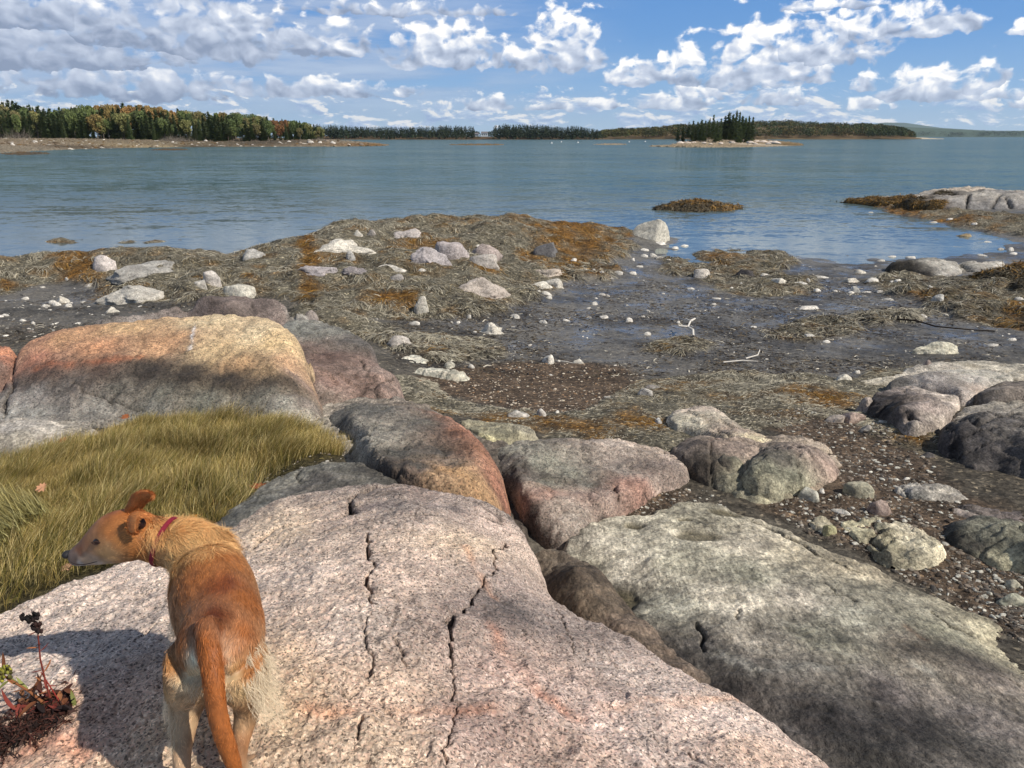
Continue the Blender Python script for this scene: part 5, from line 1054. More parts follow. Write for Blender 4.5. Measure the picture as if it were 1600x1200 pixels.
for o in list(COL.objects):
    if o.name.startswith('rock_point'): weed_on(o, 16000, 'ochre and dark weed hanging on the granite point', och=.6)
    if o.name.startswith('weedy_islet'): weed_on(o, 6000, 'ochre weed covering the small hump in the water', och=.75, W0=.035)
    if o.name.startswith('weedy_boulder'): weed_on(o, 9000, 'ochre and black weed hanging over the boulder at the right edge', och=.6, W0=.022)
# ------------------------------------------------------------------ marsh grass
def grass(n, poly, label, name='marsh_grass', hmin=.09, hmax=.23, cols=None, keep=None, wdt=.0024, lean=(.35, .1), flat=0.0, zo=0.0):
    lo, hi = poly.min(0), poly.max(0); q = rng.uniform(lo, hi, (n * 3, 2)); R = np.exp(q[:, 1])
    X, Yy = toxy(q); P = np.c_[X, Yy]; s = sdist(q, poly) * R + fbm(P, 3, 3, seed=51) * .10
    dn = fbm(P, 2.6, 3, seed=52)
    k = (s > 0) & (rng.random(len(q)) < np.clip(s / .10, .15, 1) * np.clip(.85 + dn * .8, .25, 1))
    if keep is not None: k &= keep(X, Yy, q)
    q, X, Yy, s, P, R = [a[k][:n] for a in (q, X, Yy, s, P, R)]; n = len(q)
    z = ground_h(q, X, Yy, np.zeros(n)) + zo * rng.random(n)
    cl = fbm(P, 3.2, 3, seed=53); ang = fbm(P, 2.2, 3, seed=54) * 2.6 + rng.normal(size=n) * .95
    tall = np.clip(.50 + .75 * cl + .3 * dn[k][:n], .15, 1.0) * np.clip(s / .14, .35, 1)
    L = (hmin + (hmax - hmin) * tall) * rng.uniform(.65, 1.15, n)
    ld = np.c_[np.cos(ang) + lean[0] * 2, np.sin(ang) + lean[1] * 2, np.zeros(n)]; ld = unit(ld)
    up = np.tile([0, 0, 1.0], (n, 1)); tl = rng.uniform(.02, .5, n)[:, None] + flat
    d = unit(up * (1 - flat * .8) + ld * tl); side = unit(np.cross(d, rng.normal(size=(n, 3)))); 
    dr = ld * rng.uniform(-.15, .5, n)[:, None] + np.array([0, 0, -1]) * rng.uniform(.02, .22, n)[:, None]
    r = rng.random(n); pal = cols or [S(216, 190, 128), S(192, 166, 100), S(146, 134, 70), S(230, 208, 150), S(108, 106, 56), S(160, 134, 84)]
    pal = np.array(pal); idx = np.minimum((rng.random(n) * .7 + np.clip(.5 + cl * .6, 0, 1) * .3) * len(pal), len(pal) - 1).astype(int)
    c = pal[idx] * rng.uniform(.45, 1.4, (n, 1)) * [1.06, 1.03, .98]
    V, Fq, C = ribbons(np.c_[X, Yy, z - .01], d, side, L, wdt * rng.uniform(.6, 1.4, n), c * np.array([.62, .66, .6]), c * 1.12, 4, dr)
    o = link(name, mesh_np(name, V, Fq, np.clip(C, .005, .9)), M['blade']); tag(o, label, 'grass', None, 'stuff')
EDGE = smooth_poly(pxq([(-160, 905), (-20, 880), (60, 850), (130, 830), (200, 800), (290, 770), (360, 745), (430, 728), (545, 712), (560, 735), (430, 760), (350, 812), (250, 870), (130, 905), (0, 970), (-160, 1010)]))
grass(140000, GRASS_POLY, 'tall olive and straw coloured marsh grass behind the dog', keep=lambda X, Yy, q: ~inside(q, EDGE) | (rng.random(len(q)) < .16))
grass(26000, EDGE, 'short dull trampled grass along the edge of the pink ledge', hmin=.03, hmax=.09, cols=[S(120, 112, 84), S(96, 92, 66), S(150, 138, 100), S(70, 66, 50)], flat=.5, wdt=.0028)
STRAW = smooth_poly(pxq([(-60, 835), (20, 812), (100, 816), (125, 835), (60, 865), (-60, 885)]))
grass(9000, STRAW, 'flattened pale straw tuft at the left edge', name='straw', hmin=.16, hmax=.30, cols=[S(206, 192, 132), S(186, 170, 108), S(220, 208, 150)], lean=(-.9, .25), flat=.9, zo=.2)

# ------------------------------------------------------------------ autumn leaves, driftwood
def oak_leaf(px, py, size, lab, colr, lift=.06, rz=0.0, tilt=.6):
    x, y, z = ground_at(px, py + 4)
    pts = []; n = 44
    for i in range(n):
        a = 2 * math.pi * i / n; rr = .5 + .11 * math.cos(a * 9) - .08 * math.cos(a)
        pts.append((rr * math.cos(a) * 1.15, rr * math.sin(a) * .72, .12 * math.sin(a * 2) + .06 * math.cos(3 * a)))
    V = [(0, 0, .02)] + pts; top = np.array(V) * size; bot = top - [0, 0, .0012]
    Fs = [(0, 1 + i, 1 + (i + 1) % n) for i in range(n)] + [(n + 1, n + 2 + (i + 1) % n, n + 2 + i) for i in range(n)]
    Vv = np.r_[top, bot]; c = np.tile(colr, (len(Vv), 1)) * (1 + .3 * rng.normal(size=(len(Vv), 1)) * .5)
    o = link('oak_leaf', mesh_np('oak_leaf', Vv, np.array(Fs), np.clip(c, .01, .9)), M['leafage']); o.location = (x, y, z + lift); o.rotation_euler = (tilt, .3 * math.sin(px), rz)
    st = tube([(0, 0, 0), (-size * .5, 0, .005), (-size * .95, size * .1, .012)], [.0014, .0014, .0018]); s = link('stem', st, M['bark'], o); return tag(o, lab, 'leaf')
def tube(pts, rad, nside=6, col=(.2, .12, .07), name='tube', cap=True):
    pts = np.array(pts, float); n = len(pts); V = []
    for i in range(n):
        t = pts[min(i + 1, n - 1)] - pts[max(i - 1, 0)]; t /= np.linalg.norm(t) + 1e-9
        a = np.cross(t, [0.31, .17, .93]); a /= np.linalg.norm(a) + 1e-9; b = np.cross(t, a)
        for k in range(nside):
            th = 2 * math.pi * k / nside; V.append(pts[i] + rad[i] * (a * math.cos(th) + b * math.sin(th)))
    Fs = [(i * nside + k, i * nside + (k + 1) % nside, (i + 1) * nside + (k + 1) % nside, (i + 1) * nside + k) for i in range(n - 1) for k in range(nside)]
    return mesh_np(name, np.array(V), np.array(Fs), np.tile(col, (len(V), 1)))
oak_leaf(105, 712, .05, 'pale orange fallen oak leaf caught in grass left of the dog', S(186, 128, 88), .14, .4, .8)
oak_leaf(75, 798, .055, 'tan pink oak leaf hanging in the grass above the dog nose', S(190, 140, 106), .16, 1.4, 1.0)
oak_leaf(405, 763, .085, 'rust red oak leaf lying where grass meets the dark shelf', S(150, 84, 54), .03, .1, .3)
oak_leaf(338, 788, .07, 'dark red brown oak leaf in short grass', S(130, 62, 44), .02, 2.0, .3)
oak_leaf(303, 812, .05, 'bright yellow orange oak leaf by the dog neck', S(226, 150, 50), .03, 1.0, .9)
oak_leaf(200, 669, .05, 'tiny orange leaf at the back of the grass', S(170, 100, 60), .12, .5, .8)
oak_leaf(105, 888, .05, 'pinkish curled leaf low in the short grass near the pink ledge', S(206, 160, 130), .02, .5, .4)
def stick(px, py, segs, rad, colr, label):
    x, y, z = ground_at(px, py); root = bpy.data.objects.new('driftwood', None); COL.objects.link(root); root.location = (x, y, z)
    for i, s in enumerate(segs): link('branch' if i else 'stem', tube(s, [rad * (1 - .5 * k / len(s)) for k in range(len(s))], 6, colr), M['bark'], root)
    return tag(root, label, 'driftwood')
wcol = S(222, 214, 200)
stick(1083, 528, [[(0, 0, .03), (.05, .25, .07), (.02, .5, .06), (.12, .75, .10), (.1, 1.0, .08)], [(.02, .5, .06), (-.14, .5, .08)], [(.12, .75, .1), (.22, .85, .12)]], .022, wcol, 'bleached forked driftwood stick standing out on the dark mud')
stick(1440, 520, [[(0, .9, .03), (.25, .7, .05), (.4, .3, .04), (.9, .1, .03), (1.3, .05, .02)]], .018, S(60, 52, 44), 'dark curved stick on the wet mud at right')
stick(1130, 568, [[(0, 0, .02), (.3, .06, .03), (.5, .0, .03)]], .012, wcol, 'thin pale twig lying on the mud, left of two close together')
stick(1165, 562, [[(0, 0, .02), (.2, .08, .05), (.28, .25, .08)]], .012, wcol, 'thin pale twig rising at its right end on the mud')
stick(900, 565, [[(-.45, .05, .02), (-.15, -.1, .03), (0, -.2, .02)]], .010, wcol, 'thin pale twig left of the smaller white stone')
# scraps of weed and shell on the mud
def scraps():
    poly = smooth_poly(pxq([(560, 500), (880, 455), (1000, 400), (1640, 430), (1640, 560), (1300, 590), (900, 590), (640, 590)]))
    p2 = smooth_poly(pxq([(-60, 440), (160, 445), (420, 480), (560, 520), (60, 540), (-60, 540)])); V_, F_, C_ = [], [], []; nb = 0
    for pl, n in ((poly, 26000), (p2, 5000)):
        q = rng.uniform(pl.min(0), pl.max(0), (n * 2, 2)); X, Yy = toxy(q); s = sdist(q, pl); dn = fbm(np.c_[X, Yy], .8, 4, .6, seed=60)
        k = (s > 0) & (rng.random(len(q)) < np.clip(.5 + dn, .08, 1)); q, X, Yy = q[k][:n], X[k][:n], Yy[k][:n]; n = len(q); z = ground_h(q, X, Yy); R = np.exp(q[:, 1])
        a = rng.uniform(0, 6.28, n); d = np.c_[np.cos(a), np.sin(a), rng.uniform(0, .25, n)]; sd = np.c_[-np.sin(a), np.cos(a), rng.normal(size=n) * .5]
        c = np.where((rng.random(n) < .10)[:, None], np.array(S(190, 180, 160)), np.where((rng.random(n) < .5)[:, None], np.array(S(46, 38, 30)), np.array(S(96, 82, 60)))) * rng.uniform(.6, 1.3, (n, 1))
        V, Fq, C = ribbons(np.c_[X, Yy, z + .003], unit(d), unit(sd), rng.uniform(.03, .16, n) * np.clip(R / 12, .5, 1.5), rng.uniform(.008, .022, n), c, c, 2, np.tile([0, 0, -.25], (n, 1)), rng.uniform(-3, 3, n))
        V_.append(V); F_.append(Fq + nb); C_.append(C); nb += len(V)
    o = link('weed_scraps', mesh_np('weed_scraps', np.concatenate(V_), np.concatenate(F_), np.concatenate(C_)), M['weed']); tag(o, 'dark weed scraps and shell bits strewn over the mud flat', 'debris', None, 'stuff')
scraps()

# ------------------------------------------------------------------ red stemmed plant
def leafblade(L, W, bend=.3):
    n = 7; V = []
    for i in range(n):
        t = i / (n - 1); w = W * math.sin(math.pi * min(1, t * .93 + .07)) ** .8; zz = bend * L * t * t
        V += [(-w / 2, t * L, zz), (0, t * L, zz - w * .18), (w / 2, t * L, zz)]
    Fs = [(i * 3 + k, i * 3 + k + 1, i * 3 + k + 4, i * 3 + k + 3) for i in range(n - 1) for k in (0, 1)]
    return np.array(V), np.array(Fs)
def plant():
    x, y, z = A_at(75, 1105)
    root = bpy.data.objects.new('seaside_plant', None); COL.objects.link(root); root.location = (x, y, z)
    tag(root, 'red stemmed plant with one black and one yellow green flower head in a rock crack', 'plant')
    def W(px, py, dY=0): return np.array(atY(px, py, y + dY)) - np.array([x, y, z])
    def blade(p, yaw, pitch, L, Wd, colr, bend):
        V, Fs = leafblade(L, Wd, bend); R_ = np.array((Matrix.Rotation(yaw, 3, 'Z') @ Matrix.Rotation(pitch, 3, 'X')))
        return V @ R_.T + p, Fs, np.tile(colr, (len(V), 1)) * rng.uniform(.7, 1.3)
    def leaves(name, items):
        for it in items:
            V, Fs, C = blade(*it); o = link(name, mesh_np(name, V, Fs, np.clip(C, .01, .9)), M['leafage'], root)
    s1 = [W(78, 1090), W(70, 1060), W(63, 1030), W(60, 1000), W(58, 975)]; s2 = [W(70, 1100), W(45, 1080, .01), W(22, 1066, .02), W(5, 1056, .02), W(-8, 1050, .02)]
    link('stem', tube(s1, [.0028, .0026, .0023, .002, .0016], 7, S(136, 62, 50)), M['leafage'], root)
    link('stem', tube(s2, [.0042, .0038, .0034, .003, .0026], 7, S(150, 96, 60)), M['leafage'], root)
    link('stem', tube([W(95, 1100), W(86, 1085), W(74, 1066), W(64, 1050)], [.002, .0019, .0016, .0013], 6, S(160, 60, 50)), M['leafage'], root)
    RD, OGc, GN, BK, BR = S(126, 58, 48), S(170, 108, 68), S(132, 134, 74), S(44, 34, 32), S(120, 74, 48)
    it = []
    for k, (i, f) in enumerate([(0, .2), (0, .4), (0, .6), (0, .8), (1, .1), (1, .3), (1, .45), (1, .6), (1, .8), (2, .1), (2, .4), (2, .6), (2, .8), (3, .2), (3, .6)]):
        p = s1[i] * (1 - f) + s1[i + 1] * f; it.append((p, k * 2.4 + .4, rnd.uniform(-.2, .5), rnd.uniform(.022, .042), .006, OGc if k % 2 else RD, rnd.uniform(-.7, .5)))
    for k in range(12):
        t = rnd.random() * 3.6; i = int(t); p = s2[i] * (1 - t + i) + s2[i + 1] * (t - i); it.append((p, rnd.uniform(0, 6.3), rnd.uniform(0, .8), rnd.uniform(.035, .06), .011, rnd.choice([OGc, GN, BR]), rnd.uniform(-.6, .6)))
    leaves('leaf', it)
    it = []
    for k in range(56):
        p = np.array(A_at(rnd.uniform(24, 118), rnd.uniform(1084, 1122))) - [x, y, z - rnd.uniform(0, .02)]; it.append((p, rnd.uniform(0, 6.3), rnd.uniform(-.3, .6), rnd.uniform(.03, .07), rnd.uniform(.010, .018), rnd.choice([BK, BR, RD, S(84, 50, 40), S(150, 100, 66)] + ([GN] if k % 6 == 0 else [])), rnd.uniform(-.9, .9)))
    leaves('basal_leaf', it)
    def head(center, sx, sz, n, cols, label):
        VV, FF, CC = [], [], []; v0, f0 = ICO[1]
        for k in range(n):
            a = rnd.uniform(0, 6.3); rr = math.sqrt(rnd.random()); p = center + np.array([rr * math.cos(a) * sx, rr * math.sin(a) * sx * .8, rnd.uniform(-1, 1) * sz])
            s = rnd.uniform(.003, .006); VV.append(v0 * [s, s, s * 1.5] + p); FF.append(f0 + len(v0) * k); CC.append(np.tile(np.array(rnd.choice(cols)) * rnd.uniform(.6, 1.3), (len(v0), 1)))
        o = link('flower_head', mesh_np('flower_head', np.concatenate(VV), np.concatenate(FF), np.concatenate(CC)), M['leafage'], root); o['label'] = label
    head(W(46, 964), .024, .007, 34, [BK, S(30, 26, 24)], 'blackened flower head'); head(W(57, 980), .012, .016, 26, [BK, S(60, 40, 36)], 'dead buds on the stem')
    head(W(2, 1052, .02), .026, .014, 60, [S(170, 164, 62), S(136, 134, 58), S(100, 94, 50)], 'yellow green flower head')
    # dark dead root mat
    n = 2600; c = np.array([W(rnd.uniform(-40, 105), 0)[0] for _ in range(n)]); t = (c - c.min()) / (np.ptp(c)); 
    px = -40 + 145 * rng.random(n); py = 1180 - (px + 40) * .52 + rng.normal(size=n) * 13
    pts = np.array([A_at(a, b) for a, b in zip(px[::8], py[::8])]); pts = np.repeat(pts, 8, 0)[:n] + rng.normal(size=(n, 3)) * [.012, .012, .002] + [0, 0, .004]
    d = unit(rng.normal(size=(n, 3)) * [1, 1, .35] + [0, 0, .25]); sd = unit(rng.normal(size=(n, 3)))
    cc = np.array(rng.choice(3, n)); pal = np.array([S(46, 34, 30), S(70, 48, 40), S(96, 58, 48)])[cc]
    V, Fq, C = ribbons(pts - [x, y, z], d, sd, rng.uniform(.015, .05, n), rng.uniform(.003, .007, n), pal, pal, 2, np.tile([0, 0, -.4], (n, 1)))
    link('root_mat', mesh_np('root_mat', V, Fq, C), M['leafage'], root)['kind'] = 'stuff'
from mathutils.bvhtree import BVHTree
_A = [o for o in COL.objects if o.name == 'rock_ledge'][0].data
A_BVH = BVHTree.FromPolygons([v.co[:] for v in _A.vertices], [p.vertices[:] for p in _A.polygons])
def A_at(px, py):
    """ray to the pink ledge"""
    d = Vector(atY(px, py, 3.0)) - Vector((0, 0, H)); d.normalize(); h_ = A_BVH.ray_cast(Vector((0, 0, H)), d)[0]
    return (h_.x, h_.y, h_.z) if h_ is not None else atz(px, py, 1.85)
plant()
# ------------------------------------------------------------------ far shores
def shore(name, label, rows, step, seed, col, cat=None, amp=.25, kind='structure'):
    """rows: list of (py/Y control rows)"""
    return None
def far_ledge(name, label, out, inn, cols, kind='structure', **kw):
    return ledge(name, label, None if kind == 'structure' else 'islet', out, inn, cols, 'far', kind=kind, **kw)
SH, SH2, WT = S(128, 117, 99), S(84, 74, 58), S(196, 188, 174)
far_ledge('shore', 'long tidal flat with rocks and seaweed below the autumn wood', 
   [(-260, 242, -.1), (0, 240, -.1), (60, 236, -.05), (130, 233, -.05), (250, 230.5, -.05), (420, 229.5, -.05), (560, 229, -.05), (610, 227.5, -.05), (590, 226, -.0), (530, 224, .3), (512, 219.8, Y(310)), (506, 218.8, Y(330)), (480, 217.3, Y(360)), (300, 216.6, Y(400)), (100, 216.6, Y(400)), (-300, 216.6, Y(400))],
   [(100, 222, 1.6), (250, 220.5, 1.7), (400, 220.5, 1.6), (480, 221, 1.4), (0, 224, 1.6), (-150, 224, 1.7), (200, 228, .4), (400, 227, .4)],
   [(0, 232, SH), (60, 226, S(140, 122, 98)), (100, 230, SH2), (200, 224, SH), (250, 222, S(150, 132, 96)), (350, 223, SH), (420, 227, SH2), (300, 229, SH2), (480, 224, WT), (540, 226, SH), (590, 227, S(120, 88, 40)), (200, 215, S(90, 84, 56)), (400, 212, S(80, 74, 50))], step=.0011, r=.3, slope=.5, deep=.6, edge=.5, amp=9, seed=220, sm=1)
far_ledge('mud_bank', 'brown weedy bar in the left water', [(0, 240.5, -.05), (40, 238, .15), (80, 239.5, .1), (60, 242, -.05), (20, 243.5, -.1)], [], [(30, 240, S(96, 74, 44)), (60, 240, SH2)], step=.0011, r=.2, slope=.5, deep=.4, edge=.3, amp=6, seed=225)
far_ledge('mud_bank', 'thin dark weed bar in the middle of the left water', [(225, 234.5, -.02), (255, 232.5, .25), (300, 233, .1), (270, 235.5, -.05)], [], [(250, 234, S(90, 70, 40))], step=.0011, r=.2, slope=.5, deep=.4, edge=.2, amp=4, seed=226)
far_ledge('mud_bank', 'thin tawny reef strip in mid channel', [(690, 226.5, -.05), (740, 225, .3), (795, 225.6, .1), (760, 227.5, -.1)], [], [(740, 226, S(120, 92, 50))], step=.0011, r=.2, slope=.5, deep=.4, edge=.3, amp=6, seed=227)
far_ledge('mud_bank', 'low reef strip left of the spruce island', [(920, 226, -.05), (955, 224, .4), (985, 225.4, .1), (950, 227.3, -.1)], [], [(950, 225, S(150, 130, 100))], step=.0011, r=.2, slope=.5, deep=.4, edge=.3, amp=6, seed=228)
# spruce island
far_ledge('island', 'low pale granite island with an ochre tide line carrying the spruces', [(1008, 229, -.1), (1050, 227, .1), (1060, 222.5, Y(330)), (1100, 219, Y(345)), (1150, 217.5, Y(355)), (1200, 219.5, Y(345)), (1225, 223.5, .6), (1262, 227.3, -.05), (1200, 230, -.1), (1120, 231, -.1), (1040, 230.4, -.1)],
   [(1100, 224, 1.5), (1150, 223, 1.9), (1190, 223.5, 1.6), (1130, 227.5, .7), (1070, 226, .8)], [(1030, 228.5, S(120, 92, 48)), (1060, 225, S(160, 142, 114)), (1120, 224, S(150, 134, 106)), (1180, 223, S(186, 172, 150)), (1150, 226, S(128, 106, 70)), (1100, 228.6, S(126, 92, 40)), (1200, 228, S(130, 100, 50)), (1240, 227, S(120, 96, 52)), (1160, 229, S(110, 80, 38))],
   step=.0008, r=.5, slope=.6, deep=.8, edge=.4, amp=9, seed=230)
# distant land: low hills as ground the woods stand on
def hill(name, label, px0, px1, dist, depth, prof, colr, seed, base=-.5):
    n = 90; V, C = [], []
    for j in range(9):
        d = dist + depth * j / 8
        for i in range(n):
            px = px0 + (px1 - px0) * i / (n - 1); x = (px - 800) / F * d * (CP + .0) / CP * 1.0 / CP * CP
            x = (px - 800) / F * (d * CP + H * SP)
            hgt = np.interp(px, [p[0] for p in prof], [p[1] for p in prof]); e = min(1, j / 2.5)
            z = base + (hgt - base) * (e * e * (3 - 2 * e)) if j < 8 else base
            V.append((x, d, z)); C.append(colr)
    i = np.arange(9 * n).reshape(9, n); f = np.stack([i[:-1, :-1], i[:-1, 1:], i[1:, 1:], i[1:, :-1]], -1).reshape(-1, 4)
    V = np.array(V); V[:, 2] += fbm(V[:, :2], 1 / (depth * .5), 3, seed=seed) * .4
    o = link(name, mesh_np(name, V, f, np.array(C)), M['bark']); tag(o, label, None, None, 'structure'); return prof
hill('headland', 'low land under the far dark conifer wood', 480, 960, 900, 130, [(480, 4), (760, 3), (900, 4), (960, 1)], S(104, 84, 60), 1)
hill('headland', 'wooded hill behind the spruce island', 925, 1440, 980, 260, [(925, 1.5), (1000, 7), (1100, 12), (1220, 17), (1320, 13), (1400, 5), (1440, 1)], S(110, 92, 66), 2)
hill('headland', 'sandy strip at the tip of the wooded hill', 1380, 1475, 1050, 30, [(1380, 1.6), (1430, 1.8), (1475, .2)], S(190, 176, 150), 3)
hill('far_hill', 'distant wooded coast on the horizon at right', 1380, 1680, 4200, 500, [(1380, 60), (1420, 52), (1500, 40), (1560, 28), (1680, 42)], S(84, 98, 84), 4)
hill('far_mountain', 'blue far mountain on the horizon at right', 1330, 1620, 11000, 1500, [(1330, 150), (1380, 196), (1410, 192), (1470, 120), (1540, 84), (1620, 78)], S(84, 98, 84), 5)

# ------------------------------------------------------------------ trees
def tri_cloud(P, size, cols, up=.3, rs=None):
    n = len(P); a = unit(rng.normal(size=(n, 3))); b = unit(np.cross(a, rng.normal(size=(n, 3))))
    s = (size if np.ndim(size) else np.full(n, size)) * rng.uniform(.6, 1.4, n)
    V = np.stack([P + a * s[:, None], P - a * s[:, None] * .5 + b * s[:, None] * .8, P - a * s[:, None] * .5 - b * s[:, None] * .8], 1).reshape(-1, 3)
    return V, np.arange(n * 3).reshape(-1, 3), np.repeat(cols, 3, 0)
def spruce(seed, h=12.0, w=2.4, dense=1.0, thin=0.0, bare=.06):
    r = np.random.default_rng(seed); V, Fs, C, nb = [], [], [], 0
    lv = int(34 * dense); base = np.array(S(106, 118, 80))
    for i in range(lv):
        t = bare + (1 - bare) * (i / lv) ** .95; z = h * t; rad = w * (1 - t) ** .8 * (1 + .22 * math.sin(i * 2.1 + seed)) + .12
        nbm = max(3, int(8 * (1 - t) + 3))
        for k in range(nbm):
            if r.random() < thin: continue
            a = r.uniform(0, 6.283); L = rad * r.uniform(.6, 1.18); m = max(3, int(L * 5.5))
            tt = (np.arange(m) + r.random()) / m; zz = z - L * .28 * tt + L * .14 * tt ** 2
            P = np.c_[np.cos(a) * L * tt, np.sin(a) * L * tt, zz] + r.normal(size=(m, 3)) * .10
            out = np.array([math.cos(a), math.sin(a), -.25]); sd = np.array([-math.sin(a), math.cos(a), 0])
            wd = (.22 + .34 * (1 - tt)) * (.7 + .3 * (1 - t)) * r.uniform(.8, 1.2, m); ln = .42
            v = np.stack([P + out * ln + [0, 0, .18], P - sd * wd[:, None] * 1.1 - [0, 0, .38], P + sd * wd[:, None] * 1.1 - [0, 0, .38]], 1).reshape(-1, 3)
            c = np.repeat(base * r.uniform(.55, 1.35, (m, 1)), 3, 0); V.append(v); C.append(c); Fs.append(np.arange(3 * m).reshape(-1, 3) + nb); nb += 3 * m
    top = np.array([[0, 0, h * 1.04], [-.1, 0, h * .95], [.1, 0, h * .95]]); V.append(top); C.append(np.tile(base, (3, 1))); Fs.append(np.array([[nb, nb + 1, nb + 2]]))
    return mesh_np('crown', np.concatenate(V), np.concatenate(Fs), np.concatenate(C), smooth=False), tube([(0, 0, -.5), (0, 0, h * .5), (0, 0, h)], [.17, .1, .02], 6, S(110, 96, 84), 'trunk')
def broadleaf(seed, h=9.0, w=3.2, n=2600):
    r = np.random.default_rng(seed); cs = []
    for k in range(13):
        a = r.uniform(0, 6.28); rr = w * .6 * math.sqrt(r.random()); cs.append((rr * math.cos(a), rr * math.sin(a), h * r.uniform(.38, .86), w * r.uniform(.28, .5)))
    cs = np.array(cs); i = r.integers(0, len(cs), n); d = unit(r.normal(size=(n, 3))); P = cs[i, :3] + d * (cs[i, 3] * r.uniform(.55, 1.08, n) ** .6)[:, None] * [1, 1, .8]
    tone = r.uniform(.75, 1.25, len(cs))[i]; c = np.ones((n, 3)) * (tone * r.uniform(.7, 1.3, n))[:, None]
    V, Fs, C = tri_cloud(P, .26, c); tr = [(0, 0, -.5), (.1, 0, h * .3), (0, .1, h * .6), (.1, 0, h * .8)]
    return mesh_np('crown', V, Fs, np.clip(C, 0, 2), smooth=False), tube(tr, [.2, .15, .09, .03], 6, S(120, 110, 98), 'trunk')
SPR = [spruce(i, 12.0, [2.3, 2.0, 2.7, 1.8, 2.4][i], 1.0, [0, .1, .05, .2, .35][i], [.05, .1, .04, .15, .25][i]) for i in range(5)]
BRD = [broadleaf(20 + i, 9.0, [3.2, 2.7, 3.6][i]) for i in range(3)]
for c, t in SPR + BRD: c.materials.append(M['leafage']); t.materials.append(M['bark'])
def tree(kind, i, x, y, z, s, tint, label, group, sw=1.0):
    c, t = (SPR if kind == 'spruce' else BRD)[i]; nm = 'spruce_tree' if kind == 'spruce' else 'broadleaf_tree'
    r = bpy.data.objects.new(nm, None); COL.objects.link(r); r.location = (x, y, z); r.scale = (s * sw, s * sw, s); r.rotation_euler = (0, 0, rnd.uniform(0, 6.28))
    a = bpy.data.objects.new('crown', c); b = bpy.data.objects.new('trunk', t)
    for o in (a, b): COL.objects.link(o); o.parent = r
    a.color = (*tint, 1)
    tag(r, label, 'tree', group)
def wx(px, d): return (px - 800) / F * (d * CP + H * SP)
def topz(py, d):   # height seen at py at distance d
    return atY(800, py, d)[2]
# skyline of the left wood: px, py top
SK = [(-160, 158), (-60, 150), (0, 162), (20, 152), (40, 155), (60, 160), (90, 166), (130, 160), (180, 156), (240, 158), (280, 166), (330, 172), (360, 170), (400, 176), (440, 182), (470, 186), (495, 192), (510, 200)]
skx, sky_ = [p[0] for p in SK], [p[1] for p in SK]
AUT = [S(182, 144, 90), S(168, 146, 90), S(156, 154, 96), S(128, 140, 84), S(192, 160, 104), S(168, 124, 84), S(116, 130, 80), S(150, 140, 94)]
cnt = 0
for row, (dist, dz) in enumerate([(318, 0.), (326, .3), (336, .8), (350, 1.4), (366, 2.2)]):
    px = -150 + row * 3
    while px < 504:
        d = dist + rnd.uniform(-3, 3); full = topz(np.interp(px, skx, sky_), d) ; gz_ = 1.5 + dz * np.clip((full - 6) / 9, 0, 1)
        if row < 2: kind = 'spruce' if rnd.random() < (.9 if px < 360 else .62) else 'b'
        elif row == 2: kind = 'spruce' if rnd.random() < .62 else 'b'
        else: kind = 'spruce' if (px < 110 or rnd.random() < .30) else 'b'
        lim = full - gz_
        if row < 2: ht = min(lim * rnd.uniform(.55, .88) if px > 90 else lim * rnd.uniform(.75, 1.0), 12.5)
        else: ht = lim * (rnd.uniform(.78, 1.0) if row == 2 else rnd.uniform(.88, 1.0))
        ht = max(ht, 3)
        if kind == 'spruce':
            g = rnd.uniform(.75, 1.3); tree('spruce', rnd.choice([0, 1, 2, 0, 1, 2, 3, 4]), wx(px, d), d, gz_, ht / 12.4, (g, g * rnd.uniform(.95, 1.05), g * .9), ('dark spruce in the front rank of the left shore wood' if row == 0 else 'dark spruce just behind the front rank of the left shore wood' if row == 1 else 'spruce rising at the back of the left shore wood'), 'spruces in the left shore wood', rnd.uniform(.85, 1.3))
            px += rnd.uniform(6.5, 11)
        else:
            if 150 < px < 280 and row > 1: c = rnd.choice([AUT[0], AUT[4], AUT[1], AUT[4]])
            elif 430 < px < 450: c = AUT[5]
            else: c = rnd.choice(AUT[1:4] + AUT[6:] + [AUT[3], AUT[6]])
            tree('b', rnd.randrange(3), wx(px, d), d, gz_, ht / 9.0 / 1.02, tuple(v * .84 for v in c), {0: 'rust orange', 1: 'ochre brown', 2: 'olive gold', 3: 'dull green', 4: 'light orange', 5: 'deep rust red', 6: 'dark green', 7: 'yellow brown'}[AUT.index(c)] + (' broadleaf tree on the rise at the back of the left shore wood' if row > 2 else ' broadleaf tree near the front of the left shore wood'), 'broadleaf trees in the left shore wood', rnd.uniform(.6, .95) * (9 / max(ht, 6)) ** .3)
            px += rnd.uniform(8, 12)
        cnt += 1
# grey bare brush at the wood edge
def brush(px, d, w, h, n=380):
    a = rng.uniform(0, 6.28, n); P = np.c_[rng.normal(size=n) * w, rng.normal(size=n) * 1.2, np.zeros(n)]; dd = unit(np.c_[rng.normal(size=n) * .7, rng.normal(size=n) * .5, np.ones(n)])
    c = np.tile(S(150, 138, 124), (n, 1)) * rng.uniform(.5, 1.3, (n, 1)); V, Fq, C = ribbons(P, dd, unit(rng.normal(size=(n, 3))), rng.uniform(.4, 1, n) * h, np.full(n, .07), c, c, 2, rng.normal(size=(n, 3)) * .3)
    o = link('shrub', mesh_np('shrub', V, Fq, C), M['bark']); o.location = (wx(px, d), d, 1.6); return o
for px, w, h, lab in ((30, 3.2, 5.0, 'bare grey brush at the left end of the shore wood'), (282, 2.6, 2.4, 'bare grey brush at the wood edge in mid shore'), (265, 1.5, 2.0, 'small bare shrub beside the mid shore brush'), (500, 1.6, 1.6, 'low grey shrub at the tip of the wood')): tag(brush(px, 308, w, h), lab, 'shrub')
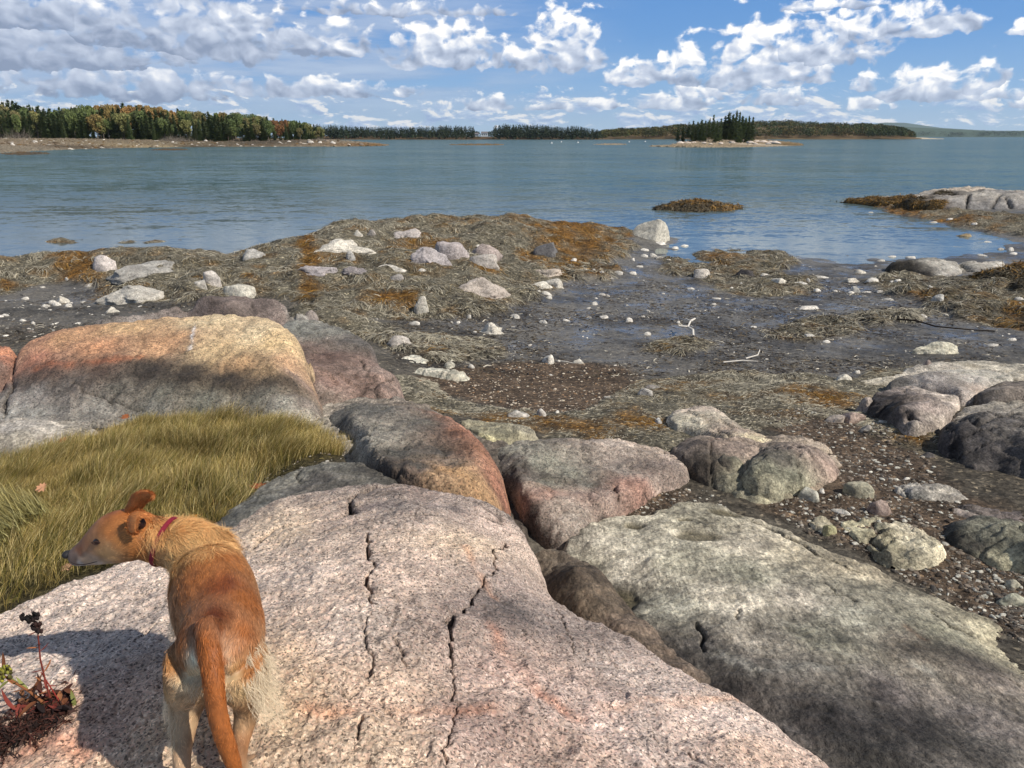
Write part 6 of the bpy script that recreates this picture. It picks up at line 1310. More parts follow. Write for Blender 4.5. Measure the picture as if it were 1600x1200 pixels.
def ray_tps(px, py, tps, d0, d1):
    d = np.linspace(d0, d1, 400); P = np.array([atY(px, py, v) for v in d]); g = tps(toq(P[:, 0], P[:, 1])); k = np.nonzero(g >= P[:, 2])[0]
    i = k[0] if len(k) else 399
    return P[i, 0], P[i, 1], min(g[i], P[i, 2] + .3)
# white boulders along that shore
for i, (px, py, w) in enumerate([(40, 221, 6), (56, 222, 8), (64, 220, 5), (78, 221, 5), (100, 219, 5), (163, 218, 5), (206, 219.5, 4), (270, 222, 5), (322, 220, 7), (330, 219, 6), (214, 228, 6), (372, 226, 5), (415, 224, 5), (437, 222, 6), (452, 221, 8), (470, 223, 7), (486, 222, 10), (500, 222, 6), (511, 220, 8), (520, 223, 9), (545, 225.5, 6), (565, 225, 7), (140, 225, 5), (20, 226, 8), (6, 231, 6), (300, 225, 5), (395, 226, 4), (350, 228, 5)]):
    x, y, zz = ray_tps(px, py + 1.2, LEDGES[[k for k in LEDGES if k.startswith('shore')][0]][0], 215, 380)
    o = bpy.data.objects.new('shore_boulder', proto(330 + i % 5, 2, cuts=6)); COL.objects.link(o); s = w / F * y * .55
    o.location = (x, y, zz); o.scale = (s, s * .8, s * rnd.uniform(.5, .8)); o.color = (*(S(222, 214, 200) if i % 3 else S(150, 136, 120)), 1); tag(o, 'white boulder on the far tidal flat below the wood', 'boulder', 'white boulders on the far tidal flat')
def flat_rocks():
    zt = LEDGES[[k for k in LEDGES if k.startswith('shore')][0]][0]; poly = LEDGES[[k for k in LEDGES if k.startswith('shore')][0]][1]; VV, FF, CC = [], [], []; v0, f0 = ICO[1]; k = 0
    while k < 900:
        px, d = rnd.uniform(-60, 600), 318 - 100 * rnd.random() ** .8; x = wx(px, d); q = toq(np.array([x]), np.array([d]))
        if sdist(q, poly)[0] < 0: continue
        z = float(zt(q)[0]); s = rnd.uniform(.12, .55) * (1.6 if rnd.random() < .06 else 1); c = S(196, 186, 170) if rnd.random() < .22 else S(84, 66, 46) if rnd.random() < .6 else S(112, 84, 44)
        VV.append(v0 * (1 + .3 * rng.normal(size=(len(v0), 1)) * .6) * [s * 1.8, s, s * .6] + [x, d, z]); FF.append(f0 + len(v0) * k); CC.append(np.tile(np.array(c) * rnd.uniform(.7, 1.2), (len(v0), 1))); k += 1
    o = link('shore_rubble', mesh_np('shore_rubble', np.concatenate(VV), np.concatenate(FF), np.concatenate(CC), smooth=False), M['bark']); tag(o, 'scattered dark and pale rubble over the far tidal flat', 'rocks', None, 'stuff')
flat_rocks()
# island spruces and rocks
isl = LEDGES[[k for k in LEDGES if k.startswith('island')][0]][0]
for (px, tp, i) in [(1058, 196, 3), (1066, 192, 1), (1074, 188, 4), (1081, 186, 3), (1088, 188, 1), (1094, 184, 0), (1100, 186, 3), (1106, 181, 4), (1112, 176, 3), (1118, 186, 1), (1124, 182, 3), (1130, 178, 1), (1136, 172, 2), (1142, 176, 0), (1147, 169, 1), (1152, 172, 3), (1157, 178, 2), (1162, 182, 0), (1167, 178, 1), (1173, 180, 3), (1126, 190, 4), (1139, 190, 2), (1154, 190, 2), (1098, 194, 2), (1085, 196, 0), (1170, 192, 2)]:
    d = rnd.uniform(322, 350); x = wx(px, d); z = float(isl(toq(np.array([x]), np.array([d])))[0]) ; ht = topz(tp, d) - z
    g = rnd.uniform(.7, 1.25); tree('spruce', i, x, d, z - .2, ht / 12.4, (g, g, g * .95), 'tall thin dark spruce on the rocky island', 'spruces on the rocky island', rnd.uniform(.9, 1.5))
for i, (px, py, w) in enumerate([(1064, 223, 14), (1074, 222.5, 10), (1084, 222, 8), (1100, 223.5, 7), (1158, 221, 9), (1166, 220.5, 14), (1172, 222, 10), (1182, 220.5, 10), (1192, 221.5, 14), (1203, 221.8, 12), (1212, 223.5, 14), (1144, 223, 8), (1126, 224.5, 7), (1200, 225, 8), (1110, 225.5, 6), (1180, 225, 8)]):
    x, y, zz = ray_tps(px, py + 1.2, isl, 230, 350)
    o = bpy.data.objects.new('island_boulder', proto(330 + i % 5, 2, cuts=6)); COL.objects.link(o); s = w / F * y * .55
    o.location = (x, y, zz); o.scale = (s, s * .8, s * .42); o.color = (*S(224, 208, 190), 1); tag(o, 'pale pinkish granite block on the shore of the spruce island', 'boulder', 'pale granite blocks on the spruce island')

# far woods, one mass each
def wood(label, px0, px1, dist, depth, top, kind, n, cols, hrange, seed, base=2.0, wfac=.3):
    r = np.random.default_rng(seed); V, Fs, C, nb = [], [], [], 0; tx, ty = [p[0] for p in top], [p[1] for p in top]
    for k in range(n):
        px = r.uniform(px0, px1); f = r.random(); d = dist + depth * f; x = wx(px, d); tz = topz(np.interp(px, tx, ty), dist + depth)
        hh = r.uniform(*hrange); zt = base + hh + (tz - hh - base) * f ; zt = min(zt, tz) * r.uniform(.93, 1.03); z0 = zt - hh
        c = np.array(cols[r.integers(len(cols))]) * r.uniform(.6, 1.3)
        if kind == 'spruce':
            m = 46; t = r.random(m) ** .8; a = r.uniform(0, 6.28, m); rad = hh * wfac * (1 - t) * r.uniform(.5, 1.1, m) + .2; P = np.c_[x + rad * np.cos(a), d + rad * np.sin(a), z0 + hh * t]; sz = (hh * .085 * (1.25 - t))
        else:
            m = 90; u = unit(r.normal(size=(m, 3))); rr = hh * wfac * r.uniform(.7, 1.05, m); P = np.c_[x + u[:, 0] * rr * 1.2, d + u[:, 1] * rr * 1.2, z0 + hh * .62 + u[:, 2] * rr]; sz = hh * .075
        v, ff, cc = tri_cloud(P, sz, np.tile(c, (m, 1)) * r.uniform(.6, 1.35, (m, 1))); V.append(v); Fs.append(ff + nb); C.append(cc); nb += len(v)
    o = link('far_wood', mesh_np('far_wood', np.concatenate(V), np.concatenate(Fs), np.clip(np.concatenate(C), 0, 1), smooth=False), M['leafage']); tag(o, label, 'wood', None, 'stuff')
DKG = [S(62, 74, 50, .6), S(54, 66, 46, .6), S(70, 78, 50, .6)]
wood('far dark conifer wood across the bay', 492, 740, 905, 90, [(492, 193), (560, 198), (640, 199), (700, 196), (740, 198)], 'spruce', 620, DKG, (9, 15), 1)
wood('dark conifer wood right of the white house', 772, 940, 905, 80, [(772, 197), (790, 194), (840, 195), (880, 199), (900, 197), (930, 202), (942, 206)], 'spruce', 430, DKG, (10, 16), 2)
wood('round topped trees on the slope left of the spruce island', 925, 1060, 985, 160, [(925, 210), (945, 204), (1000, 200), (1060, 194)], 'b', 300, [S(112, 110, 62, .6), S(90, 98, 54, .6), S(130, 112, 62, .6)], (8, 12), 3, wfac=.45)
wood('autumn green wood on the hill behind the spruce island', 1055, 1425, 985, 230, [(1055, 195), (1120, 190), (1180, 189), (1225, 186), (1260, 190), (1320, 192), (1370, 193), (1400, 198), (1425, 208)], 'b', 950, [S(96, 104, 56, .6), S(80, 92, 50, .6), S(120, 104, 56, .6), S(74, 84, 46, .6)], (9, 13), 4, wfac=.45)
wood('hazy wood on the distant coast at right', 1385, 1700, 4200, 300, [(1385, 200), (1450, 203), (1500, 204.5), (1560, 206), (1600, 205), (1700, 203)], 'b', 500, [S(70, 84, 66, .6), S(84, 90, 66, .6)], (14, 20), 5, wfac=.8)
wood('small trees round the white house', 735, 775, 900, 30, [(735, 204), (755, 206), (775, 203)], 'b', 16, DKG, (6, 9), 6, wfac=.4)
# white house far across the bay
def house(px, d, w, h, dz, label, wallc):
    root = bpy.data.objects.new('house', None); COL.objects.link(root); root.location = (wx(px, d), d, dz); tag(root, label, 'house')
    V = np.array([(-w, 0, 0), (w, 0, 0), (w, 6, 0), (-w, 6, 0), (-w, 0, h), (w, 0, h), (w, 6, h), (-w, 6, h), (-w, 3, h * 1.5), (w, 3, h * 1.5)], float)
    def tri(fs, name, c, mat, Vx=V): link(name, mesh_np(name, Vx, np.array(fs), np.tile(c, (len(Vx), 1)), smooth=False), mat, root)
    tri([(0, 1, 5), (0, 5, 4), (1, 2, 6), (1, 6, 5), (2, 3, 7), (2, 7, 6), (3, 0, 4), (3, 4, 7), (4, 8, 7), (5, 6, 9)], 'wall', wallc, M['bark'])
    R_ = np.array([(-w - .3, -.4, h - .1), (w + .3, -.4, h - .1), (w + .3, 3, h * 1.55), (-w - .3, 3, h * 1.55), (w + .3, 6.4, h - .1), (-w - .3, 6.4, h - .1)], float)
    tri([(0, 1, 2), (0, 2, 3), (3, 2, 4), (3, 4, 5)], 'roof', S(120, 116, 116), M['bark'], R_)
    for k in range(-1, 2):
        q = np.array([(k * w * .6 - .5, -.06, h * .35), (k * w * .6 + .5, -.06, h * .35), (k * w * .6 + .5, -.06, h * .75), (k * w * .6 - .5, -.06, h * .75), (k * w * .6 - .5, .06, h * .35), (k * w * .6 + .5, .06, h * .35), (k * w * .6 + .5, .06, h * .75), (k * w * .6 - .5, .06, h * .75)])
        tri([(0, 1, 2), (0, 2, 3), (4, 6, 5), (4, 7, 6), (0, 4, 5), (0, 5, 1), (3, 2, 6), (3, 6, 7)], 'window', S(60, 66, 76), M['bark'], q)
house(757, 890, 3.6, 3.4, 3.4, 'tiny white house among trees across the bay', S(206, 208, 206)); house(745, 893, 2.0, 2.6, 3.4, 'smaller white outbuilding left of the tiny white house', S(196, 198, 196))
# mooring buoys and a small boat near the island
def buoy(px, py, s, label, c):
    x, y, z = atz(px, py, 0); root = bpy.data.objects.new('mooring_buoy', None); COL.objects.link(root); root.location = (x, y, 0); tag(root, label, 'buoy', 'mooring buoys off the far shore')
    b = link('float', rock_mesh(900, 2, 0, 0.0, name='float'), M['stone'], root); b.scale = (s, s, s * .8); b.color = (*c, 1)
    link('rod', tube([(0, 0, s * .6), (0, 0, s * 1.8)], [s * .12, s * .1], 6, S(200, 200, 200)), M['bark'], root)
for px, py, c in ((877, 222, S(230, 228, 224)), (903, 223, S(230, 228, 224)), (983, 222, S(230, 228, 224)), (1008, 221.5, S(230, 228, 224)), (862, 224, S(230, 228, 224))): buoy(px, py, .55, 'small white mooring buoy floating off the far shore', c)

# ------------------------------------------------------------------ air
def haze():
    V = np.array([(x, y, z) for z in (-4, 420) for x, y in ((-11000, -60), (11000, -60), (11000, 13500), (-11000, 13500))], float)
    f = np.array([(3, 2, 1, 0), (4, 5, 6, 7), (0, 1, 5, 4), (1, 2, 6, 5), (2, 3, 7, 6), (3, 0, 4, 7)])
    m = bpy.data.materials.new('haze'); m.use_nodes = True; m.node_tree.nodes.clear(); T = NT(m.node_tree)
    v = T.node('ShaderNodeVolumePrincipled'); v.inputs['Color'].default_value = (.70, .86, 1.0, 1); v.inputs['Density'].default_value = 3.2e-5; v.inputs['Anisotropy'].default_value = 0.2
    o = T.node('ShaderNodeOutputMaterial'); T.l.new(v.outputs[0], o.inputs['Volume'])
    h = link('haze', mesh_np('haze', V, f, smooth=False), m); tag(h, 'thin blue sea haze over the bay', 'haze', None, 'stuff')
haze()
# ------------------------------------------------------------------ the dog
from mathutils.bvhtree import BVHTree
def crom(P, sub=5):
    P = np.asarray(P, float); Q = np.r_[[2 * P[0] - P[1]], P, [2 * P[-1] - P[-2]]]; out = []
    for i in range(1, len(Q) - 2):
        for k in range(sub):
            t = k / sub; a, b, c, d = Q[i - 1:i + 3]
            out.append(.5 * (2 * b + (c - a) * t + (2 * a - 5 * b + 4 * c - d) * t * t + (3 * b - a - 3 * c + d) * t ** 3))
    out.append(P[-1]); return np.array(out)
def loft(rows, sub=5, ns=20, up=(0, 0, 1)):
    """rows: x y z side_radius up_radius"""
    R_ = crom(rows, sub); n = len(R_); V = []
    for i in range(n):
        t = R_[min(i + 1, n - 1), :3] - R_[max(i - 1, 0), :3]; t /= np.linalg.norm(t) + 1e-9
        s = np.cross(t, up); s /= np.linalg.norm(s) + 1e-9; u = np.cross(s, t)
        for k in range(ns):
            th = 2 * math.pi * k / ns; V.append(R_[i, :3] + s * math.cos(th) * R_[i, 3] + u * math.sin(th) * R_[i, 4])
    V += [R_[0, :3], R_[-1, :3]]; c0, c1 = n * ns, n * ns + 1
    Fs = []
    for i in range(n - 1):
        for k in range(ns):
            a, b, c, d = i * ns + k, i * ns + (k + 1) % ns, (i + 1) * ns + (k + 1) % ns, (i + 1) * ns + k; Fs += [(a, b, c), (a, c, d)]
    for k in range(ns): Fs += [(c0, (k + 1) % ns, k), (c1, (n - 1) * ns + k, (n - 1) * ns + (k + 1) % ns)]
    return np.array(V), np.array(Fs)
def ellip(c, r):
    v, f = ICO[3]; return v * r + c, f
def dog():
    Wp = lambda px, py, Yv: np.array(atY(px, py, Yv))
    origin = np.array([-.76, 1.62, 1.97])
    root = bpy.data.objects.new('dog', None); COL.objects.link(root); root.location = origin
    tag(root, 'ginger and cream dog in a red collar standing on pink granite, seen from behind', 'dog')
    torso = [(-.696, 1.425, 2.315, .050, .058), (-.699, 1.460, 2.328, .084, .086), (-.706, 1.51, 2.335, .100, .096), (-.727, 1.585, 2.330, .100, .102), (-.768, 1.66, 2.318, .108, .128), (-.812, 1.745, 2.310, .112, .140), (-.85, 1.82, 2.325, .100, .128), (-.88, 1.865, 2.355, .086, .100), (-.945, 1.885, 2.385, .070, .078)]
    neck = [(-.86, 1.85, 2.35, .09, .10), (-.93, 1.88, 2.380, .074, .084), (-.995, 1.895, 2.388, .060, .068), (-1.05, 1.90, 2.400, .060, .068), (-1.10, 1.90, 2.41, .055, .062)]
    h = lambda px, py: tuple(Wp(px, py, 1.90))
    head = [h(228, 838) + (.060, .067), h(208, 836) + (.066, .077), h(190, 838) + (.065, .078), h(174, 845) + (.057, .073), h(158, 853) + (.046, .060), h(144, 860) + (.036, .048), h(130, 866) + (.029, .036), h(118, 870) + (.025, .029), h(111, 871) + (.019, .022)]
    lofts = [loft(torso), loft(neck), loft(head)]
    lofts.append(ellip(np.array(h(196, 820)), [.054, .050, .046]))       # skull
    lofts.append(ellip(np.array(h(192, 852)) + [0, -.022, 0], [.055, .036, .040]))       # cheek
    lofts.append(ellip(np.array(h(157, 838)) + [0, -.012, 0], [.022, .020, .014]))       # brow
    hl = [(-.755, 1.49, 2.32, .070, .085), (-.775, 1.495, 2.26, .062, .086), (-.792, 1.49, 2.20, .048, .068), (-.795, 1.46, 2.155, .032, .042), (-.790, 1.42, 2.115, .023, .028), (-.785, 1.395, 2.075, .020, .022), (-.785, 1.39, 2.035, .019, .021), (-.785, 1.40, 2.005, .021, .022)]
    hr = [(-.660, 1.49, 2.32, .064, .085), (-.652, 1.50, 2.26, .056, .085), (-.648, 1.50, 2.20, .044, .066), (-.652, 1.48, 2.155, .030, .040), (-.656, 1.44, 2.115, .022, .027), (-.658, 1.42, 2.075, .019, .022), (-.658, 1.43, 2.035, .018, .021), (-.658, 1.44, 2.005, .021, .022)]
    fl = [(-.885, 1.80, 2.28, .050, .060), (-.885, 1.79, 2.20, .038, .045), (-.880, 1.80, 2.12, .026, .030), (-.878, 1.82, 2.05, .022, .024), (-.878, 1.84, 1.985, .022, .024)]
    fr = [(-.765, 1.79, 2.28, .050, .060), (-.765, 1.78, 2.20, .038, .045), (-.775, 1.79, 2.12, .026, .030), (-.778, 1.81, 2.05, .022, .024), (-.778, 1.83, 1.985, .022, .024)]
    for L in (hl, hr, fl, fr):
        lofts.append(loft(L, up=(0, 1, 0)))
        x, y, z = L[-1][:3]; lofts.append(ellip(np.array([x, y + .025, z - .004]), [.027, .042, .02]))
        for k in (-1, 0, 1): lofts.append(ellip(np.array([x + k * .014, y + .055 - abs(k) * .008, z - .008]), [.010, .018, .012]))
    tail = [tuple(Wp(323, 972, 1.475)) + (.026, .026), tuple(Wp(325, 992, 1.438)) + (.027, .026), tuple(Wp(328, 1022, 1.405)) + (.025, .024), tuple(Wp(333, 1062, 1.378)) + (.024, .023), tuple(Wp(338, 1105, 1.362)) + (.023, .022), tuple(Wp(347, 1142, 1.352)) + (.022, .021), tuple(Wp(360, 1180, 1.348)) + (.020, .019), tuple(Wp(376, 1225, 1.348)) + (.012, .012)]
    lofts.append(loft(tail, up=(0, 1, 0))); tail_pts = np.array([t[:3] for t in tail])
    V, Fs, nb = [], [], 0
    for v, f in lofts: V.append(v); Fs.append(f + nb); nb += len(v)
    me0 = mesh_np('raw', np.concatenate(V), np.concatenate(Fs)); tmp = bpy.data.objects.new('tmp', me0); COL.objects.link(tmp)
    rm = tmp.modifiers.new('r', 'REMESH'); rm.mode = 'VOXEL'; rm.voxel_size = .0052; rm.use_smooth_shade = True
    sm = tmp.modifiers.new('s', 'SMOOTH'); sm.factor = .5; sm.iterations = 9
    dg = bpy.context.evaluated_depsgraph_get(); dg.update(); me = bpy.data.meshes.new_from_object(tmp.evaluated_get(dg)); bpy.data.objects.remove(tmp); bpy.data.meshes.remove(me0)
    me.name = 'body'; nv = len(me.vertices); co = np.empty(nv * 3, np.float32); me.vertices.foreach_get('co', co); co = co.reshape(-1, 3).astype(float)
    CPs = [(330, 950, 1.50, (116, 58, 25)), (330, 985, 1.42, (146, 80, 36)), (345, 905, 1.62, (128, 66, 29)), (385, 930, 1.6, (172, 104, 50)), (270, 930, 1.6, (170, 108, 58)), (300, 890, 1.65, (176, 110, 58)), (320, 862, 1.74, (184, 124, 70)), (350, 865, 1.74, (176, 110, 56)), (330, 842, 1.80, (206, 156, 102)), (290, 850, 1.8, (214, 168, 110)), (262, 850, 1.84, (210, 160, 98)), (256, 900, 1.74, (180, 116, 62)), (246, 905, 1.8, (216, 186, 144)), (250, 960, 1.7, (224, 204, 172)),
           (275, 828, 1.88, (206, 140, 76)), (240, 845, 1.86, (200, 134, 70)), (232, 818, 1.88, (192, 120, 62)), (205, 800, 1.9, (186, 112, 56)), (180, 806, 1.9, (180, 106, 52)), (190, 835, 1.84, (196, 130, 66)), (215, 860, 1.85, (196, 126, 64)), (168, 832, 1.86, (182, 116, 60)), (165, 862, 1.85, (216, 170, 116)), (150, 850, 1.87, (186, 126, 76)), (140, 848, 1.88, (166, 106, 62)), (125, 856, 1.88, (150, 96, 62)), (135, 872, 1.87, (206, 176, 146)), (150, 880, 1.87, (222, 208, 190)), (125, 882, 1.88, (206, 200, 192)), (175, 884, 1.87, (216, 186, 146)), (115, 872, 1.88, (110, 90, 80)), (205, 884, 1.86, (200, 146, 92)),
           (265, 990, 1.42, (160, 96, 46)), (285, 985, 1.39, (152, 88, 42)), (290, 1010, 1.37, (166, 100, 50)), (272, 1015, 1.40, (172, 108, 56)), (360, 985, 1.39, (154, 88, 42)), (378, 1010, 1.40, (168, 102, 50)), (388, 975, 1.45, (160, 94, 44)), (262, 1040, 1.42, (190, 134, 78)), (270, 1070, 1.42, (206, 168, 118)), (285, 1050, 1.36, (222, 196, 150)), (278, 1100, 1.4, (214, 186, 150)), (284, 1140, 1.38, (206, 172, 132)), (290, 1190, 1.38, (204, 172, 138)), (272, 1150, 1.42, (186, 134, 92)), (300, 1025, 1.37, (240, 226, 196)), (305, 1055, 1.37, (236, 216, 178)), (352, 1020, 1.37, (242, 228, 200)), (354, 1050, 1.37, (240, 224, 190)), (303, 995, 1.36, (158, 92, 44)), (362, 1000, 1.38, (180, 112, 58)), (385, 1000, 1.4, (186, 120, 64)), (386, 1035, 1.42, (186, 122, 66)), (372, 1040, 1.39, (206, 156, 98)), (375, 1070, 1.4, (220, 190, 140)), (375, 1110, 1.42, (200, 160, 116)), (370, 1150, 1.42, (176, 120, 76)), (370, 1200, 1.42, (180, 126, 84)),
           (326, 985, 1.34, (164, 94, 44)), (330, 1040, 1.29, (172, 104, 52)), (336, 1090, 1.28, (178, 110, 56)), (346, 1130, 1.28, (182, 112, 56)), (358, 1170, 1.29, (172, 98, 46)), (372, 1215, 1.3, (150, 80, 36))]
    cp = np.array([Wp(a, b, c + (.035 if b >= 975 else 0)) for a, b, c, _ in CPs] + [(-.88, 1.82, 2.05), (-.88, 1.84, 1.99), (-.778, 1.8, 2.05), (-.8, 1.7, 2.19), (-.72, 1.55, 2.235), (-.785, 1.4, 2.0), (-.64, 1.44, 2.0)])
    cc = np.array([tuple(np.array(S(*d, .90)) ** 1.03) for *_, d in CPs] + [S(220, 196, 160)] * 7)
    def colour(p, jit=.012):
        q = p + np.c_[fbm(p, 18, 3, .6, 301), fbm(p, 18, 3, .6, 302), fbm(p, 18, 3, .6, 303)] * jit
        d = np.linalg.norm(q[:, None] - cp[None], axis=2) + .004; w = d ** -3.4; w /= w.sum(1, keepdims=True)
        base = w @ cc; dt_, _ = seg_dist(p, tail_pts); tz = np.clip((.041 - dt_) / .010, 0, 1) * np.clip((1.445 - p[:, 1]) / .03, 0, 1)
        tcol = np.array(S(170, 98, 44, .9)) * (1 - .25 * np.clip((2.14 - p[:, 2]) / .1, 0, 1))[:, None]
        base = base * (1 - tz[:, None]) + tcol * tz[:, None]
        return base * (1 + .18 * fbm(p * [1, 1, .6], 60, 3, .6, 305))[:, None]
    col = colour(co)
    ca = me.color_attributes.new('Col', 'FLOAT_COLOR', 'POINT'); c4 = np.ones((nv, 4), np.float32); c4[:, :3] = col * .75; ca.data.foreach_set('color', c4.ravel())
    body = link('body', me, M['fur'], root, loc=tuple(-origin))
    me.calc_loop_triangles(); nt = len(me.loop_triangles); tri = np.empty(nt * 3, np.int32); me.loop_triangles.foreach_get('vertices', tri); tri = tri.reshape(-1, 3)
    bvh = BVHTree.FromPolygons([tuple(v) for v in co], [tuple(t) for t in tri])
    def hit(px, py):
        d = Vector(Wp(px, py, 1.9)) - Vector((0, 0, H)); d.normalize(); h_, n_, _, _ = bvh.ray_cast(Vector((0, 0, H)), d)
        return (np.array(h_), np.array(n_)) if h_ is not None else (Wp(px, py, 1.88), np.array([0, -1., 0]))
    # fur flow
    bones = []
    def chain(P, w=.0):
        P = np.array([p[:3] for p in P]); 
        for i in range(len(P) - 1): bones.append((P[i], P[i + 1], w))
    chain(head[::-1]); chain([neck[3], neck[0]]); chain(torso[::-1], .35); chain(hl[1:]); chain(hr[1:]); chain(fl[1:]); chain(fr[1:]); chain(tail)
    bA, bB = np.array([b[0] for b in bones]), np.array([b[1] for b in bones]); bg = np.array([b[2] for b in bones])
    def flow(p):
        ab = bB - bA; t = np.clip(((p[:, None] - bA) * ab).sum(2) / (ab ** 2).sum(1), 0, 1); d = np.linalg.norm(p[:, None] - bA - t[..., None] * ab, axis=2)
        w = (d + .01) ** -5; w /= w.sum(1, keepdims=True); f = w @ unit(ab); f[:, 2] -= (w @ bg)
        return unit(f)
    P0, P1, P2 = co[tri[:, 0]], co[tri[:, 1]], co[tri[:, 2]]; nr = np.cross(P1 - P0, P2 - P0); ar = np.linalg.norm(nr, axis=1); nr = unit(nr)
    camv = np.array([0, 0, H])
    def sample(n, mask=None, pref=True):
        w = ar.copy()
        if pref: w = w * np.where(((camv - P0) * nr).sum(1) > -.25, 1, .25)
        if mask is not None: w = w * mask((P0 + P1 + P2) / 3)
        i = rng.choice(nt, n, p=w / w.sum()); a = rng.random((n, 1)); b = rng.random((n, 1)); k = (a + b) > 1; a = np.where(k, 1 - a, a); b = np.where(k, 1 - b, b)
        return P0[i] + a * (P1[i] - P0[i]) + b * (P2[i] - P0[i]), nr[i]
    skull_x = h(172, 846)[0]
    def furset(n, name, lenf, wid, lift, mask=None, tint=1.0, wav=.6, jd=.16, curl=2.0, droop=None, colf=None):
        p, nn = sample(n, mask); f = flow(p); cl = np.c_[fbm(p, 22, 2, seed=311), fbm(p, 22, 2, seed=312), fbm(p, 22, 2, seed=313)]
        f = f + cl * wav + rng.normal(size=p.shape) * jd; f = f - nn * (f * nn).sum(1, keepdims=True); f = unit(f)
        L = lenf(p) * rng.uniform(.6, 1.25, len(p)); d = unit(f + nn * (lift + .10 * rng.random((len(p), 1)))); side = unit(np.cross(d, nn) + rng.normal(size=p.shape) * .25)
        c = colour(p) if colf is None else colf(p); c = c * rng.uniform(.62, 1.38, (len(p), 1)) * tint
        V, Fq, C = ribbons(p - nn * .001 - origin, d, side, L, np.full(len(p), wid) * rng.uniform(.7, 1.3, len(p)), c * .82, c * 1.16, 3, droop if droop is not None else -nn * .12, rng.uniform(-curl, curl, len(p)))
        return link(name, mesh_np(name, V, Fq, np.clip(C, .01, .95)), M['fur'], root)
    def L1(p):
        L = np.full(len(p), .019); x, y, z = p.T
        L = np.where(x < skull_x + .06, .010, L); L = np.where(x < skull_x - .01, .0055, L); L = np.where((x > -1.06) & (x < -.97), .028, L); L = np.where((x > -.97) & (x < -.86), .034, L)
        low = (z < 2.17) & (y < 1.6); L = np.where(low, .010, L); L = np.where(z < 2.10, .007, L); L = np.where(y < 1.37, .012, L)
        return L
    furset(150000, 'fur', L1, .0013, .10)
    furset(16000, 'face_fur', lambda p: np.full(len(p), .007), .0010, .10, lambda c: (c[:, 0] < -1.02).astype(float) + 1e-9)
    rf = furset(12000, 'ruff', lambda p: np.full(len(p), .055), .0011, .10, lambda c: ((c[:, 0] > -1.03) & (c[:, 0] < -.80) & (c[:, 1] > 1.74) & (c[:, 2] > 2.28)).astype(float) + 1e-9, 1.2, 1.2, .22, 5.0, colf=lambda p: colour(p) * .5 + np.array(S(232, 190, 128)) * .5)
    # cream feathers on the back of the thighs
    cream = lambda p: np.tile(S(236, 214, 178, .80), (len(p), 1))
    for nm, msk, n, dr, ll in (('thigh_feather', lambda c: ((c[:, 0] > -.622) & (c[:, 1] < 1.53) & (c[:, 2] > 2.19) & (c[:, 2] < 2.35)).astype(float) + 1e-9, 800, [.30, -.05, -.5], .052),
                               ('thigh_feather', lambda c: ((c[:, 0] < -.80) & (c[:, 1] < 1.52) & (c[:, 2] > 2.13) & (c[:, 2] < 2.24)).astype(float) + 1e-9, 500, [-.05, .0, -.4], .030),
                               ('inner_fluff', lambda c: ((np.abs(c[:, 0] + .70) < .045) & (c[:, 1] < 1.46) & (c[:, 1] > 1.38) & (c[:, 2] > 2.26) & (c[:, 2] < 2.32)).astype(float) + 1e-9, 700, [0, 0, -.25], .014),
                               ('chest_fringe', lambda c: ((c[:, 0] < -.83) & (c[:, 1] > 1.62) & (c[:, 2] < 2.30) & (c[:, 2] > 2.16)).astype(float) + 1e-9, 1500, [-.05, -.1, -.35], .040)):
        p, nn = sample(n, msk); kk = seg_dist(p, tail_pts)[0] > .045; p, nn = p[kk], nn[kk]; n = len(p); f = flow(p) * .4 + np.array([0, 0, -.9]) + rng.normal(size=p.shape) * .18; d = unit(f + nn * .55); sd = unit(np.cross(d, nn) + rng.normal(size=p.shape) * .3)
        c = cream(p) * rng.uniform(.75, 1.15, (n, 1)); lock = fbm(p, 40, 2, seed=320)
        V, Fq, C = ribbons(p - origin, d, sd, ll * rng.uniform(.5, 1.25, n) * (1 + .4 * lock), np.full(n, .0007), c * .95, c * 1.05, 6, np.tile(dr, (n, 1)) * (1 + .5 * lock[:, None]), rng.uniform(3, 8, n) * np.sign(lock))
        link(nm, mesh_np(nm, V, Fq, np.clip(C, .01, .95)), M['fur'], root)
    # eye
    def blob(name, pos, r, mat, colr, sub=3, rot=None):
        v, f = ICO[sub]; o = link(name, mesh_np(name, v * r, f, np.tile(colr, (len(v), 1))), mat, root); o.location = pos - origin
        if rot: o.rotation_euler = rot
        return o
    gm, T, b = newmat('eye_gloss'); T.put(b.inputs['Base Color'], (.012, .008, .006, 1)); b.inputs['Roughness'].default_value = .08
    nm_, T, b = newmat('nose_skin'); T.put(b.inputs['Base Color'], (.02, .019, .02, 1)); b.inputs['Roughness'].default_value = .6; b.inputs['Specular IOR Level'].default_value = .25
    n = T.noise(T.node('ShaderNodeTexCoord').outputs['Object'], 400, 2); T.l.new(bump(T, n, .5, .001), b.inputs['Normal'])
    e, en = hit(151, 846); eye = blob('eye', e + en * -.0035, [.012, .009, .0085], gm, (.01, .01, .01))
    for py_, a0, nm in ((-1, .9, 'eyelid'), (1, .6, 'eyelid')):
        pts = [e + np.array([t * .0125, -.0045 - .002 * (1 - t * t), py_ * .0052 * (1 - t * t) * a0 - .0006]) for t in np.linspace(-1, 1, 9)]
        link(nm, tube([q - origin for q in pts], [.0008 + .0013 * (1 - abs(t)) for t in np.linspace(-1, 1, 9)], 6, S(58, 34, 24)), M['fur'], root)
    tip = np.array(h(112, 868)); blob('nose', tip + [-.012, -.001, .004], [.013, .0145, .0115], nm_, (.02, .02, .02))
    # mouth line
    pts = []
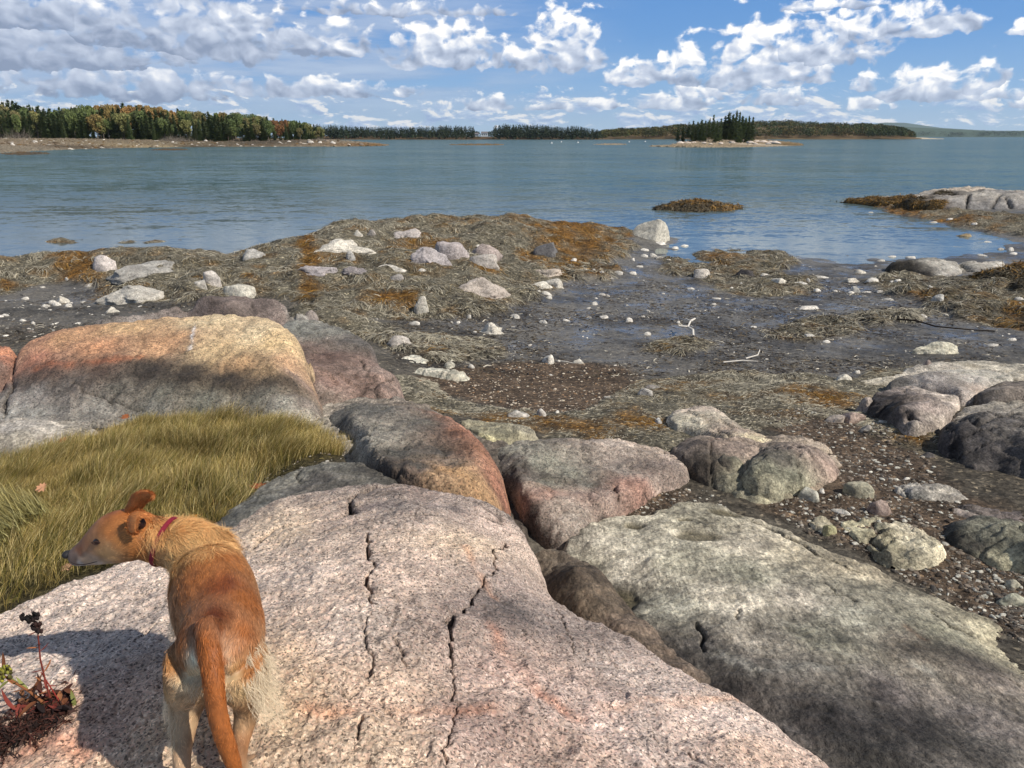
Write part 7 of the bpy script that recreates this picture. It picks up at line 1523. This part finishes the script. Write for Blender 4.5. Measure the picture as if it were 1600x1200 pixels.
    for px, py in ((112, 879), (120, 881.5), (130, 882), (141, 880), (152, 877)):
        p, nn = hit(px, py); pts.append(p + nn * .0005 - origin)
    link('mouth', tube(pts, [.0012, .0013, .0013, .0012, .0007], 5, S(50, 34, 28)), M['fur'], root)
    # ears
    def sheet(rows, name, cin, cout, th=.0035):
        A = np.array(rows, float); nu, nvv = A.shape[:2]; sub = 4
        A = np.array([crom(A[:, j], sub) for j in range(nvv)]).transpose(1, 0, 2); A = np.array([crom(A[i], sub) for i in range(len(A))]); nu, nvv = A.shape[:2]
        du = np.gradient(A, axis=0); dv = np.gradient(A, axis=1); N = unit(np.cross(du, dv).reshape(-1, 3)).reshape(A.shape)
        V = np.r_[A.reshape(-1, 3), (A - N * th).reshape(-1, 3)]; i = np.arange(nu * nvv).reshape(nu, nvv); m = nu * nvv
        q = np.stack([i[:-1, :-1], i[:-1, 1:], i[1:, 1:], i[1:, :-1]], -1).reshape(-1, 4); q2 = q[:, ::-1] + m; rim = []
        bd = list(i[0]) + list(i[1:, -1]) + list(i[-1, ::-1][1:]) + list(i[::-1, 0][1:-1])
        for a, b in zip(bd, bd[1:] + bd[:1]): rim.append((b, a, a + m, b + m))
        C = np.r_[np.tile(cin, (m, 1)), np.tile(cout, (m, 1))]
        o = link(name, mesh_np(name, V - origin, np.r_[q, q2, np.array(rim)], C), M['fur'], root)
        for base, nsg, colr, k in ((A - N * th, -N, cout, 2600), (A, N, np.array(cin) * 1.3, 500)):
            a = rng.integers(0, nu - 1, k); b = rng.integers(0, nvv - 1, k); ft = rng.random((k, 1)); p = base[a, b] * (1 - ft) + base[a + 1, b + 1] * ft; d = unit(unit(du[a, b]) + nsg[a, b] * .2 + rng.normal(size=(k, 3)) * .2)
            V2, F2, C2 = ribbons(p - origin, d, unit(np.cross(d, nsg[a, b])), rng.uniform(.006, .013, k), np.full(k, .0011), np.tile(colr, (k, 1)) * rng.uniform(.6, 1.3, (k, 1)), np.tile(colr, (k, 1)) * rng.uniform(.8, 1.5, (k, 1)), 2)
            link('ear_fur', mesh_np('ear_fur', V2, F2, np.clip(C2, .01, .9)), M['fur'], o)
        return o
    I, O = S(96, 56, 44), np.array(S(206, 134, 76, .9))
    E = lambda px, py, yy: Wp(px, py, yy)
    # far ear, standing and folded at the tip
    sheet([[E(192, 806, 1.90), E(201, 803, 1.90), E(210, 801, 1.905), E(220, 804, 1.91)], [E(197, 796, 1.90), E(206, 792, 1.888), E(215, 791, 1.888), E(222, 796, 1.90)], [E(202, 785, 1.90), E(211, 780, 1.882), E(220, 781, 1.882), E(227, 788, 1.895)], [E(208, 774, 1.895), E(218, 770, 1.878), E(229, 773, 1.872), E(234, 783, 1.88)], [E(222, 768, 1.885), E(230, 768, 1.868), E(238, 771, 1.862), E(239, 779, 1.868)], [E(233, 771, 1.868), E(238, 773, 1.856), E(240, 777, 1.852), E(237, 783, 1.856)]], 'ear', tuple(O), tuple(O))
    # near ear, cup pulled back showing its dark inside
    sheet([[E(207, 828, 1.843), E(203, 820, 1.841), E(205, 811, 1.843), E(213, 806, 1.849), E(222, 804, 1.853)], [E(208, 834, 1.835), E(199, 826, 1.827), E(200, 808, 1.829), E(211, 799, 1.837), E(225, 799, 1.843)], [E(213, 836, 1.829), E(204, 831, 1.817), E(207, 809, 1.817), E(217, 801, 1.825), E(231, 800, 1.835)], [E(217, 834, 1.825), E(211, 830, 1.813), E(213, 812, 1.813), E(222, 804, 1.821), E(239, 804, 1.831)]], 'ear', tuple(O * .8), tuple(O))
    blob('ear_hollow', E(218, 817, 1.844), [.018, .010, .020], M['fur'], S(60, 34, 28), 2)
    # collar: band round the neck
    c0 = Wp(259, 845, 1.895); ax = unit(np.array([[-.78, .10, .30]]))[0]; a = unit(np.cross(ax, [0, 0, 1.])[None])[0]; b = np.cross(a, ax)
    pts = []
    for k in range(40):
        th = 2 * math.pi * k / 40; d = a * math.cos(th) + b * math.sin(th); h_, n_, _, _ = bvh.ray_cast(Vector(c0 + d * .25), Vector(-d)); rr = np.linalg.norm(np.array(h_) - c0) if h_ is not None else .08
        pts.append((d, min(rr, .105)))
    V, Fs = [], []
    rs = np.array([p[1] for p in pts]); rs = (rs + np.roll(rs, 1) + np.roll(rs, -1)) / 3 + .006
    for k, (d, _) in enumerate(pts):
        for s, q in ((-.006, 0), (-.006, .003), (.006, .003), (.006, 0)): V.append(c0 + ax * s + d * (rs[k] + q))
    for k in range(40):
        for j in range(4): Fs.append((k * 4 + j, k * 4 + (j + 1) % 4, ((k + 1) % 40) * 4 + (j + 1) % 4, ((k + 1) % 40) * 4 + j))
    V = np.array(V) - origin; cm = np.tile(S(128, 26, 44), (len(V), 1)); link('collar', mesh_np('collar', V, np.array(Fs), cm, smooth=False), simple('collar_webbing', .7, .3, .35, 300.0), root)
    return root
dog()
